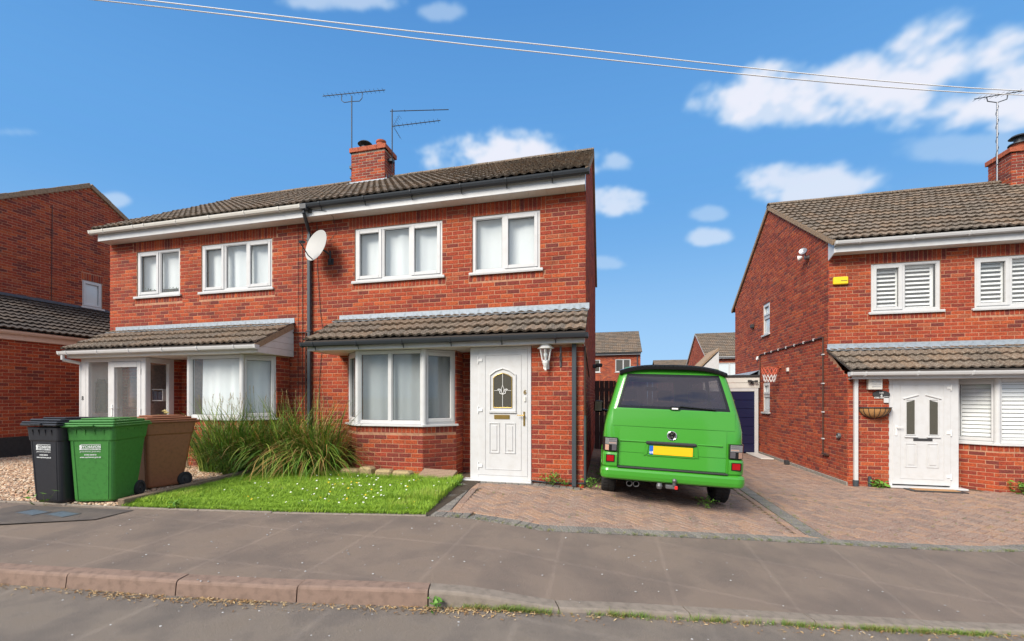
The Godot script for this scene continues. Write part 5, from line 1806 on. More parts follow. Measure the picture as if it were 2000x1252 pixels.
	for q in 7:
		var cl := mesh()
		var z := -15.6 + q * 0.56
		bx(cl, Vector3(XR - 0.042, 2.61, z), Vector3(XR - 0.002, 2.665, z + 0.03), Transform3D.IDENTITY, 0.003)
		part("clip", cl, M["upvc"], cd)
	for q in [[-16.3, 2.55], [-11.05, 0.55]]:
		var v := mesh()
		lathe(v, [Vector2(0.0, 0.0), Vector2(0.06, 0.0), Vector2(0.06, 0.03), Vector2(0.045, 0.05), Vector2(0.04, 0.02), Vector2(0.0, 0.02)], 14, Transform3D(Basis(Vector3.BACK, Vector3.LEFT, Vector3.UP), Vector3(XR, q[1], q[0])))
		part("vent", v, M["white_metal"] if q[1] > 1 else M["dull_metal"], hs)
	var pl := mesh()
	bx(pl, Vector3(XR - 0.03, -0.50, ZR - depth), Vector3(XR - 0.002, -0.33, ZRG + 0.02), Transform3D.IDENTITY, 0.006)
	part("plinth", pl, M["concrete"], hs)
	right_door(hs)
	garage()

func slats(win: Node3D, spans: Array, h: float, pitch: float, tilt: float) -> void:
	# louvre shutters behind the glass
	for sp in spans:
		var fr := mesh()
		ring_frame(fr, sp[0], 0.055, sp[1], h - 0.055, 0.05, -0.16, -0.125, 0.003)
		part("shutter_frame", fr, M["blind"], win)
		var n := int((h - 0.22) / pitch)
		for i in n:
			var st := mesh()
			var t := Transform3D(Basis(Vector3.RIGHT, tilt), Vector3(0, 0.11 + (i + 0.5) * (h - 0.22) / n, -0.143))
			bx(st, Vector3(sp[0] + 0.052, -0.004, -0.036), Vector3(sp[1] - 0.052, 0.004, 0.036), t, 0.003)
			part("slat", st, M["blind"], win)

func right_door(hs: Node3D) -> void:
	var d := sub("front_door", hs, Vector3(5.272, -0.365, ZRG), Basis.IDENTITY)
	var w := 1.09
	var h := 2.07
	var fr := mesh()
	bx(fr, Vector3(0, 0, -0.09), Vector3(0.055, h, -0.01), Transform3D.IDENTITY, 0.005)
	bx(fr, Vector3(w - 0.13, 0, -0.09), Vector3(w, h, -0.01), Transform3D.IDENTITY, 0.005)
	bx(fr, Vector3(0.055, h - 0.05, -0.09), Vector3(w - 0.13, h, -0.0105), Transform3D.IDENTITY, 0.005)
	part("frame", fr, M["upvc"], d)
	var le := mesh()
	bx(le, Vector3(0.05, 0.03, -0.07), Vector3(w - 0.125, h - 0.045, -0.002), Transform3D.IDENTITY, 0.006)
	part("leaf", le, M["upvc"], d)
	var mo := mesh()
	ring_frame(mo, 0.17, 0.14, 0.86, 1.93, 0.010, -0.002, 0.006, 0.003)
	panel_mould(mo, 0.25, 0.36, 0.44, 0.82, -0.002)
	panel_mould(mo, 0.59, 0.36, 0.78, 0.82, -0.002)
	for x in [0.26, 0.61]:
		bx(mo, Vector3(x - 0.02, 0.93, 0.0), Vector3(x + 0.19, 0.95, 0.025), Transform3D.IDENTITY, 0.004)
	for s in [[0.22, 1.665, 0.46, 1.74], [0.57, 1.74, 0.81, 1.665]]:
		rod(mo, Vector3(s[0], s[1], 0.003), Vector3(s[2], s[3], 0.003), 0.016, 0.016, 6)
	part("moulding", mo, M["upvc"], d)
	for q in [[0.275, 1.60, 1.64], [0.635, 1.64, 1.60]]:
		var gl := mesh()
		prism(gl, [Vector2(q[0], 0.99), Vector2(q[0] + 0.125, 0.99), Vector2(q[0] + 0.125, q[2]), Vector2(q[0], q[1])], Vector3(0, 0, -0.001), Vector3.RIGHT, Vector3.UP, Vector3(0, 0, 0.005))
		part("light", gl, M["door_glass"], d)
		var rm := mesh()
		ring_frame(rm, q[0] - 0.02, 0.97, q[0] + 0.145, 1.66, 0.018, -0.002, 0.010, 0.004)
		part("beading", rm, M["upvc"], d)
	var lb := mesh()
	bx(lb, Vector3(0.38, 0.865, -0.001), Vector3(0.68, 0.915, 0.008), Transform3D.IDENTITY, 0.003)
	part("letterbox", lb, M["seal"], d)
	var hd := mesh()
	bx(hd, Vector3(0.095, 0.96, 0.0), Vector3(0.125, 1.16, 0.012), Transform3D.IDENTITY, 0.003)
	rod(hd, Vector3(0.11, 1.12, 0.012), Vector3(0.11, 1.12, 0.05), 0.009, 0.009, 8)
	rod(hd, Vector3(0.11, 1.12, 0.05), Vector3(0.2, 1.125, 0.05), 0.009, 0.007, 8)
	part("handle", hd, M["white_metal"], d)
	for y in [0.20, 1.02, 1.87]:
		var hg := mesh()
		rod(hg, Vector3(0.965, y - 0.05, 0.006), Vector3(0.965, y + 0.06, 0.006), 0.011, 0.011, 8)
		bx(hg, Vector3(0.90, y - 0.02, -0.004), Vector3(0.96, y + 0.025, 0.012), Transform3D.IDENTITY, 0.003)
		part("hinge", hg, M["white_metal"], d)
	var si := mesh()
	bx(si, Vector3(-0.04, -0.03, -0.08), Vector3(w + 0.07, 0.004, 0.13), Transform3D.IDENTITY, 0.008)
	part("threshold", si, M["upvc"], d)

func garage() -> void:
	var g := thing("garage", "flat-roofed garage with dark blue door at the end of the drive", "garage", Vector3(0, 0, -16.15))
	var y := -0.40
	var dr := sub("garage_door", g)
	for i in 7:
		var st := mesh()
		bx(st, Vector3(2.50, y + 0.02 + i * 0.272, -0.03), Vector3(4.44, y + 0.286 + i * 0.272, -0.005), Transform3D.IDENTITY, 0.008)
		part("panel", st, M["blue_door"], dr)
	var fr := mesh()
	bx(fr, Vector3(4.44, y, -0.06), Vector3(4.545, 1.62, 0.02), Transform3D.IDENTITY, 0.005)
	bx(fr, Vector3(2.40, y, -0.06), Vector3(2.50, 1.62, 0.02), Transform3D.IDENTITY, 0.005)
	bx(fr, Vector3(2.50, 1.52, -0.06), Vector3(4.44, 1.62, 0.019), Transform3D.IDENTITY, 0.005)
	part("door_frame", fr, M["upvc"], g)
	for i in 2:
		var fa := mesh()
		bx(fa, Vector3(2.30, 1.625 + i * 0.165, -0.03), Vector3(4.575, 1.782 + i * 0.165, 0.03 + i * 0.01), Transform3D.IDENTITY, 0.005)
		part("fascia_board", fa, M["upvc_old"], g)
	var rf := mesh()
	bx(rf, Vector3(2.25, 1.96, -4.9), Vector3(4.58, 2.03, 0.07), Transform3D.IDENTITY, 0.01)
	part("roof", rf, M["seal"], g)
	var ld := mesh()
	bx(ld, Vector3(4.545, 2.032, -4.9), Vector3(4.583, 2.17, 0.07))
	quad(ld, Vector3(4.544, 2.16, -4.9), Vector3(4.544, 2.16, 0.07), Vector3(4.30, 2.036, 0.07), Vector3(4.30, 2.036, -4.9), Vector3(-0.4, 1, 0))
	part("lead_flashing", ld, M["lead"], g)
	var wl := mesh()
	bx(wl, Vector3(2.30, y - 0.1, -4.85), Vector3(2.42, 1.96, -0.07))
	bx(wl, Vector3(2.30, y - 0.1, -4.95), Vector3(4.58, 1.96, -4.85))
	part("wall", wl, M["brick1"], g)

func build_left_house() -> void:
	var hs := thing("gable_end_house", "red brick house with dark tiled lean-to and black plinth beside gravel yard", "house")
	var bricks := []
	var tiles := []
	var lx := -12.70
	var ux := -15.9
	var zf := -4.6
	var zb := -12.0
	# lean-to wall
	var lw := sub("side_wall", hs)
	var st := mesh()
	backing(st, Vector3(lx, 0.45, zf), Vector3.FORWARD, Vector3.RIGHT, zf - zb, 2.2, [])
	part("mortar", st, M["mortar"], lw)
	bond(bricks, lw, Vector3(lx, 0.45, zf), Vector3.FORWARD, Vector3.RIGHT, zf - zb, 2.2, [], nofn, 0, 0.12)
	var pl := mesh()
	bx(pl, Vector3(lx - 0.1, -0.05, zb), Vector3(lx + 0.015, 0.445, zf), Transform3D.IDENTITY, 0.01)
	part("plinth", pl, M["plinth_black"], hs)
	var fr := mesh()
	bx(fr, Vector3(ux, -0.05, zf - 0.1), Vector3(lx - 0.006, 2.7, zf + 0.0))
	part("front_wall", fr, M["brick1"], hs)
	# lean-to roof
	var roof := sub("lean_to_roof", hs)
	var e := Vector3(-12.48, 2.80, zf + 0.1)
	var s := Vector3(ux - e.x, 4.10 - e.y, 0)
	var l := s.length()
	s /= l
	tiling(tiles, roof, e, Vector3.FORWARD, s, e.z - zb, l - 0.05, dark_tile_tones.size(), nofn, 0.345)
	var dk := mesh()
	var n := Vector3.FORWARD.cross(s)
	quad(dk, e, Vector3(e.x, e.y, zb), Vector3(ux, 4.10, zb), Vector3(ux, 4.10, e.z), n)
	part("deck", dk, M["deck"], roof)
	var ld := mesh()
	bx(ld, Vector3(ux + 0.002, 4.08, zb), Vector3(ux + 0.014, 4.21, zf))
	quad(ld, Vector3(ux + 0.014, 4.12, zb), Vector3(ux + 0.014, 4.12, zf), Vector3(ux, 4.10, zf) - s * 0.16 + n * 0.065, Vector3(ux, 4.10, zb) - s * 0.16 + n * 0.065, n)
	part("lead_flashing", ld, M["lead_dark"], roof)
	settle("roof_tile", "roof_tiles", "dtile", dark_tile_tones, tiles, [tile_mesh()], 250)
	var fa := mesh()
	bx(fa, Vector3(lx + 0.06, 2.605, zb), Vector3(lx + 0.085, 2.76, zf), Transform3D.IDENTITY, 0.004)
	bx(fa, Vector3(lx - 0.0, 2.60, zb), Vector3(lx + 0.0595, 2.615, zf))
	part("fascia", fa, M["pink_fascia"], hs)
	var gu := mesh()
	prism(gu, [Vector2(-0.055, 0.0), Vector2(-0.05, -0.03), Vector2(-0.02, -0.065), Vector2(0.02, -0.067), Vector2(0.05, -0.035), Vector2(0.06, 0.004)], Vector3(lx + 0.145, 2.79, zf + 0.1), Vector3.RIGHT, Vector3.UP, Vector3(0, 0, zb - zf - 0.1))
	part("gutter", gu, M["pink_fascia"], hs)
	# upper gable
	var gw := sub("gable_wall", hs)
	var g0 := -7.39
	var depth := 7.4
	var y0 := 3.42
	var o := Vector3(ux, y0, g0)
	var rect := 5.925 - y0
	var holes := [Rect2(10.876 + g0, 4.21 - y0, 0.60, 0.84)]
	var sold := [Rect2(10.85 + g0, 5.05 - y0, 0.65, 0.225)]
	var gst := mesh()
	backing(gst, o, Vector3.FORWARD, Vector3.RIGHT, depth, rect, holes, 2.11)
	part("mortar", gst, M["mortar"], gw)
	bond(bricks, gw, o, Vector3.FORWARD, Vector3.RIGHT, depth, rect + 2.11, holes + sold, func(v): return [maxf(0.0, (v - rect) / 0.5703), depth - maxf(0.0, (v - rect) / 0.5703)], 0, 0.1)
	soldiers(bricks, gw, o, Vector3.FORWARD, Vector3.RIGHT, sold[0])
	settle("brick", "bricks", "brick", brick_tones, bricks, brick_meshes())
	window(hs, Vector3(ux, 4.21, -10.876), Vector3.FORWARD, Vector3.RIGHT, 0.60, 0.84, [[0, 1, true]], true, "frosted")
	var rf := sub("roof", hs)
	var ridge := Vector3(0, 8.10, g0 - depth * 0.5)
	for k in [1.0, -1.0]:
		var ev := Vector3(0, 5.83, ridge.z + k * 3.95)
		var rs := mesh()
		var d := (ridge - ev)
		var t := Transform3D(Basis(Vector3.RIGHT, d.normalized(), Vector3.RIGHT.cross(d.normalized())), Vector3(ux, ev.y, ev.z))
		if t.basis.z.y < 0:
			t.basis = Basis(Vector3.LEFT, d.normalized(), Vector3.LEFT.cross(d.normalized()))
			bx(rs, Vector3(0.0, 0, 0.0), Vector3(5.5, d.length(), 0.05), t)
		else:
			bx(rs, Vector3(-5.5, 0, 0.0), Vector3(0.0, d.length(), 0.05), t)
		part("slope", rs, M["tile1"], rf)
		var cnt := 13
		for i in cnt:
			var vg := mesh()
			var a := d.length() * i / cnt
			var b := d.length() * (i + 1) / cnt
			var sx := 1.0 if t.basis.x.x > 0 else -1.0
			bx(vg, Vector3(minf(0, sx * 0.06), a, -0.06), Vector3(maxf(0, sx * 0.06), b - 0.004, 0.075 + rng.randf_range(-0.008, 0.008)), t, 0.006)
			part("verge", vg, M["bedding"], rf)
	var cr := mesh()
	rod(cr, Vector3(ux + 0.01, 4.22, -10.02), Vector3(ux + 0.01, 7.05, -10.04), 0.010, 0.010, 6)
	part("cable", cr, M["brown_pipe"], hs)
	var bw := mesh()
	bx(bw, Vector3(ux - 5.4, -0.05, g0 - depth), Vector3(ux - 0.12, 5.9, g0))
	part("body", bw, M["brick1"], hs)

func far_house(called: String, label: String, x0: float, x1: float, zf: float, base: float, eave: float, ridge: float, half: float, wins: Array, gable_left: bool, pipe_x: float, gut: String) -> void:
	var hs := thing(called, label, "house", Vector3.ZERO, 0, "houses beyond the gardens")
	var bricks := []
	var tiles := []
	var holes := []
	for w in wins:
		holes.append(Rect2(w[0] - x0, w[2] - base, w[1] - w[0], w[3] - w[2]))
	var fw := sub("front_wall", hs)
	var st := mesh()
	backing(st, Vector3(x0, base, zf), Vector3.RIGHT, Vector3.BACK, x1 - x0, eave - base, holes)
	part("mortar", st, M["mortar"], fw)
	bond(bricks, fw, Vector3(x0, base + 2.1, zf), Vector3.RIGHT, Vector3.BACK, x1 - x0, eave - base - 2.1, holes.map(func(r): return Rect2(r.position - Vector2(0, 2.1), r.size)), nofn, 0, 0.1)
	var gx := x0 if gable_left else x1
	var gw := sub("gable_wall", hs)
	var gs := mesh()
	if gable_left:
		backing(gs, Vector3(gx, base, zf - 2 * half), Vector3.BACK, Vector3.LEFT, 2 * half, eave - base, [], ridge - eave)
		var sl := (ridge - eave) / half
		var rect := eave - base
		bond(bricks, gw, Vector3(gx, base, zf - 2 * half), Vector3.BACK, Vector3.LEFT, 2 * half, ridge - base, [], func(v): return [maxf(0.0, (v - rect) / sl), 2 * half - maxf(0.0, (v - rect) / sl)], 0, 0.1)
	else:
		backing(gs, Vector3(gx, base, zf), Vector3.FORWARD, Vector3.RIGHT, 2 * half, eave - base, [], ridge - eave)
	part("mortar", gs, M["mortar"], gw)
	settle("brick", "bricks", "brick", brick_tones, bricks, brick_meshes(), 0)
	for w in wins:
		window(hs, Vector3(w[0], w[2], zf), Vector3.RIGHT, Vector3.BACK, w[1] - w[0], w[3] - w[2], [[0, 0.52, false], [0.52, 1, false]], true, "frosted" if w[0] > 5 else "door_glass")
	var roof := sub("roof", hs)
	var e := Vector3(x0 - 0.1, eave + 0.1, zf + 0.25)
	var s := Vector3(0, ridge + 0.05 - e.y, -half - 0.25)
	var l := s.length()
	s /= l
	tiling(tiles, roof, e, Vector3.RIGHT, s, x1 - x0 + 0.2, l, tile_tones.size(), nofn, 0.34)
	settle("roof_tile", "roof_tiles", "tile", tile_tones, tiles, [tile_mesh()], 0)
	var dk := mesh()
	var n := Vector3.RIGHT.cross(s)
	quad(dk, e, e + Vector3(x1 - x0 + 0.2, 0, 0), e + Vector3(x1 - x0 + 0.2, 0, 0) + s * l, e + s * l, n)
	quad(dk, e + Vector3(0, 0, -2 * half - 0.5), e + Vector3(x1 - x0 + 0.2, 0, -2 * half - 0.5), e + Vector3(x1 - x0 + 0.2, 0, 0) + s * l, e + s * l, Vector3(0, 1, -1))
	part("deck", dk, M["tile1"], roof)
	var fa := mesh()
	bx(fa, Vector3(x0, eave - 0.06, zf + 0.22), Vector3(x1, eave + 0.09, zf + 0.24), Transform3D.IDENTITY, 0.004)
	if gable_left:
		for k in [0, 1]:
			var a := Vector3(x0 - 0.06, eave + 0.06, zf + 0.25 if k == 0 else zf - 2 * half - 0.25)
			var b := Vector3(x0 - 0.06, ridge + 0.02, zf - half)
			rod(fa, a, b, 0.06, 0.06, 4)
	part("fascia", fa, M["upvc"], hs)
	gutter(hs, x0, x1, eave + 0.09, zf + 0.3, gut, [], true)
	downpipe(hs, pipe_x, zf + 0.06, base, eave, gut, true, [])
	var fl := mesh()
	bx(fl, Vector3(x0 + 0.12, base, zf - 3.0), Vector3(x1 - 0.12, eave, zf - 2.9))
	part("inner_wall", fl, M["room"], hs)

func build_far() -> void:
	far_house("distant_house", "distant brick house with dark gutter glimpsed beside the green van's roof", -3.6, 2.60, -38.0, -0.6, 4.72, 6.90, 3.7, [[0.73, 1.87, 3.34, 4.33], [-1.6, -0.42, 3.34, 4.33]], false, 2.35, "pipe_grey")
	far_house("distant_house", "distant brick house with gable and white gutter beyond the garage", 7.5, 15.0, -39.4, -0.9, 4.38, 6.78, 4.2, [[8.3, 9.9, 2.9, 4.0]], true, 7.85, "upvc")
	far_house("distant_house", "farthest house whose weathered roof shows just above the van", 6.0, 12.5, -60.0, -0.8, 3.9, 6.1, 3.9, [], false, 12.0, "upvc")
	# close-boarded gate across the side passage
	var fn := thing("garden_gate", "tall dark brown wooden gate across the passage beside the van", "gate", Vector3(0, 0, -13.0))
	for i in 22:
		var st := mesh()
		var x := GX + 0.04 + i * 0.122
		bx(st, Vector3(x, G(x) - 0.02, -0.012), Vector3(x + 0.117, 1.78 + rng.randf_range(-0.004, 0.004), 0.012), Transform3D.IDENTITY, 0.004)
		part("board", st, M["fence_wood"], fn)
	for q in [0.3, 1.5]:
		var st := mesh()
		bx(st, Vector3(GX + 0.03, q, -0.06), Vector3(2.38, q + 0.08, -0.013))
		part("rail", st, M["fence_wood"], fn)
	var po := mesh()
	bx(po, Vector3(0.92, -0.2, 0.013), Vector3(1.0, 1.84, 0.08), Transform3D.IDENTITY, 0.006)
	part("post", po, M["fence_wood"], fn)
	# white lean-to end behind the garage
	var lt := thing("lean_to", "white clad lean-to with sloping roof between garage and brick gable", "lean-to", Vector3(3.6, 0, -21.5))
	var l1 := mesh()
	prism(l1, [Vector2(-1.6, -0.5), Vector2(0.98, -0.5), Vector2(0.98, 3.25), Vector2(-1.6, 0.6)], Vector3.ZERO, Vector3.RIGHT, Vector3.UP, Vector3(0, 0, -2.0))
	part("end_wall", l1, M["upvc"], lt)
	var l2 := mesh()
	prism(l2, [Vector2(-1.75, 0.52), Vector2(0.98, 3.32), Vector2(0.98, 3.42), Vector2(-1.75, 0.62)], Vector3(0, 0, 0.05), Vector3.RIGHT, Vector3.UP, Vector3(0, 0, -2.1))
	part("roof", l2, M["bedding"], lt)

func build_opposite() -> void:
	# the houses and hedge across the street, which the panes mirror
	for k in 2:
		var x0 := -15.0 + k * 13.0
		var hs := thing("house_across_street", ["brick house across the street with wide pale porch band", "brick house across the street set behind the clipped hedge"][k], "house", Vector3.ZERO, 0, "houses across the street")
		var st := mesh()
		bx(st, Vector3(x0, -0.6, 20.0), Vector3(x0 + 10.5, 4.8, 27.0))
		part("wall", st, M["brick1"], hs)
		var rf := mesh()
		prism(rf, [Vector2(19.6, 4.8), Vector2(23.5, 7.1), Vector2(27.4, 4.8)], Vector3(x0 - 0.2, 0, 0), Vector3(0, 0, 1), Vector3.UP, Vector3(10.9, 0, 0))
		part("roof", rf, M["tile1"], hs)
		var pr := mesh()
		prism(pr, [Vector2(18.9, 2.3), Vector2(20.0, 2.8), Vector2(20.0, 2.1), Vector2(18.9, 2.1)], Vector3(x0 + 0.3, 0, 0), Vector3(0, 0, 1), Vector3.UP, Vector3(9.9, 0, 0))
		part("porch_roof", pr, M["tile2"], hs)
		for q in [[0.9, 3.4], [3.2, 3.4], [6.2, 3.4], [8.6, 3.4], [1.5, 0.9], [7.0, 0.9]]:
			window(hs, Vector3(x0 + q[0] + 1.4, q[1], 20.0), Vector3.LEFT, Vector3.FORWARD, 1.4, 1.1, [[0, 0.5, false], [0.5, 1, false]], true, "frosted")
	var leaf := mat("hedge_leaf", Color.WHITE, 0.7)
	leaf.vertex_color_use_as_albedo = true
	var q := mesh()
	quad(q, Vector3(-0.03, -0.02, 0), Vector3(0.03, -0.02, 0), Vector3(0.03, 0.02, 0), Vector3(-0.03, 0.02, 0), Vector3.BACK)
	var items := []
	for i in 9000:
		var p := Vector3(rng.randf_range(-7.5, 5.5), rng.randf_range(-0.1, 1.5), rng.randf_range(12.0, 12.9))
		if rng.randf() < 0.7:
			p.z = 12.0 + rng.randf_range(-0.06, 0.1)
		items.append([Transform3D(Basis.from_euler(Vector3(rng.randf() * TAU, rng.randf() * TAU, 0)) * 1.6, p), Color(0.05, 0.11, 0.02) * rng.randf_range(0.7, 1.5)])
	var h := swarm("hedge", q.commit(), leaf, items, self)
	h.set_meta("label", "clipped green hedge along the opposite side of the street")
	h.set_meta("category", "hedge")

# ------------------------------------------------------------------ the van
const VY := [0.36, 0.50, 0.72, 0.90, 1.05, 1.18, 1.27, 1.30, 1.335, 1.45, 1.60, 1.70, 1.735, 1.77, 1.82, 1.86, 1.885, 1.897]
const VW := [0.83, 0.852, 0.860, 0.858, 0.846, 0.822, 0.800, 0.792, 0.783, 0.755, 0.718, 0.692, 0.683, 0.672, 0.645, 0.600, 0.52, 0.34]
const VR := [-0.06, -0.05, -0.05, -0.055, -0.066, -0.084, -0.10, -0.107, -0.117, -0.15, -0.205, -0.245, -0.26, -0.277, -0.305, -0.35, -0.44, -0.70]
const VF := [-4.62, -4.66, -4.66, -4.60, -4.50, -4.32, -4.15, -4.08, -4.02, -3.85, -3.62, -3.48, -3.43, -3.38, -3.30, -3.22, -3.05, -2.75]
const RC := [-1.0, -0.945, -0.8, -0.6, -0.4, -0.2, 0.0, 0.2, 0.4, 0.6, 0.8, 0.945, 1.0]

func van_ring(i: int, off := 0.0) -> Array:
	# outline at level i: rear from left to right, right side, front, left side
	var w: float = VW[i] + off
	var zr: float = VR[i] + off
	var zf: float = VF[i] - off
	var r := 0.10 if VY[i] > 1.0 else 0.13
	r = minf(r, w * 0.5)
	var p := []
	for f in RC:
		p.append(Vector3(f * (w - r), VY[i], zr - 0.012 * f * f))
	for k in range(1, 6):
		var a := PI / 2 * k / 6
		p.append(Vector3(w - r + sin(a) * r, VY[i], zr - 0.012 - r + cos(a) * r))
	for k in 11:
		p.append(Vector3(w, VY[i], lerpf(zr - 0.012 - r, zf + 0.25, k / 10.0)))
	for k in range(1, 6):
		var a := PI / 2 * k / 6
		p.append(Vector3(w - 0.25 + cos(a) * 0.25, VY[i], zf + 0.25 - sin(a) * 0.25))
	for k in 9:
		p.append(Vector3(lerpf(w - 0.25, -w + 0.25, k / 8.0), VY[i], zf))
	for k in range(1, 6):
		var a := PI / 2 * k / 6
		p.append(Vector3(-w + 0.25 - sin(a) * 0.25, VY[i], zf + 0.25 - cos(a) * 0.25))
	for k in 11:
		p.append(Vector3(-w, VY[i], lerpf(zf + 0.25, zr - 0.012 - r, k / 10.0)))
	for k in range(1, 6):
		var a := PI / 2 * k / 6
		p.append(Vector3(-w + r - cos(a) * r, VY[i], zr - 0.012 - r + sin(a) * r))
	return p

func van_kind(i: int, k: int) -> int:
	# 0 body, 1 rear glass, 2 rear border, 3 side glass, 4 windscreen
	if i >= 7 and i < 13:
		if k < 12:
			return 2 if (k == 0 or k == 11 or i == 7 or i == 12) else 1
		if k >= 18 and k < 28:
			return 3 if k != 22 and k != 19 and k != 27 and i > 7 and i < 12 else 0
		if k >= 34 and k < 42:
			return 4
		if k >= 48 and k < 58:
			return 3 if k != 53 and k != 48 and k != 56 and i > 7 and i < 12 else 0
	return 0

func rear_z(y: float) -> float:
	for i in VY.size() - 1:
		if y <= VY[i + 1]:
			return lerpf(VR[i], VR[i + 1], clampf((y - VY[i]) / (VY[i + 1] - VY[i]), 0, 1))
	return VR[-1]

func rear_panel(x: float, y0: float, y1: float, off: float, rows := 5) -> SurfaceTool:
	# a proud panel on the tail, half width x
	var st := mesh()
	var n := 16
	var at := func(u: float, v: float, d: float) -> Vector3:
		var y := lerpf(y0, y1, v)
		return Vector3(u * x, y, rear_z(y) - 0.014 * pow(u * x / 0.7, 2.0) + d)
	for j in rows:
		for i in n:
			var u0 := -1.0 + 2.0 * i / n
			var u1 := -1.0 + 2.0 * (i + 1) / n
			var v0 := float(j) / rows
			var v1 := float(j + 1) / rows
			var nr := Vector3(u0 * 0.05, 0.12, 1)
			sq(st, at.call(u0, v0, off), at.call(u1, v0, off), at.call(u1, v1, off), at.call(u0, v1, off), nr, Vector3(u1 * 0.05, 0.12, 1), Vector3(u1 * 0.05, 0.12, 1), nr)
	for i in n:
		var u0 := -1.0 + 2.0 * i / n
		var u1 := -1.0 + 2.0 * (i + 1) / n
		for v in [0.0, 1.0]:
			quad(st, at.call(u0, v, off), at.call(u1, v, off), at.call(u1, v, -0.004), at.call(u0, v, -0.004), Vector3(0, v - 0.5, 0))
	for u in [-1.0, 1.0]:
		for j in rows:
			quad(st, at.call(u, float(j) / rows, off), at.call(u, float(j + 1) / rows, off), at.call(u, float(j + 1) / rows, -0.02), at.call(u, float(j) / rows, -0.02), Vector3(u, 0, 0))
	return st

func sweep(path: Array, prof: Array) -> SurfaceTool:
	# profile (out, y) carried along a plan path of Vector2(x, z) that runs left to right round the tail
	var st := mesh()
	var nrm := []
	for i in path.size():
		var d: Vector2 = (path[mini(i + 1, path.size() - 1)] - path[maxi(i - 1, 0)]).normalized()
		nrm.append(Vector2(-d.y, d.x))
	var at := func(i: int, j: int) -> Vector3:
		var q: Vector2 = path[i] + nrm[i] * prof[j].x
		return Vector3(q.x, prof[j].y, q.y)
	for i in path.size() - 1:
		for j in prof.size() - 1:
			var e: Vector2 = prof[j + 1] - prof[j]
			var pn := Vector2(e.y, -e.x).normalized()
			var na := Vector3(nrm[i].x * pn.x, pn.y, nrm[i].y * pn.x)
			var nb := Vector3(nrm[i + 1].x * pn.x, pn.y, nrm[i + 1].y * pn.x)
			sq(st, at.call(i, j), at.call(i + 1, j), at.call(i + 1, j + 1), at.call(i, j + 1), na, nb, nb, na)
	for i in [0, path.size() - 1]:
		for j in range(1, prof.size() - 1):
			var t: Vector2 = path[1] - path[0] if i == 0 else path[-2] - path[-1]
			tri(st, at.call(i, 0), at.call(i, j), at.call(i, j + 1), -Vector3(t.x, 0, t.y))
	return st

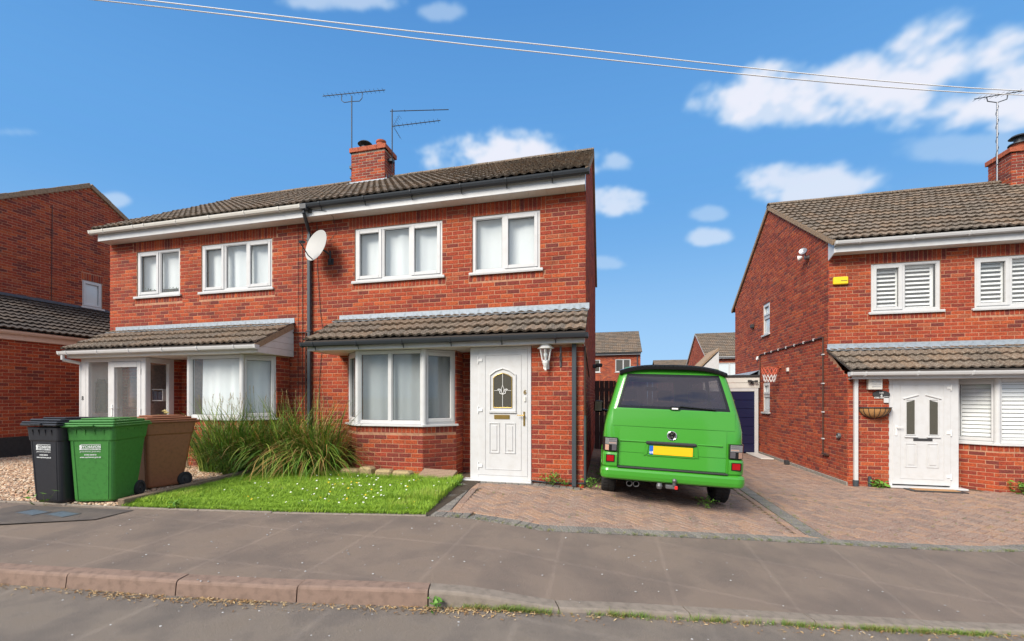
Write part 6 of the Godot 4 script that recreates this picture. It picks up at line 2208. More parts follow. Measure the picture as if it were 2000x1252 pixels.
func build_van() -> void:
	var paint := mat("van_green", Color(0.045, 0.285, 0.018), 0.36)
	paint.clearcoat_enabled = true
	paint.clearcoat = 0.7
	paint.clearcoat_roughness = 0.06
	var tint := mat("tinted_glass", Color(0.045, 0.038, 0.055), 0.03)
	tint.albedo_color.a = 0.50
	tint.transparency = BaseMaterial3D.TRANSPARENCY_ALPHA
	tint.metallic_specular = 0.8
	var gloss := mat("gloss_black", Color(0.010, 0.010, 0.011), 0.18)
	var rubber := mat("rubber", Color(0.020, 0.020, 0.021), 0.85)
	var trim := mat("black_trim", Color(0.030, 0.030, 0.032), 0.55)
	var chrome := mat("chrome", Color(0.75, 0.75, 0.77), 0.12, 1.0)
	var seat := mat("seat_cloth", Color(0.045, 0.045, 0.055), 0.95)
	var red := mat("red_lens", Color(0.33, 0.004, 0.008), 0.10)
	var clear := mat("lamp_reflector", Color(0.55, 0.55, 0.57), 0.15, 0.7)
	var amber := mat("amber_lamp", Color(0.50, 0.30, 0.22), 0.12)
	var smoke := mat("smoked_lens", Color(0.09, 0.085, 0.095), 0.12)
	var van := thing("van", "bright green van seen from behind, parked on the block-paved drive", "van", Vector3(0.79, -0.135, -6.45))
	van.rotation_degrees = Vector3(0, 0, -2.3)
	var rings := []
	for i in VY.size():
		rings.append(van_ring(i))
	var n: int = rings[0].size()
	var parts := [mesh(), mesh(), mesh(), mesh(), mesh()]
	for i in VY.size() - 1:
		for k in n:
			var e := (k + 1) % n
			var nv := []
			for q in [[i, k], [i, e], [i + 1, e], [i + 1, k]]:
				var a: Vector3 = rings[q[0]][posmod(q[1] + 1, n)] - rings[q[0]][posmod(q[1] - 1, n)]
				var b: Vector3 = rings[mini(q[0] + 1, VY.size() - 1)][q[1]] - rings[maxi(q[0] - 1, 0)][q[1]]
				var nn := b.cross(a)
				if nn.dot(rings[q[0]][q[1]] - Vector3(0, 1.0, -2.2)) < 0:
					nn = -nn
				nv.append(nn.normalized())
			sq(parts[van_kind(i, k)], rings[i][k], rings[i][e], rings[i + 1][e], rings[i + 1][k], nv[0], nv[1], nv[2], nv[3])
	var top: Array = rings[-1]
	for k in n:
		tri(parts[0], top[k], top[(k + 1) % n], Vector3(0, 1.905, -1.9), Vector3.UP)
	part("body", parts[0], paint, van)
	part("rear_window", parts[1], tint, van)
	part("window_border", parts[2], gloss, van)
	part("side_windows", parts[3], tint, van)
	part("windscreen", parts[4], M["glass"], van)
	# tailgate in three pressed panels
	var tg := sub("tailgate", van)
	part("upper_panel", rear_panel(0.742, 1.062, 1.283, 0.009), paint, tg)
	part("middle_panel", rear_panel(0.648, 0.716, 1.054, 0.009), paint, tg)
	part("lower_panel", rear_panel(0.648, 0.535, 0.710, 0.009), paint, tg)
	var crease := mesh()
	for s in [[-0.64, -0.315], [0.315, 0.60]]:
		rod(crease, Vector3(s[0], 0.865, rear_z(0.865) + 0.002), Vector3(s[1], 0.865, rear_z(0.865) + 0.006), 0.012, 0.012, 8)
	part("crease", crease, paint, tg)
	# number plate in its recess
	var np := sub("number_plate", van, Vector3(-0.005, 0.762, rear_z(0.76) + 0.016))
	var p1 := mesh()
	bx(p1, Vector3(-0.215, -0.056, -0.006), Vector3(0.262, 0.056, 0.004), Transform3D.IDENTITY, 0.002)
	part("plate", p1, mat("plate_yellow", Color(0.85, 0.50, 0.01), 0.35), np)
	var p2 := mesh()
	bx(p2, Vector3(-0.262, -0.056, -0.006), Vector3(-0.2155, 0.056, 0.004), Transform3D.IDENTITY, 0.002)
	part("country_band", p2, mat("plate_blue", Color(0.02, 0.13, 0.55), 0.35), np)
	text("country_code", "GB", 0.026, mat("print_white", Color(0.85, 0.85, 0.85), 0.5), np, Transform3D(Basis.IDENTITY, Vector3(-0.239, -0.03, 0.0045)), true, 0.001)
	var surround := mesh()
	prism(surround, [Vector2(-0.33, -0.075), Vector2(-0.29, -0.06), Vector2(-0.275, 0.065), Vector2(-0.315, 0.075)], Vector3(0, 0, -0.008), Vector3.RIGHT, Vector3.UP, Vector3(0, 0, 0.012))
	prism(surround, [Vector2(0.29, -0.06), Vector2(0.33, -0.075), Vector2(0.315, 0.075), Vector2(0.275, 0.065)], Vector3(0, 0, -0.008), Vector3.RIGHT, Vector3.UP, Vector3(0, 0, 0.012))
	bx(surround, Vector3(-0.29, -0.078, -0.008), Vector3(0.29, -0.062, 0.004), Transform3D.IDENTITY, 0.004)
	part("surround", surround, paint, np)
	var bar := mesh()
	bx(bar, Vector3(-0.315, 0.835, rear_z(0.85)), Vector3(0.30, 0.878, rear_z(0.85) + 0.040), Transform3D.IDENTITY, 0.014)
	part("handle_bar", bar, trim, tg)
	# round badge
	var bd := sub("badge", van, Vector3(0.0, 0.963, rear_z(0.963) + 0.010), Basis(Vector3.RIGHT, PI / 2))
	var b1 := mesh()
	lathe(b1, [Vector2(0.0, 0.0), Vector2(0.056, 0.0), Vector2(0.056, 0.008), Vector2(0.0, 0.008)], 28)
	part("disc", b1, gloss, bd)
	var b2 := mesh()
	lathe(b2, [Vector2(0.050, 0.006), Vector2(0.060, 0.006), Vector2(0.060, 0.013), Vector2(0.055, 0.016), Vector2(0.050, 0.013), Vector2(0.050, 0.006)], 28)
	var vw := [[-0.020, 0.046, 0.0, 0.006], [0.020, 0.046, 0.0, 0.006], [-0.047, 0.020, -0.022, -0.044], [-0.022, -0.044, 0.0, 0.000], [0.0, 0.000, 0.022, -0.044], [0.022, -0.044, 0.047, 0.020]]
	for s in vw:
		var a := Vector3(s[0], 0.010, -s[1])
		var b := Vector3(s[2], 0.010, -s[3])
		var d := (b - a).normalized()
		var t := Transform3D(Basis(d, Vector3.UP, d.cross(Vector3.UP)), a)
		bx(b2, Vector3(-0.003, -0.003, -0.0048), Vector3((b - a).length() + 0.003, 0.004, 0.0048), t)
	part("monogram", b2, chrome, bd)
	# bumper
	var bp := sub("bumper", van)
	var path := [Vector2(-0.875, -0.55), Vector2(-0.878, -0.22)]
	for k in 7:
		var a := PI / 2 * k / 6
		path.append(Vector2(-0.768 - cos(a) * 0.11, -0.095 + sin(a) * 0.11))
	for k in range(1, 6):
		path.append(Vector2(lerpf(-0.768, 0.768, k / 6.0), 0.015 + 0.012 * sin(PI * k / 6.0)))
	for k in 7:
		var a := PI / 2 * (1.0 - k / 6.0)
		path.append(Vector2(0.768 + cos(a) * 0.11, -0.095 + sin(a) * 0.11))
	path.append_array([Vector2(0.878, -0.22), Vector2(0.875, -0.55)])
	part("lower_bar", sweep(path, [Vector2(-0.06, 0.35), Vector2(-0.025, 0.352), Vector2(-0.006, 0.37), Vector2(0.003, 0.41), Vector2(0.002, 0.465), Vector2(-0.008, 0.492), Vector2(-0.03, 0.507), Vector2(-0.10, 0.512)]), paint, bp)
	for s in [-1.0, 1.0]:
		var cp := []
		var raw := [Vector2(0.672, 0.003), Vector2(0.755, -0.002)]
		for k in 7:
			var a := PI / 2 * (1.0 - k / 6.0)
			raw.append(Vector2(0.762 + cos(a) * 0.10, -0.105 + sin(a) * 0.10))
		raw.append_array([Vector2(0.868, -0.22), Vector2(0.868, -0.5)])
		for q in raw:
			cp.append(Vector2(q.x * s, q.y))
		if s < 0:
			cp.reverse()
		part("corner", sweep(cp, [Vector2(-0.06, 0.505), Vector2(-0.012, 0.512), Vector2(-0.002, 0.53), Vector2(0.0, 0.67), Vector2(-0.008, 0.70), Vector2(-0.035, 0.712), Vector2(-0.12, 0.714)]), paint, bp)
		var rim := mesh()
		ring_frame(rim, s * 0.757 - 0.057, 0.572, s * 0.757 + 0.057, 0.673, 0.011, -0.02, 0.007, 0.004)
		part("reflector_rim", rim, gloss, bp)
		var rf := mesh()
		bx(rf, Vector3(s * 0.757 - 0.047, 0.582, -0.02), Vector3(s * 0.757 + 0.047, 0.663, 0.004), Transform3D.IDENTITY, 0.004)
		part("reflector", rf, red, bp)
		# tail lamp cluster
		var tl := sub("tail_light", van)
		var plan := [Vector2(0.672, 0.004), Vector2(0.785, -0.002), Vector2(0.832, -0.04), Vector2(0.866, -0.15), Vector2(0.80, -0.16), Vector2(0.672, -0.07)]
		var small := [Vector2(0.682, 0.009), Vector2(0.782, 0.003), Vector2(0.827, -0.032), Vector2(0.862, -0.14), Vector2(0.80, -0.15), Vector2(0.682, -0.06)]
		var hs := mesh()
		prism(hs, plan.map(func(q): return Vector2(q.x * s, q.y)), Vector3(0, 0.718, 0), Vector3.RIGHT, Vector3(0, 0, 1), Vector3(0, 0.182, 0))
		part("housing", hs, gloss, tl)
		var up := mesh()
		prism(up, small.map(func(q): return Vector2(q.x * s, q.y)), Vector3(0, 0.808, 0), Vector3.RIGHT, Vector3(0, 0, 1), Vector3(0, 0.082, 0))
		part("upper_lens", up, clear, tl)
		for r in 3:
			for c in 7:
				var led := mesh()
				var x := 0.694 + c * 0.0135
				bx(led, Vector3(s * x - 0.0045, 0.822 + r * 0.023, 0.0), Vector3(s * x + 0.0045, 0.834 + r * 0.023, 0.0105 - c * 0.0007))
				part("diode", led, smoke if r > 0 else amber, tl)
		var lo := mesh()
		prism(lo, small.slice(1).map(func(q): return Vector2(maxf(q.x, 0.748) * s, q.y)), Vector3(0, 0.728, 0), Vector3.RIGHT, Vector3(0, 0, 1), Vector3(0, 0.074, 0))
		part("indicator_lens", lo, amber, tl)
		var li := mesh()
		bx(li, Vector3(minf(s * 0.682, s * 0.742), 0.728, -0.04), Vector3(maxf(s * 0.682, s * 0.742), 0.802, 0.008), Transform3D.IDENTITY, 0.003)
		part("reversing_lens", li, smoke, tl)
		# wheels
		for z in [-0.90, -3.78]:
			var wh := sub("wheel", van, Vector3(s * 0.755, 0.315, z), Basis(Vector3(0, 0, 1), -PI / 2 * s))
			var ty := mesh()
			lathe(ty, [Vector2(0.20, -0.10), Vector2(0.27, -0.105), Vector2(0.300, -0.095), Vector2(0.315, -0.07), Vector2(0.318, 0.0), Vector2(0.315, 0.07), Vector2(0.300, 0.095), Vector2(0.27, 0.105), Vector2(0.20, 0.10)], 32)
			for k in 36:
				var a := TAU * k / 36
				for e in [-0.045, 0.045]:
					var t := Transform3D(Basis(Vector3.UP, -a), Vector3.ZERO)
					bx(ty, Vector3(0.314, e - 0.035, -0.018), Vector3(0.322, e + 0.035, 0.018), t)
			part("tyre", ty, rubber, wh)
			var rm := mesh()
			lathe(rm, [Vector2(0.0, 0.085), Vector2(0.06, 0.09), Vector2(0.17, 0.07), Vector2(0.20, 0.10), Vector2(0.205, 0.09), Vector2(0.20, -0.09)], 24)
			part("rim", rm, M["alloy"], wh)
			var lip := mesh()
			var pts := []
			for k in 13:
				var a := PI * k / 12
				pts.append(Vector3(s * 0.864, 0.34 + sin(a) * 0.36, z + cos(a) * 0.36))
			tube(lip, pts, 0.014, 6)
			part("arch_lip", lip, paint, van)
		# door mirrors
		var mr := sub("door_mirror", van)
		var m1 := mesh()
		bx(m1, Vector3(s * 0.985 - 0.09, 1.12, -3.62), Vector3(s * 0.985 + 0.09, 1.37, -3.50), Transform3D.IDENTITY, 0.035)
		rod(m1, Vector3(s * 0.80, 1.15, -3.58), Vector3(s * 0.93, 1.18, -3.57), 0.03, 0.025, 8)
		part("shell", m1, gloss, mr)
		var m2 := mesh()
		bx(m2, Vector3(s * 0.985 - 0.07, 1.15, -3.501), Vector3(s * 0.985 + 0.07, 1.345, -3.496))
		part("mirror_glass", m2, chrome, mr)
	var strip_m := mesh()
	bx(strip_m, Vector3(-0.665, 0.509, -0.07), Vector3(0.665, 0.528, 0.018), Transform3D.IDENTITY, 0.006)
	part("step_strip", strip_m, trim, bp)
	# spoiler over the rear window
	var sp := mesh()
	var sec := [Vector2(-0.60, 0.004), Vector2(-0.36, 0.014), Vector2(-0.24, -0.004), Vector2(-0.215, -0.030), Vector2(-0.225, -0.050), Vector2(-0.30, -0.055), Vector2(-0.45, -0.03)]
	var prev := []
	for k in 25:
		var f := -1.0 + 2.0 * k / 24
		var drop := 0.085 * pow(absf(f), 3.2)
		var row := []
		for q in sec:
			row.append(Vector3(f * 0.672, 1.892 + q.y - drop, q.x - 0.04 * f * f))
		if prev.size():
			var c0 := Vector3(prev[0].x, 1.88 - drop, -0.38)
			for j in sec.size():
				var e := (j + 1) % sec.size()
				sq(sp, prev[j], row[j], row[e], prev[e], prev[j] - c0, row[j] - c0, row[e] - c0, prev[e] - c0)
		if k == 0 or k == 24:
			for j in range(1, sec.size() - 1):
				tri(sp, row[0], row[j], row[j + 1], Vector3(f, 0, 0))
		prev = row
	part("spoiler", sp, gloss, van)
	# wiper
	var wp := sub("rear_wiper", van)
	var w1 := mesh()
	tube(w1, [Vector3(0.03, 1.30, -0.085), Vector3(0.10, 1.345, -0.10), Vector3(0.52, 1.318, -0.098)], 0.009, 6)
	bx(w1, Vector3(-0.03, 1.298, -0.10), Vector3(0.09, 1.345, -0.075), Transform3D.IDENTITY, 0.01)
	part("arm", w1, gloss, wp)
	var w2 := mesh()
	bx(w2, Vector3(-0.01, 1.305, -0.0745), Vector3(0.065, 1.325, -0.073))
	part("maker_tag", w2, M["white_metal"], wp)
	# tow bar and exhaust
	var tb := sub("tow_bar", van)
	var t1 := mesh()
	bx(t1, Vector3(-0.06, 0.285, -0.05), Vector3(0.08, 0.335, 0.06), Transform3D.IDENTITY, 0.01)
	rod(t1, Vector3(0.04, 0.335, 0.05), Vector3(0.04, 0.40, 0.06), 0.022, 0.018, 10)
	part("bracket", t1, M["dull_metal"], tb)
	var t2 := mesh()
	lathe(t2, [Vector2(0.0, 0.37), Vector2(0.022, 0.378), Vector2(0.029, 0.40), Vector2(0.022, 0.42), Vector2(0.0, 0.428)], 14, Transform3D(Basis.IDENTITY, Vector3(0.04, 0.0, 0.062)))
	lathe(t2, [Vector2(0.0, -0.04), Vector2(0.03, -0.035), Vector2(0.04, 0.0), Vector2(0.03, 0.035), Vector2(0.0, 0.04)], 12, Transform3D(Basis.IDENTITY, Vector3(-0.135, 0.315, 0.04)))
	part("ball", t2, M["dull_metal"], tb)
	var t3 := mesh()
	bx(t3, Vector3(0.045, 0.288, 0.06), Vector3(0.082, 0.332, 0.072), Transform3D.IDENTITY, 0.004)
	part("socket_cap", t3, mat("socket_red", Color(0.7, 0.02, 0.02), 0.4), tb)
	for x in [-0.50, -0.415]:
		var ex := mesh()
		lathe(ex, [Vector2(0.034, 0.0), Vector2(0.038, 0.0), Vector2(0.038, 0.35), Vector2(0.034, 0.35), Vector2(0.034, 0.0)], 16, Transform3D(Basis(Vector3.RIGHT, -PI / 2), Vector3(x, 0.30, -0.03)))
		part("exhaust_pipe", ex, M["dull_metal"], van)
	var ub := mesh()
	bx(ub, Vector3(-0.80, 0.30, -4.3), Vector3(0.80, 0.42, -0.25))
	part("underbody", ub, rubber, van)
	# cabin
	var cab := sub("cabin", van)
	var fl := mesh()
	bx(fl, Vector3(-0.78, 0.55, -3.9), Vector3(0.78, 0.75, -0.35))
	part("floor", fl, seat, cab)
	var da := mesh()
	bx(da, Vector3(-0.74, 0.75, -3.95), Vector3(0.74, 1.25, -3.6), Transform3D.IDENTITY, 0.06)
	part("dashboard", da, trim, cab)
	for q in [[-0.42, -2.9], [0.22, -2.9], [0.5, -1.3]]:
		var se := mesh()
		bx(se, Vector3(q[0] - 0.24, 0.75, q[1] - 0.45), Vector3(q[0] + 0.24, 0.95, q[1] + 0.05), Transform3D.IDENTITY, 0.05)
		bx(se, Vector3(q[0] - 0.23, 0.9, q[1]), Vector3(q[0] + 0.23, 1.38, q[1] + 0.13), Transform3D.IDENTITY, 0.06)
		bx(se, Vector3(q[0] - 0.14, 1.41, q[1]), Vector3(q[0] + 0.14, 1.60, q[1] + 0.10), Transform3D.IDENTITY, 0.05)
		part("seat", se, seat, cab)
	var mi := mesh()
	bx(mi, Vector3(-0.10, 1.60, -3.36), Vector3(0.12, 1.67, -3.33), Transform3D.IDENTITY, 0.01)
	part("driving_mirror", mi, gloss, cab)

# ------------------------------------------------------------------ wheelie bins
func build_bins() -> void:
	var spec := [["black wheelie bin nearest the brick gable, lid tilted, white council print", Vector3(-6.67, 0.0, -4.42), 0.0, Color(0.017, 0.018, 0.023), -0.025], ["green wheelie bin with white council print between black and brown bins", Vector3(-6.235, 0.0, -4.57), 0.35, Color(0.050, 0.215, 0.040), 0.0], ["brown wheelie bin standing behind the green one beside timber edging", Vector3(-6.42, 0.0, -5.45), -0.27, Color(0.26, 0.098, 0.044), 0.0]]
	var white := mat("bin_print", Color(0.72, 0.74, 0.74), 0.6)
	var scuff := ramp_tex(noise(0.02, 6, FastNoiseLite.TYPE_SIMPLEX_SMOOTH, 101), [[0.0, grey(0.72)], [0.4, grey(0.94)], [0.6, grey(1.0)], [1.0, grey(1.0)]], 512)
	for i in 3:
		var q: Array = spec[i]
		var b := thing("wheelie_bin", q[0], "bin", q[1], q[2], "wheelie bins on the gravel")
		var m := textured(mat("bin%d" % i, q[3], 0.42), scuff, 1.5)
		m.uv1_world_triplanar = false
		# body: half width, front z, back z at heights
		var lv := [[0.035, 0.228, 0.252, -0.215], [0.06, 0.234, 0.26, -0.225], [0.40, 0.248, 0.277, -0.285], [0.78, 0.264, 0.296, -0.352], [0.80, 0.274, 0.306, -0.365], [0.93, 0.284, 0.316, -0.385], [0.955, 0.287, 0.318, -0.39]]
		var st := mesh()
		var rows := []
		for l in lv:
			var row := []
			var r := 0.05
			for c in [[1, 1], [-1, 1], [-1, -1], [1, -1]]:
				for k in 5:
					var a: float = PI / 2 * k / 4
					var ang := {"11": 0.0, "-11": PI / 2, "-1-1": PI, "1-1": 1.5 * PI}[str(c[0]) + str(c[1])] as float
					var cz: float = (l[2] - r) if c[1] > 0 else (l[3] + r)
					row.append(Vector3(c[0] * (l[1] - r) + cos(a + ang) * r, l[0], cz + sin(a + ang) * r))
			rows.append(row)
		for j in rows.size() - 1:
			for k in 20:
				var e := (k + 1) % 20
				var c := Vector3(0, rows[j][k].y, -0.03)
				quad(st, rows[j][k], rows[j][e], rows[j + 1][e], rows[j + 1][k], rows[j][k] - c + rows[j][e] - c)
		for k in range(1, 19):
			tri(st, rows[0][0], rows[0][k], rows[0][k + 1], Vector3.DOWN)
		# ribs under the rim and the front panel edges
		for x in [-0.16, -0.055, 0.055, 0.16]:
			prism(st, [Vector2(0.0, 0.80), Vector2(0.0, 0.93), Vector2(0.03, 0.93)], Vector3(x - 0.006, 0, 0.298), Vector3(0, 0, 1), Vector3.UP, Vector3(0.012, 0, 0))
		for s in [-1.0, 1.0]:
			for z in [-0.22, -0.08, 0.06, 0.2]:
				prism(st, [Vector2(0.0, 0.80), Vector2(0.0, 0.93), Vector2(0.026 * s, 0.93)], Vector3(0.262 * s, 0, z), Vector3.RIGHT, Vector3.UP, Vector3(0, 0, 0.012))
			rod(st, Vector3(s * 0.175, 0.06, 0.258), Vector3(s * 0.205, 0.79, 0.295), 0.008, 0.008, 6)
		part("body", st, m, b)
		var ld := sub("lid", b, Vector3(0, 0.957, -0.39), Basis(Vector3.RIGHT, q[4]))
		var l1 := mesh()
		bx(l1, Vector3(-0.31, 0.0, -0.02), Vector3(0.31, 0.030, 0.755), Transform3D.IDENTITY, 0.010)
		bx(l1, Vector3(-0.305, 0.031, 0.0), Vector3(0.305, 0.055, 0.745), Transform3D.IDENTITY, 0.010)
		bx(l1, Vector3(-0.27, 0.056, 0.06), Vector3(0.27, 0.085, 0.68), Transform3D.IDENTITY, 0.022)
		bx(l1, Vector3(-0.20, 0.086, 0.12), Vector3(0.20, 0.104, 0.58), Transform3D.IDENTITY, 0.016)
		bx(l1, Vector3(-0.09, 0.012, 0.756), Vector3(0.09, 0.034, 0.785), Transform3D.IDENTITY, 0.006)
		part("cover", l1, m, ld)
		var hn := mesh()
		tube(hn, [Vector3(-0.20, 0.95, -0.40), Vector3(-0.20, 0.97, -0.47), Vector3(0.20, 0.97, -0.47), Vector3(0.20, 0.95, -0.40)], 0.016, 8)
		part("handle", hn, m, b)
		var ax := mesh()
		rod(ax, Vector3(-0.26, 0.105, -0.235), Vector3(0.26, 0.105, -0.235), 0.011, 0.011, 8)
		part("axle", ax, M["dull_metal"], b)
		for s in [-1.0, 1.0]:
			var wh := sub("wheel", b, Vector3(s * 0.245, 0.105, -0.235), Basis(Vector3(0, 0, 1), -PI / 2 * s))
			var ty := mesh()
			lathe(ty, [Vector2(0.06, -0.025), Vector2(0.09, -0.028), Vector2(0.103, -0.018), Vector2(0.105, 0.0), Vector2(0.103, 0.018), Vector2(0.09, 0.028), Vector2(0.06, 0.025)], 22)
			part("tyre", ty, M["rubber"], wh)
			var hb := mesh()
			lathe(hb, [Vector2(0.0, 0.03), Vector2(0.02, 0.03), Vector2(0.025, 0.016), Vector2(0.062, 0.014), Vector2(0.064, 0.02)], 18)
			part("hub", hb, M["black_trim"], wh)
		if i < 2:
			var lean := Basis(Vector3.RIGHT, -atan2(0.036, 0.72))
			var z_at := func(y: float) -> float: return 0.277 + (y - 0.40) * 0.019 / 0.38 + 0.0035
			var lines := [["WYCHAVON", 0.715, 0.032, true], ["DISTRICT COUNCIL", 0.685, 0.020, true], ["good services, good value", 0.656, 0.015, false], ["01386 565018", 0.615, 0.016, true], ["www.wychavon.gov.uk", 0.585, 0.016, true]]
			var pr := sub("print", b)
			for l in lines:
				text("lettering", l[0], l[2], white, pr, Transform3D(lean, Vector3(-0.01, l[1], z_at.call(l[1]))), l[3], 0.001)
			var lg := mesh()
			for y in [0.676, 0.742]:
				bx(lg, Vector3(-0.115, y, z_at.call(y) - 0.001), Vector3(0.115, y + 0.004, z_at.call(y) + 0.0006))
			bx(lg, Vector3(-0.128, 0.680, z_at.call(0.70)), Vector3(-0.108, 0.738, z_at.call(0.70) + 0.0008))
			part("emblem", lg, white, pr)

# ------------------------------------------------------------------ plants
func ribbon(st: SurfaceTool, base: Vector3, dir: Vector3, l: float, up: float, droop: float, w: float, c: Color, seg := 6) -> void:
	# a long arching leaf
	var side := dir.cross(Vector3.UP).normalized()
	var p := base
	var v := (dir * (1.0 - up) + Vector3.UP * up).normalized()
	var prev := [p - side * w * 0.5, p + side * w * 0.5]
	for i in seg:
		var t := float(i + 1) / seg
		v = (v + (Vector3.DOWN + dir * 0.35) * droop / seg).normalized()
		p += v * l / seg
		p.y = maxf(p.y, 0.02)
		var ww := w * (1.0 - t * t * 0.95)
		var cur := [p - side * ww * 0.5, p + side * ww * 0.5]
		st.set_color(c)
		quad(st, prev[0], prev[1], cur[1], cur[0], v.cross(side))
		prev = cur

func grass_plant(called: String, label: String, spots: Array, count: int, h: float, tan_share: float, droop: float, seed_: int, stalks: int) -> void:
	# spots: [x, z, radius]
	var r := RandomNumberGenerator.new()
	r.seed = seed_
	var g := thing(called, label, "plant", Vector3.ZERO, 0.0, "ornamental grasses below the bay")
	var st := mesh()
	st.set_color(Color.WHITE)
	var cols := [Color(0.085, 0.18, 0.018), Color(0.12, 0.25, 0.022), Color(0.06, 0.13, 0.018), Color(0.19, 0.30, 0.03), Color(0.24, 0.31, 0.05)]
	var tans := [Color(0.44, 0.28, 0.085), Color(0.36, 0.20, 0.06), Color(0.46, 0.33, 0.12), Color(0.28, 0.19, 0.07)]
	for i in count:
		var s: Array = spots[r.randi() % spots.size()]
		var a := r.randf() * TAU
		var rad: float = s[2] * sqrt(r.randf())
		var base := Vector3(s[0] + cos(a) * rad, 0.0, s[1] + sin(a) * rad * 0.55)
		var b := a + r.randf_range(-0.9, 0.9)
		if r.randf() < 0.25:
			b = r.randf() * TAU
		var dir := Vector3(cos(b), 0, sin(b) * 0.8 + 0.12).normalized()
		var is_tan := r.randf() < tan_share
		var c: Color = tans[r.randi() % tans.size()] if is_tan else cols[r.randi() % cols.size()]
		var l := h * r.randf_range(0.75, 1.45)
		ribbon(st, base, dir, l, r.randf_range(0.78, 0.985), droop * r.randf_range(0.4, 1.5), r.randf_range(0.013, 0.027) * (0.7 if is_tan else 1.0), c * r.randf_range(0.8, 1.2), 7)
	var lv := part("leaves", st, M["leaf"], g)
	lv.set_meta("kind", "stuff")
	for i in stalks:
		var s: Array = spots[r.randi() % spots.size()]
		var base := Vector3(s[0] + r.randf_range(-1, 1) * s[2], 0.3, s[1] + r.randf_range(-0.4, 0.4) * s[2])
		var tip := base + Vector3(r.randf_range(-0.22, 0.22), h * r.randf_range(0.85, 1.12), r.randf_range(-0.1, 0.15))
		var mid := (base + tip) * 0.5 + Vector3(r.randf_range(-0.04, 0.04), 0.03, 0)
		var sk := mesh()
		sk.set_color(Color(0.20, 0.22, 0.06))
		tube(sk, [base, mid, tip], 0.0022, 4)
		sk.set_color(Color(0.40, 0.27, 0.15))
		var d := (tip - mid).normalized()
		for k in 14:
			var p := tip - d * 0.010 * k
			var o := Vector3(r.randf_range(-1, 1), r.randf_range(0.2, 1.0), r.randf_range(-1, 1)).normalized()
			tri(sk, p, p + o * 0.016 + d * 0.012, p + o * 0.008 + d * 0.02 + Vector3(0.003, 0, 0.003), Vector3.BACK)
		part("flower_stalk", sk, M["leaf"], g)

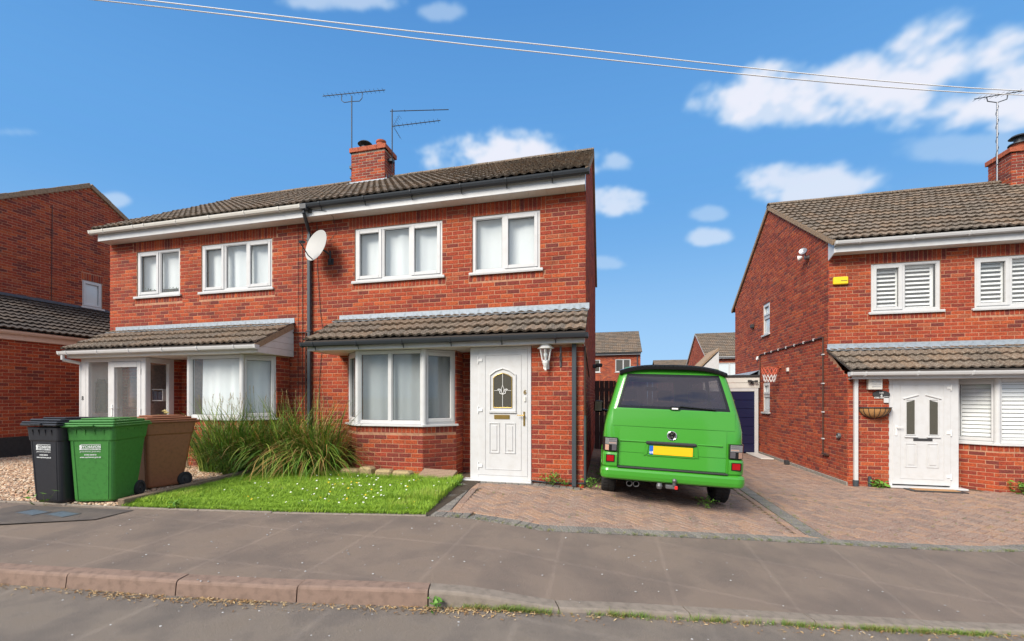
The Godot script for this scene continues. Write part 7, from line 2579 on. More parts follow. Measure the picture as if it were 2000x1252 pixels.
func build_plants() -> void:
	var leaf := mat("leaf", Color.WHITE, 0.6)
	leaf.vertex_color_use_as_albedo = true
	leaf.backlight_enabled = true
	leaf.backlight = Color(0.18, 0.22, 0.06)
	grass_plant("ornamental_grass", "dark green clump of arching grass in front of the bay brickwork", [[-6.75, -6.80, 0.30], [-6.45, -6.78, 0.25], [-6.2, -6.9, 0.25]], 950, 1.02, 0.10, 1.5, 7, 26)
	grass_plant("ornamental_grass", "wide mixed green and straw clump of drooping grass below the black downpipe", [[-5.85, -7.0, 0.28], [-5.5, -7.1, 0.3], [-5.1, -7.15, 0.3], [-4.75, -7.1, 0.25], [-5.3, -7.35, 0.3]], 2000, 1.12, 0.36, 2.0, 8, 22)
	grass_plant("ornamental_grass", "small fresh green tuft at the end of the timber edging", [[-6.12, -6.52, 0.16]], 110, 0.42, 0.02, 1.7, 9, 0)
	# rose bush behind the brown bin
	var rb := thing("rose_bush", "rose bush with cream blooms behind the brown wheelie bin", "shrub", Vector3.ZERO)
	var stems := mesh()
	stems.set_color(Color(0.10, 0.12, 0.04))
	var lv := mesh()
	lv.set_color(Color(0.06, 0.14, 0.03))
	var petal := mat("rose_petal", Color(0.84, 0.74, 0.44), 0.7)
	petal.backlight_enabled = true
	petal.backlight = Color(0.3, 0.26, 0.15)
	var heads := [[-7.98, 1.06, -6.88], [-7.89, 1.03, -6.84], [-7.58, 0.93, -6.9], [-7.48, 0.96, -6.85], [-7.40, 0.88, -6.83], [-7.28, 0.74, -6.8]]
	var br := mesh()
	for hd in heads:
		var p := Vector3(hd[0], hd[1], hd[2])
		tube(stems, [Vector3(hd[0] * 0.3 - 7.6 * 0.7, 0.0, -6.98), Vector3(hd[0] - 0.02, hd[1] * 0.55, -6.95), p], 0.006, 5)
		for k in 60:
			var q := p + Vector3(rng.randfn(0, 0.09), -0.05 - absf(rng.randfn(0, 0.10)), rng.randfn(0, 0.06))
			var t := Transform3D(Basis.from_euler(Vector3(rng.randf() * TAU, rng.randf() * TAU, 0)), q)
			lv.set_color(Color(0.06, 0.13, 0.03) * rng.randf_range(0.7, 1.7))
			quad(lv, t * Vector3(-0.012, 0, 0), t * Vector3(0, 0.026, 0), t * Vector3(0.012, 0, 0), t * Vector3(0, -0.022, 0), t.basis.z)
		var fl := mesh()
		for ring in 4:
			var cnt := 3 + ring * 2
			for k in cnt:
				var a := TAU * k / cnt + ring
				var o := Vector3(cos(a), 0, sin(a))
				var rr := 0.010 + ring * 0.011
				var tip := p + o * rr * 1.25 + Vector3(0, 0.045 - ring * 0.010, 0)
				var sd := Vector3(-o.z, 0, o.x) * (0.014 + ring * 0.004)
				quad(fl, p + o * rr * 0.4, p + o * rr + sd + Vector3(0, 0.022 - ring * 0.004, 0), tip, p + o * rr - sd + Vector3(0, 0.022 - ring * 0.004, 0), o + Vector3(0, 0.4, 0))
		part("bloom", fl, petal, rb)
	part("stems", stems, leaf, rb)
	var lf := part("leaves", lv, leaf, rb)
	lf.set_meta("kind", "stuff")
	# weeds at the foot of walls
	weed(Vector3(-0.79, 0.0, ZG + 0.10), 0.20, 120, "leafy weed against the brick pier beside the front door", 21)
	weed(Vector3(-0.60, 0.0, ZG + 0.09), 0.09, 30, "small weed at the pier foot near the downpipe", 22)
	weed(Vector3(-0.22, -0.03, ZG + 0.06), 0.16, 90, "bright weed at the corner of the porch near the van's tyre", 23)
	weed(Vector3(-0.02, -0.06, -7.9), 0.26, 130, "weeds in the narrow gap between van and house", 24)
	weed(Vector3(1.32, -0.16, -6.85), 0.16, 60, "ragged weed under the van beside its right rear tyre", 25)
	weed(Vector3(5.06, -0.41, ZRG + 0.08), 0.15, 60, "round-leaved green weed beside white downpipe", 26, 2.2)
	weed(Vector3(7.2, -0.42, ZRG + 0.22), 0.24, 160, "low leafy weed below the shuttered bay", 27, 1.8)
	weed(Vector3(-2.13, 0.0, -6.62), 0.09, 40, "tiny weed on the grey edging by the threshold", 28)
	weed(Vector3(-6.62, 0.0, -4.10), 0.20, 14, "tall pale weed in front of the black wheelie bin", 29, 2.0)
	weed(Vector3(-4.95, 0.0, -4.42), 0.10, 50, "small green tuft at the lawn corner by the footpath", 30)
	weed(Vector3(-1.12, -0.12, -2.98), 0.07, 30, "bright seedling at the joint of the lowered kerb", 31)

func weed(o: Vector3, r: float, count: int, label: String, s: int, size := 1.0) -> void:
	var rr := RandomNumberGenerator.new()
	rr.seed = s
	var w := thing("weed", label, "weed", o, 0.0, "weeds")
	var st := mesh()
	st.set_color(Color(0.1, 0.2, 0.03))
	var sm := mesh()
	sm.set_color(Color(0.12, 0.16, 0.04))
	for i in count:
		var a := rr.randf() * TAU
		var d := Vector3(cos(a), 0, sin(a))
		var q := d * r * rr.randf() + Vector3(0, r * rr.randf_range(0.1, 1.0), 0)
		if i % 6 == 0:
			rod(sm, Vector3(d.x * 0.01, 0, d.z * 0.01), q, 0.0022, 0.0014, 4, false)
		var t := Transform3D(Basis.from_euler(Vector3(rr.randf_range(-1.0, 0.4), rr.randf() * TAU, rr.randf_range(-0.6, 0.6))), q)
		var k := 0.020 * size * rr.randf_range(0.6, 1.3)
		st.set_color(Color(0.10, 0.23, 0.025) * rr.randf_range(0.6, 1.5))
		quad(st, t * Vector3(-k * 0.6, 0, 0), t * Vector3(0, 0.004, k), t * Vector3(k * 0.6, 0, 0), t * Vector3(0, 0.002, -k), t.basis.y)
	part("leaves", st, M["leaf"], w)
	part("stems", sm, M["leaf"], w)

# ------------------------------------------------------------------ fittings on and about the houses
func yagi(t: Node3D, a: Vector3, b: Vector3, n: int, half: float, m: Material, called := "boom") -> void:
	var bm := mesh()
	rod(bm, a, b, 0.011, 0.011, 6)
	part(called, bm, m, t)
	var d := (b - a).normalized()
	var side := d.cross(Vector3.UP).normalized()
	for i in n:
		var p := a.lerp(b, (i + 0.5) / n)
		var el := mesh()
		rod(el, p - side * half, p + side * half, 0.004, 0.004, 5)
		part("element", el, m, t)

func build_fittings() -> void:
	# wall lantern
	var la := thing("wall_lantern", "white six-sided coach lantern on the brick pier beside the front door", "lamp", Vector3(-0.885, 1.74, ZG + 0.085))
	var wm: Material = M["white_metal"]
	var s1 := mesh()
	lathe(s1, [Vector2(0.0, 0.0), Vector2(0.018, 0.0), Vector2(0.02, 0.04), Vector2(0.035, 0.07), Vector2(0.055, 0.12), Vector2(0.05, 0.135), Vector2(0.06, 0.14), Vector2(0.06, 0.15), Vector2(0.0, 0.15)], 6)
	part("base", s1, wm, la)
	for k in 6:
		var a := TAU * (k + 0.5) / 6
		var st := mesh()
		rod(st, Vector3(cos(a) * 0.058, 0.15, sin(a) * 0.058), Vector3(cos(a) * 0.092, 0.335, sin(a) * 0.092), 0.006, 0.006, 6)
		part("rib", st, wm, la)
		var b := TAU * (k + 1.5) / 6
		var gl := mesh()
		quad(gl, Vector3(cos(a) * 0.056, 0.15, sin(a) * 0.056), Vector3(cos(b) * 0.056, 0.15, sin(b) * 0.056), Vector3(cos(b) * 0.09, 0.335, sin(b) * 0.09), Vector3(cos(a) * 0.09, 0.335, sin(a) * 0.09), Vector3(cos(a + 0.52), 0, sin(a + 0.52)))
		part("pane", gl, M["glass"], la)
	var s2 := mesh()
	lathe(s2, [Vector2(0.0, 0.335), Vector2(0.125, 0.33), Vector2(0.128, 0.338), Vector2(0.095, 0.365), Vector2(0.075, 0.395), Vector2(0.03, 0.415), Vector2(0.02, 0.44), Vector2(0.012, 0.455), Vector2(0.016, 0.47), Vector2(0.004, 0.50), Vector2(0.0, 0.505)], 6)
	part("cap", s2, wm, la)
	var s3 := mesh()
	bx(s3, Vector3(-0.045, 0.02, -0.085), Vector3(0.045, 0.17, -0.07), Transform3D.IDENTITY, 0.006)
	tube(s3, [Vector3(0, 0.09, -0.075), Vector3(0, 0.05, -0.03), Vector3(0, 0.03, 0.0)], 0.012, 8)
	part("back_plate", s3, wm, la)
	var s4 := mesh()
	lathe(s4, [Vector2(0.0, 0.15), Vector2(0.013, 0.15), Vector2(0.013, 0.19), Vector2(0.028, 0.22), Vector2(0.030, 0.245), Vector2(0.018, 0.27), Vector2(0.0, 0.275)], 14)
	part("bulb", s4, M["frosted"], la)
	# iron bracket
	var ib := mesh()
	tube(ib, [Vector3(-0.665, 2.09, ZG + 0.012), Vector3(-0.665, 2.0, ZG + 0.02), Vector3(-0.675, 1.94, ZG + 0.06), Vector3(-0.665, 1.88, ZG + 0.02), Vector3(-0.665, 1.80, ZG + 0.012)], 0.010, 6)
	bx(ib, Vector3(-0.68, 1.79, ZG), Vector3(-0.65, 2.11, ZG + 0.008))
	single("basket_bracket", ib, M["dull_metal"], "rusty iron hanging-basket bracket between lantern and downpipe", "bracket")
	# satellite dish
	var di := thing("satellite_dish", "grey oval satellite dish on the brick wall by the black downpipe", "satellite dish", Vector3(-5.33, 4.16, ZU))
	var bas := Basis.from_euler(Vector3(-0.30, -0.22, 0))
	var d1 := mesh()
	var prof := []
	for k in 9:
		var q := k / 8.0
		prof.append(Vector2(q * 0.30, q * q * 0.055))
	prof.append(Vector2(0.305, 0.05))
	for k in 8:
		var q := 1.0 - (k + 1) / 8.0
		prof.append(Vector2(q * 0.30, q * q * 0.055 - 0.007))
	lathe(d1, prof, 30, Transform3D(bas * Basis(Vector3.RIGHT, PI / 2) * Basis.from_scale(Vector3(0.85, 1, 1.1)), Vector3(0.02, 0.05, 0.26)))
	part("reflector", d1, mat("dish_grey", Color(0.42, 0.42, 0.41), 0.55), di)
	var d2 := mesh()
	var foc := Vector3(0.02, 0.05, 0.26) + bas * Vector3(0, -0.16, 0.40)
	tube(d2, [Vector3(0.02, 0.05, 0.26) + bas * Vector3(0, -0.30, 0.04), Vector3(0.02, 0.05, 0.26) + bas * Vector3(0, -0.29, 0.15), foc], 0.010, 6)
	part("arm", d2, M["cowl_metal"], di)
	var d3 := mesh()
	rod(d3, foc, foc + bas * Vector3(0, 0.06, -0.10), 0.028, 0.024, 12)
	part("receiver", d3, M["cowl_metal"], di)
	var d4 := mesh()
	rod(d4, Vector3(0.14, -0.20, 0.03), Vector3(0.14, 0.03, 0.03), 0.018, 0.018, 8)
	bx(d4, Vector3(0.08, -0.24, 0.0), Vector3(0.20, -0.12, 0.02), Transform3D.IDENTITY, 0.004)
	rod(d4, Vector3(0.14, -0.05, 0.04), Vector3(0.05, 0.04, 0.23), 0.02, 0.02, 8)
	part("wall_bracket", d4, M["cowl_metal"], di)
	# cables near the dish
	var ca := mesh()
	tube(ca, [Vector3(-5.45, 4.92, -7.76), Vector3(-5.12, 4.86, -7.76), Vector3(-5.02, 4.78, -7.85), Vector3(-5.06, 4.55, ZU + 0.015), Vector3(-5.22, 4.40, ZU + 0.012)], 0.004, 5)
	tube(ca, [Vector3(-5.5, 4.78, ZU + 0.012), Vector3(-5.49, 3.9, ZU + 0.012), Vector3(-5.42, 3.0, ZU + 0.012), Vector3(-5.36, 2.6, ZU + 0.012), Vector3(-5.44, 1.7, ZU + 0.012), Vector3(-5.46, 0.3, ZU + 0.012)], 0.005, 5)
	single("aerial_cable", ca, M["seal"], "thin black cable looping from the fascia down beside the dish", "cable")
	var jb := mesh()
	bx(jb, Vector3(-5.50, 4.86, -7.768), Vector3(-5.43, 4.93, -7.74), Transform3D.IDENTITY, 0.006)
	single("junction_box", jb, M["seal"], "small black junction box on the white fascia beside black downpipe", "box")
	# aerials on the chimney
	var am: Material = M["cowl_metal"]
	var a1 := thing("television_aerial", "tall aerial with a cradle on the left side of the pair's chimney", "aerial", Vector3.ZERO)
	var m1 := mesh()
	rod(m1, Vector3(-6.77, 7.15, -11.5), Vector3(-6.77, 9.66, -11.5), 0.016, 0.016, 8)
	part("mast", m1, am, a1)
	yagi(a1, Vector3(-7.62, 9.74, -11.4), Vector3(-5.82, 9.74, -11.62), 15, 0.10, am)
	var cr := mesh()
	tube(cr, [Vector3(-7.07, 9.73, -11.47), Vector3(-7.07, 9.57, -11.47), Vector3(-6.99, 9.50, -11.47), Vector3(-6.77, 9.51, -11.5), Vector3(-6.55, 9.50, -11.53), Vector3(-6.47, 9.57, -11.53), Vector3(-6.47, 9.73, -11.54)], 0.010, 6)
	part("cradle", cr, am, a1)
	var k1 := mesh()
	bx(k1, Vector3(-6.80, 7.62, -11.6), Vector3(-6.70, 7.70, -11.42), Transform3D.IDENTITY, 0.006)
	bx(k1, Vector3(-6.80, 7.35, -11.58), Vector3(-6.70, 7.42, -11.44), Transform3D.IDENTITY, 0.006)
	part("clamp", k1, am, a1)
	var a2 := thing("television_aerial", "aerial with two booms and a grid reflector right of the pair's chimney", "aerial", Vector3.ZERO)
	var m2 := mesh()
	rod(m2, Vector3(-5.60, 7.45, -11.6), Vector3(-5.60, 9.16, -11.6), 0.016, 0.016, 8)
	part("mast", m2, am, a2)
	yagi(a2, Vector3(-5.66, 9.12, -11.6), Vector3(-4.10, 9.12, -11.95), 2, 0.06, am)
	yagi(a2, Vector3(-5.60, 8.70, -11.6), Vector3(-4.30, 8.80, -11.85), 11, 0.10, am, "lower_boom")
	var gr := mesh()
	for k in 5:
		rod(gr, Vector3(-5.52 + k * 0.035, 8.62 - k * 0.06, -11.5), Vector3(-5.52 + k * 0.035, 8.62 - k * 0.06, -11.72), 0.003, 0.003, 4)
		rod(gr, Vector3(-5.52 + k * 0.035, 8.76 + k * 0.045, -11.5), Vector3(-5.52 + k * 0.035, 8.76 + k * 0.045, -11.72), 0.003, 0.003, 4)
	rod(gr, Vector3(-5.55, 8.66, -11.6), Vector3(-5.36, 8.34, -11.6), 0.004)
	rod(gr, Vector3(-5.55, 8.72, -11.6), Vector3(-5.40, 8.95, -11.6), 0.004)
	part("reflector", gr, am, a2)
	var k2 := mesh()
	bx(k2, Vector3(-5.70, 7.72, -11.68), Vector3(-5.57, 7.80, -11.52), Transform3D.IDENTITY, 0.006)
	part("clamp", k2, am, a2)
	var a3 := thing("television_aerial", "aerial on a pale mast with wound cable beside the right-hand chimney", "aerial", Vector3.ZERO)
	var m3 := mesh()
	rod(m3, Vector3(9.80, 6.95, -15.2), Vector3(9.80, 8.98, -15.2), 0.018, 0.018, 8)
	part("mast", m3, M["alloy"], a3)
	yagi(a3, Vector3(9.26, 9.10, -15.1), Vector3(11.1, 9.32, -15.4), 14, 0.12, am)
	var c3 := mesh()
	tube(c3, [Vector3(9.55, 9.13, -15.15), Vector3(9.57, 9.02, -15.15), Vector3(9.80, 8.98, -15.2), Vector3(10.02, 9.05, -15.23), Vector3(10.05, 9.20, -15.24)], 0.011, 6)
	part("cradle", c3, am, a3)
	var w3 := mesh()
	var wp := []
	for k in 40:
		wp.append(Vector3(9.80 + cos(k * 0.8) * 0.026, 8.9 - k * 0.045, -15.2 + sin(k * 0.8) * 0.026))
	tube(w3, wp, 0.005, 4)
	part("cable", w3, am, a3)
	# things on the right-hand house
	var ab := thing("alarm_box", "yellow burglar alarm box on the front wall near the gable corner", "alarm box", Vector3(4.80, 3.80, ZR))
	var b1 := mesh()
	bx(b1, Vector3(-0.135, -0.08, 0.0), Vector3(0.135, 0.08, 0.06), Transform3D.IDENTITY, 0.015)
	part("cover", b1, M["yellow_plastic"], ab)
	var b2 := mesh()
	bx(b2, Vector3(-0.005, -0.012, 0.060), Vector3(0.11, 0.0, 0.062))
	part("print", b2, M["brown_pipe"], ab)
	var fl := thing("security_floodlight", "twin security floodlight high on the gable beside the white fascia", "floodlight", Vector3(XR, 4.66, -12.53))
	var f1 := mesh()
	rod(f1, Vector3(-0.01, -0.06, 0), Vector3(-0.09, -0.06, 0.0), 0.05, 0.05, 12)
	rod(f1, Vector3(-0.06, -0.06, 0), Vector3(-0.11, 0.07, 0.03), 0.015)
	part("base", f1, M["dull_metal"], fl)
	var f2 := mesh()
	lathe(f2, [Vector2(0.0, -0.05), Vector2(0.04, -0.045), Vector2(0.08, 0.02), Vector2(0.085, 0.05), Vector2(0.075, 0.045), Vector2(0.0, 0.03)], 16, Transform3D(Basis(Vector3(0, 0, 1), 1.1) * Basis(Vector3.RIGHT, 0.8), Vector3(-0.13, 0.06, 0.06)))
	part("lamp_head", f2, M["alloy"], fl)
	var f3 := mesh()
	lathe(f3, [Vector2(0.0, -0.06), Vector2(0.035, -0.05), Vector2(0.07, 0.03), Vector2(0.06, 0.03), Vector2(0.0, 0.02)], 16, Transform3D(Basis(Vector3(0, 0, 1), 1.7) * Basis(Vector3.RIGHT, -0.6), Vector3(-0.13, -0.02, -0.17)))
	part("white_head", f3, M["white_metal"], fl)
	var sn := mesh()
	bx(sn, Vector3(XR - 0.10, 3.55, -16.8), Vector3(XR, 3.68, -16.65), Transform3D.IDENTITY, 0.02)
	single("movement_sensor", sn, M["seal"], "small black movement sensor beside the upper gable window", "sensor")
	var ho := thing("basketball_hoop", "wall-mounted basketball hoop with red and white net on the gable", "hoop", Vector3(XR, 2.15, -14.35))
	var h1 := mesh()
	var ring := []
	for k in 21:
		var a := TAU * k / 20
		ring.append(Vector3(-0.27 + cos(a) * 0.21, 0, sin(a) * 0.21))
	tube(h1, ring, 0.009, 6)
	bx(h1, Vector3(-0.06, -0.02, -0.04), Vector3(0.0, 0.02, 0.04))
	part("rim", h1, M["terracotta"], ho)
	var orange := mat("net_orange", Color(0.72, 0.16, 0.09), 0.8)
	for k in 12:
		for s in [-1, 1]:
			var nt := mesh()
			var pts := []
			for j in 5:
				var a: float = TAU * (k + s * j * 0.5) / 12
				var r := 0.21 - 0.022 * j
				pts.append(Vector3(-0.27 + cos(a) * r, -0.10 * j, sin(a) * r))
			tube(nt, pts.slice(0, 3), 0.007, 4)
			part("net_cord", nt, orange, ho)
			var n2 := mesh()
			tube(n2, pts.slice(2), 0.007, 4)
			part("net_cord", n2, M["white_metal"], ho)
	var wb := mesh()
	bx(wb, Vector3(XR - 0.05, 2.0, -13.83), Vector3(XR, 2.10, -13.74), Transform3D.IDENTITY, 0.01)
	single("wall_box", wb, M["upvc_old"], "small white box on the gable beside the basketball hoop", "box")
	var gc := thing("security_camera", "black twin floodlight under the garage roof edge", "floodlight", Vector3(4.36, 1.80, -16.1))
	var g1 := mesh()
	bx(g1, Vector3(-0.04, -0.05, 0.0), Vector3(0.04, 0.05, 0.06), Transform3D.IDENTITY, 0.01)
	bx(g1, Vector3(-0.14, 0.0, 0.05), Vector3(-0.03, 0.07, 0.13), Transform3D.IDENTITY, 0.015)
	bx(g1, Vector3(0.04, 0.0, 0.05), Vector3(0.14, 0.06, 0.12), Transform3D.IDENTITY, 0.015)
	part("lamps", g1, M["seal"], gc)
	var pc := thing("security_camera", "black security lamp on the gable corner above the passage", "floodlight", Vector3(GX, 2.12, -12.2))
	var p1 := mesh()
	bx(p1, Vector3(0.0, -0.05, -0.04), Vector3(0.10, 0.05, 0.04), Transform3D.IDENTITY, 0.015)
	bx(p1, Vector3(0.08, -0.02, -0.07), Vector3(0.24, 0.07, 0.07), Transform3D.IDENTITY, 0.02)
	part("lamp", p1, M["seal"], pc)
	var vb := thing("wall_vent_box", "cream louvred box under the white gutter beside the right-hand door", "box", Vector3(5.01, 1.615, ZRG))
	var v1 := mesh()
	bx(v1, Vector3(-0.115, -0.14, 0.0), Vector3(0.115, 0.14, 0.09), Transform3D.IDENTITY, 0.012)
	part("case", v1, M["upvc_old"], vb)
	for k in 5:
		var v2 := mesh()
		bx(v2, Vector3(-0.065, -0.085 + k * 0.038, 0.09), Vector3(0.08, -0.06 + k * 0.038, 0.1), Transform3D.IDENTITY, 0.004)
		part("louvre", v2, M["upvc"], vb)
	var sg := thing("house_sign", "black oval house name sign with white letters above the hanging basket", "sign", Vector3(5.135, 1.385, ZRG + 0.006))
	var q1 := mesh()
	lathe(q1, [Vector2(0.0, 0.0), Vector2(0.075, 0.0), Vector2(0.075, 0.01), Vector2(0.07, 0.014), Vector2(0.0, 0.014)], 28, Transform3D(Basis(Vector3.RIGHT, PI / 2) * Basis.from_scale(Vector3(1.9, 1, 1)), Vector3.ZERO))
	part("plate", q1, M["seal"], sg)
	var pw := mat("sign_white", Color(0.75, 0.75, 0.73), 0.6)
	text("lettering", "THE", 0.028, pw, sg, Transform3D(Basis.IDENTITY, Vector3(0, 0.030, 0.015)), true, 0.002)
	text("lettering", "4", 0.044, pw, sg, Transform3D(Basis.IDENTITY, Vector3(0, -0.024, 0.015)), true, 0.002)
	text("lettering", "FIRS HOUSE", 0.030, pw, sg, Transform3D(Basis.IDENTITY, Vector3(0, -0.064, 0.015)), true, 0.002)
	var bl := thing("door_bell_box", "white and black door chime box beside the right-hand door frame", "bell", Vector3(5.215, 1.29, ZRG))
	var l1 := mesh()
	bx(l1, Vector3(-0.04, -0.07, 0.0), Vector3(0.04, 0.055, 0.03), Transform3D.IDENTITY, 0.006)
	part("case", l1, M["upvc"], bl)
	var l2 := mesh()
	bx(l2, Vector3(-0.04, 0.03, 0.030), Vector3(0.04, 0.048, 0.033))
	part("band", l2, M["seal"], bl)
	basket(Vector3(5.02, 1.13, ZRG), 0.26, "coir-lined half-round wire basket on the wall left of the door")
	basket(Vector3(8.0, 0.28, ZRG), 0.26, "coir-lined wire basket on the brickwork below the shuttered bay")
	var mt := thing("doormat", "tan doormat with black rubber border below the right-hand white door", "doormat", Vector3(5.85, -0.39, -10.50))
	var t1 := mesh()
	bx(t1, Vector3(-0.42, -0.01, -0.16), Vector3(0.42, 0.008, 0.16), Transform3D.IDENTITY, 0.004)
	part("border", t1, M["black_trim"], mt)
	var t2 := mesh()
	bx(t2, Vector3(-0.34, 0.008, -0.10), Vector3(0.34, 0.016, 0.10), Transform3D.IDENTITY, 0.003)
	part("pile", t2, mat("coir", Color(0.40, 0.22, 0.10), 0.98), mt)
	var pp := mesh()
	rod(pp, Vector3(4.93, -0.42, ZRG + 0.05), Vector3(4.93, -0.20, ZRG + 0.05), 0.028, 0.028, 10)
	single("waste_outlet", pp, M["pipe_grey"], "short grey waste pipe rising beside the round-leaved weed", "pipe")
	var bd := mesh()
	bx(bd, Vector3(4.18, -0.395, -16.05), Vector3(4.50, -0.36, -14.6), Transform3D.IDENTITY, 0.008)
	single("board", bd, M["upvc_old"], "long white board lying on the paving by the garage door frame", "board")
	var bk := mesh()
	bx(bk, Vector3(4.46, -0.40, -13.75), Vector3(4.55, -0.29, -13.62), Transform3D.IDENTITY, 0.01)
	single("black_block", bk, M["seal"], "small black block at the foot of the right-hand gable", "block")
	# overhead cables
	var wire := mat("overhead_wire", Color(0.85, 0.83, 0.82), 0.5)
	for q in [[[Vector3(-30, 10.2, 0.3), Vector3(-9.43, 9.0, -6.76), Vector3(-1.84, 8.42, -9.34), Vector3(8.42, 8.52, -13.7), Vector3(22, 9.6, -19.5)], "lower overhead cable running across the sky from top left"], [[Vector3(-30, 10.4, 0.6), Vector3(-8.57, 9.0, -6.99), Vector3(-1.84, 8.58, -9.34), Vector3(9.53, 8.57, -14.0), Vector3(22, 9.6, -18.9)], "upper overhead cable running across the sky from top left"]]:
		var cv := Curve3D.new()
		var pts: Array = q[0]
		for i in pts.size():
			var tan_ := Vector3.ZERO
			if i > 0 and i < pts.size() - 1:
				tan_ = (pts[i + 1] - pts[i - 1]) * 0.16
			cv.add_point(pts[i], -tan_, tan_)
		var st := mesh()
		var samples := []
		for i in 49:
			samples.append(cv.sample_baked(cv.get_baked_length() * i / 48.0))
		tube(st, samples, 0.011, 6)
		single("overhead_cable", st, wire, q[1], "cable", "overhead cables")
	# pot plants on the sill of the neighbour's upstairs window
	for i in 2:
		var pl := thing("pot_plant", ["dark green pot plant behind the left upstairs pane", "dark green pot plant behind the right upstairs pane"][i], "plant", Vector3(-9.86 + i * 0.56, 3.60, ZU - 0.13), 0.0, "pot plants on the upstairs sill")
		var pm := mesh()
		lathe(pm, [Vector2(0.0, 0.0), Vector2(0.04, 0.0), Vector2(0.05, 0.05), Vector2(0.0, 0.05)], 12)
		part("pot", pm, M["terracotta"], pl)
		var lf := mesh()
		lf.set_color(Color(0.04, 0.08, 0.02))
		for k in 60:
			var p := Vector3(rng.randfn(0, 0.13), 0.06 + absf(rng.randfn(0, 0.05)), rng.randfn(0, 0.02))
			var t := Transform3D(Basis.from_euler(Vector3(rng.randf() * TAU, rng.randf() * TAU, 0)), p)
			lf.set_color(Color(0.05, 0.09, 0.03) * rng.randf_range(0.6, 1.6))
			quad(lf, t * Vector3(-0.012, 0, 0), t * Vector3(0, 0.028, 0), t * Vector3(0.012, 0, 0), t * Vector3(0, -0.02, 0), t.basis.z)
		part("leaves", lf, M["leaf"], pl)

func basket(o: Vector3, r: float, label: String) -> void:
	var b := thing("wall_basket", label, "basket", o, 0.0, "wire wall baskets")
	var coir := textured(mat("coir_liner" + str(int(o.x * 10)), Color(0.46, 0.24, 0.09), 0.98), M["bedding"].albedo_texture, 4.0)
	var st := mesh()
	var n := 18
	for j in 6:
		for i in n:
			var a0 := PI * i / n
			var a1 := PI * (i + 1) / n
			var e0 := PI / 2 * j / 6
			var e1 := PI / 2 * (j + 1) / 6
			var p := func(a: float, e: float) -> Vector3: return Vector3(cos(a) * cos(e) * r, -sin(e) * r * 0.78, sin(a) * cos(e) * r * 0.85 + 0.005)
			var q0: Vector3 = p.call(a0, e0)
			var q1: Vector3 = p.call(a1, e0)
			var q2: Vector3 = p.call(a1, e1)
			var q3: Vector3 = p.call(a0, e1)
			sq(st, q0, q1, q2, q3, q0, q1, q2 + Vector3(0, -0.01, 0), q3 + Vector3(0, -0.01, 0))
	part("liner", st, coir, b)
	var rim := mesh()
	var pts := []
	for i in n + 1:
		var a := PI * i / n
		pts.append(Vector3(cos(a) * r * 1.03, 0.0, sin(a) * r * 0.88 + 0.005))
	tube(rim, pts, 0.010, 6)
	rod(rim, Vector3(-r, 0, 0.01), Vector3(r, 0, 0.01), 0.010)
	part("rim", rim, M["seal"], b)
	for k in 9:
		var a := PI * (k + 0.5) / 9
		var wr := mesh()
		var ps := []
		for j in 7:
			var e := PI / 2 * j / 6
			ps.append(Vector3(cos(a) * cos(e) * r * 1.02, -sin(e) * r * 0.80, sin(a) * cos(e) * r * 0.87 + 0.005))
		tube(wr, ps, 0.005, 5)
		part("wire", wr, M["seal"], b)

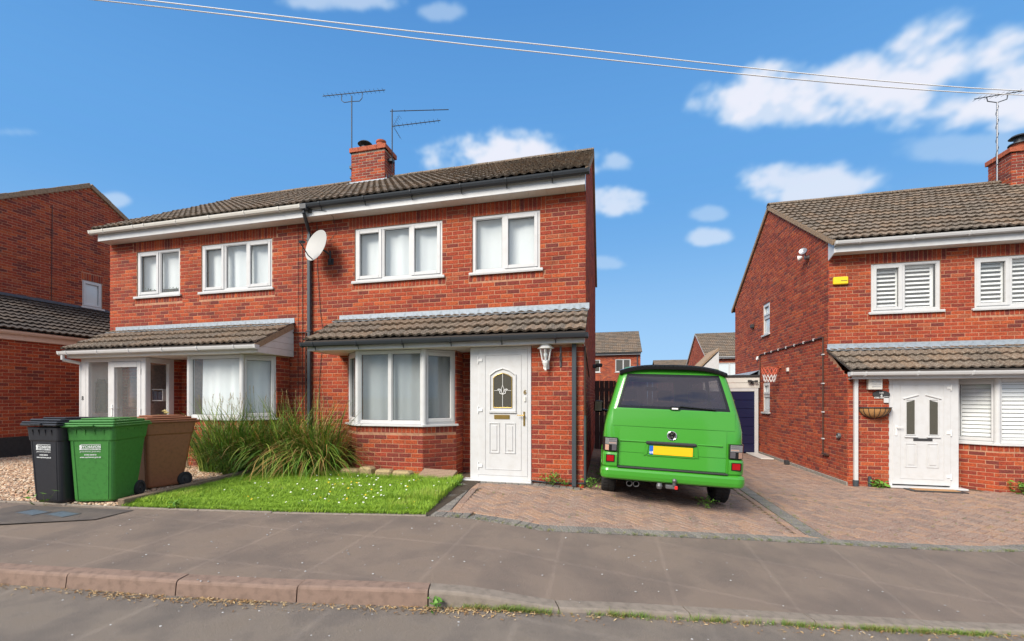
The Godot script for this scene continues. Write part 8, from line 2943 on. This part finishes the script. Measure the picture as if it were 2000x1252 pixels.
# ------------------------------------------------------------------ details on the ground
func build_ground_details() -> void:
	# timber edging between gravel and lawn
	var tm := thing("timber_edging", "weathered timber edging between the gravel and the lawn", "edging")
	for i in 2:
		var a := Vector3(timber_x(-4.33 - i * 1.17), 0.0, -4.33 - i * 1.17)
		var b := Vector3(timber_x(-5.49 - i * 1.17), 0.0, -5.49 - i * 1.17)
		var d := (b - a).normalized()
		var st := mesh()
		bx(st, Vector3(-0.05, -0.05, 0.0), Vector3(0.05, 0.085, (b - a).length()), Transform3D(Basis(Vector3.UP.cross(d), Vector3.UP, d), a), 0.008)
		part("sleeper", st, M["timber"], tm)
	# concrete edging strip along the back of the footpath
	var ed := Node3D.new()
	ed.name = "path_edging"
	add_child(ed)
	ed.set_meta("kind", "structure")
	var x := -10.0
	while x < -1.95:
		var a := Vector3(x, -0.01, on_line(BACK, x))
		var e := minf(x + 0.9, -1.93)
		var b := Vector3(e, -0.01, on_line(BACK, e))
		var d := (b - a).normalized()
		var st := mesh()
		bx(st, Vector3(0.003, -0.05, -0.03), Vector3((b - a).length() - 0.003, 0.022 + rng.randf_range(-0.006, 0.006), 0.02), Transform3D(Basis(d, Vector3.UP, d.cross(Vector3.UP)), a), 0.008)
		inst("edging_strip", st.commit(), M["kerb_pale"], ed)
		x = e
	# utility covers let into a tarmac patch
	var pt := mesh()
	var c := [Vector2(-6.95, -4.05), Vector2(-5.35, -4.22), Vector2(-5.35, -3.78), Vector2(-6.15, -3.35), Vector2(-6.95, -3.42)]
	for i in range(1, 4):
		tri(pt, Vector3(c[0].x, 0.0015, c[0].y), Vector3(c[i].x, 0.0015, c[i].y), Vector3(c[i + 1].x, 0.0015, c[i + 1].y), Vector3.UP)
	setting("footpath_patch", pt, M["patch_tarmac"])
	for q in [[-6.35, -3.82, "blue-grey steel utility cover in the footpath before the black bin"], [-5.93, -3.85, "narrow steel utility cover in the footpath before the green bin"]]:
		var cv := thing("utility_cover", q[2], "cover", Vector3(q[0], -0.004, q[1]), -0.12, "utility covers in the footpath")
		var s := mesh()
		bx(s, Vector3(-0.16, -0.01, -0.075), Vector3(0.16, 0.010, 0.075), Transform3D.IDENTITY, 0.003)
		part("lid", s, M["cover_steel"], cv)
		var f := mesh()
		ring_frame(f, -0.175, -0.09, 0.175, 0.09, 0.013, 0.0, 0.012)
		var fi := part("rim", f, M["dull_metal"], cv)
		fi.rotation.x = -PI / 2
	# rough stones along the bay
	var stones := [[-4.12, -6.98, 0.17, 0.10, "low weathered stone at the grass end of the stone row"], [-3.83, -7.0, 0.12, 0.13, "upright yellowish stone second in the row below the bay"], [-3.50, -6.97, 0.14, 0.11, "square yellowish stone in the middle of the row below the bay"], [-3.17, -6.96, 0.16, 0.105, "broad yellowish stone next to the ribbed plank"]]
	for i in stones.size():
		var q: Array = stones[i]
		var st := mesh()
		var t := Transform3D(Basis(Vector3.UP, rng.randf_range(-0.15, 0.15)), Vector3(q[0], 0, q[1]))
		bx(st, Vector3(-q[2], -0.03, -0.10), Vector3(q[2], q[3] * 1.35, 0.09), t, 0.03)
		single("edging_stone", st, M["rubble"], q[4], "stone", "rough stones below the bay")
	var pk := thing("ribbed_plank", "short ribbed decking plank leaning against the foot of the bay", "plank", Vector3(-2.62, 0.09, -7.05))
	pk.rotation = Vector3(0.35, -0.12, 0)
	var pk1 := mesh()
	bx(pk1, Vector3(-0.30, -0.014, -0.15), Vector3(0.30, 0.010, 0.15), Transform3D.IDENTITY, 0.004)
	part("board", pk1, M["plank_wood"], pk)
	for k in 6:
		var rb := mesh()
		bx(rb, Vector3(-0.30, 0.0105, -0.142 + k * 0.05), Vector3(0.30, 0.016, -0.112 + k * 0.05), Transform3D.IDENTITY, 0.003)
		part("rib", rb, M["plank_wood"], pk)
	var wt := thing("wooden_tray", "varnished wooden tray lying on the gravel by the black plinth", "tray", Vector3(-11.6, 0.04, -7.55), 0.1)
	var w1 := mesh()
	bx(w1, Vector3(-0.45, 0.0, -0.3), Vector3(0.45, 0.02, 0.3), Transform3D.IDENTITY, 0.004)
	part("base", w1, M["pale_wood"], wt)
	for s in [-1.0, 1.0]:
		var w2 := mesh()
		bx(w2, Vector3(-0.45, 0.02, s * 0.28 - 0.02), Vector3(0.45, 0.09, s * 0.28 + 0.02), Transform3D.IDENTITY, 0.006)
		part("side", w2, M["pale_wood"], wt)
	# moss and small weeds in the joints, dead leaves along the kerb
	var items := []
	for i in 900:
		var px := rng.randf_range(-1.7, 8.5)
		var pz := on_line(BACK, px) - 0.01 - absf(rng.randfn(0, 0.02))
		if i % 3 == 0:
			px = rng.randf_range(-1.6, 8.0)
			pz = on_line(BACK, px) - rng.randf_range(0.2, 3.5)
			if pz < -7.0 and px < 0.0:
				continue
		if i % 7 == 0:
			px = rng.randf_range(2.05, 2.5)
			pz = rng.randf_range(-9.0, -6.0)
		items.append([Transform3D(Basis(Vector3.UP, rng.randf() * TAU) * Basis.from_scale(Vector3.ONE * rng.randf_range(0.25, 0.7)), Vector3(px, G(px) - 0.004, pz)), [Color(0.16, 0.20, 0.03), Color(0.26, 0.24, 0.05), Color(0.10, 0.17, 0.025)][rng.randi() % 3]])
	var js := swarm("joint_weeds", blade_mesh(8, 77, 0.05, 1.1, 0.0022), M["grass_blade"], items, self)
	js.set_meta("label", "wisps of moss and grass growing in the paving joints")
	js.set_meta("category", "weeds")
	var lit := []
	for i in 1500:
		var px := rng.randf_range(-4.9, 3.2)
		if i % 2 == 0:
			px = [-3.4, -2.6, -0.85, -1.1][rng.randi() % 4] + rng.randfn(0, 0.22)
		var pz := on_line(KERB, px) + 0.022 + absf(rng.randfn(0, 0.055))
		lit.append([Transform3D(Basis.from_euler(Vector3(rng.randf_range(-0.4, 0.4), rng.randf() * TAU, rng.randf_range(-0.4, 0.4))) * Basis.from_scale(Vector3(rng.randf_range(0.5, 1.3), 1, rng.randf_range(0.5, 1.0))), Vector3(px, road_y(px) + 0.006, pz)), [Color(0.34, 0.20, 0.085), Color(0.42, 0.28, 0.13), Color(0.24, 0.135, 0.06), Color(0.50, 0.38, 0.22)][rng.randi() % 4]])
	var lm := mesh()
	quad(lm, Vector3(-0.016, 0, 0), Vector3(0, 0.003, 0.006), Vector3(0.016, 0.0, 0), Vector3(0, 0.002, -0.006), Vector3.UP)
	var lt := swarm("leaf_litter", lm.commit(), M["pebble"], lit, self)
	lt.set_meta("label", "dry brown leaf litter and straw lying in the gutter along the kerb")
	lt.set_meta("category", "leaf litter")
	var ks := []
	for i in 520:
		var px: float = [0.15, 0.75, 1.3, 1.85, 2.6, -0.75, -0.55, 2.2][rng.randi() % 8] + rng.randfn(0, 0.13)
		var pz := on_line(KERB, px) + 0.02 + absf(rng.randfn(0, 0.018))
		ks.append([Transform3D(Basis(Vector3.UP, rng.randf() * TAU) * Basis.from_scale(Vector3.ONE * rng.randf_range(0.35, 0.85)), Vector3(px, road_y(px), pz)), [Color(0.13, 0.22, 0.03), Color(0.24, 0.22, 0.06), Color(0.17, 0.26, 0.035)][rng.randi() % 3]])
	var kw := swarm("gutter_grass", blade_mesh(8, 78, 0.05, 1.1, 0.002), M["grass_blade"], ks, self)
	kw.set_meta("label", "low grass and moss sprouting along the dropped kerb")
	kw.set_meta("category", "weeds")
	# stray grit on road and footpath
	var gt := []
	for i in 420:
		var px := rng.randf_range(-5.0, 4.5)
		var pz := rng.randf_range(-4.8, -1.6)
		var py := road_y(px) if pz > on_line(KERB, px) else lerpf(G(px), kerb_top(px), clampf((pz - on_line(BACK, px)) / (on_line(KERB, px) - on_line(BACK, px)), 0, 1))
		if pz < on_line(BACK, px):
			continue
		var s := rng.randf_range(0.003, 0.008)
		gt.append([Transform3D(Basis(Vector3.UP, rng.randf() * TAU).scaled(Vector3(s * 1.3, s * 0.6, s)), Vector3(px, py, pz)), grey(rng.randf_range(0.25, 0.6))])
	var sg := swarm("loose_grit", blob_mesh(6, 0.8, 4), M["pebble"], gt, self)
	sg.set_meta("label", "pale loose grit scattered over the road and footpath")
	sg.set_meta("category", "grit")
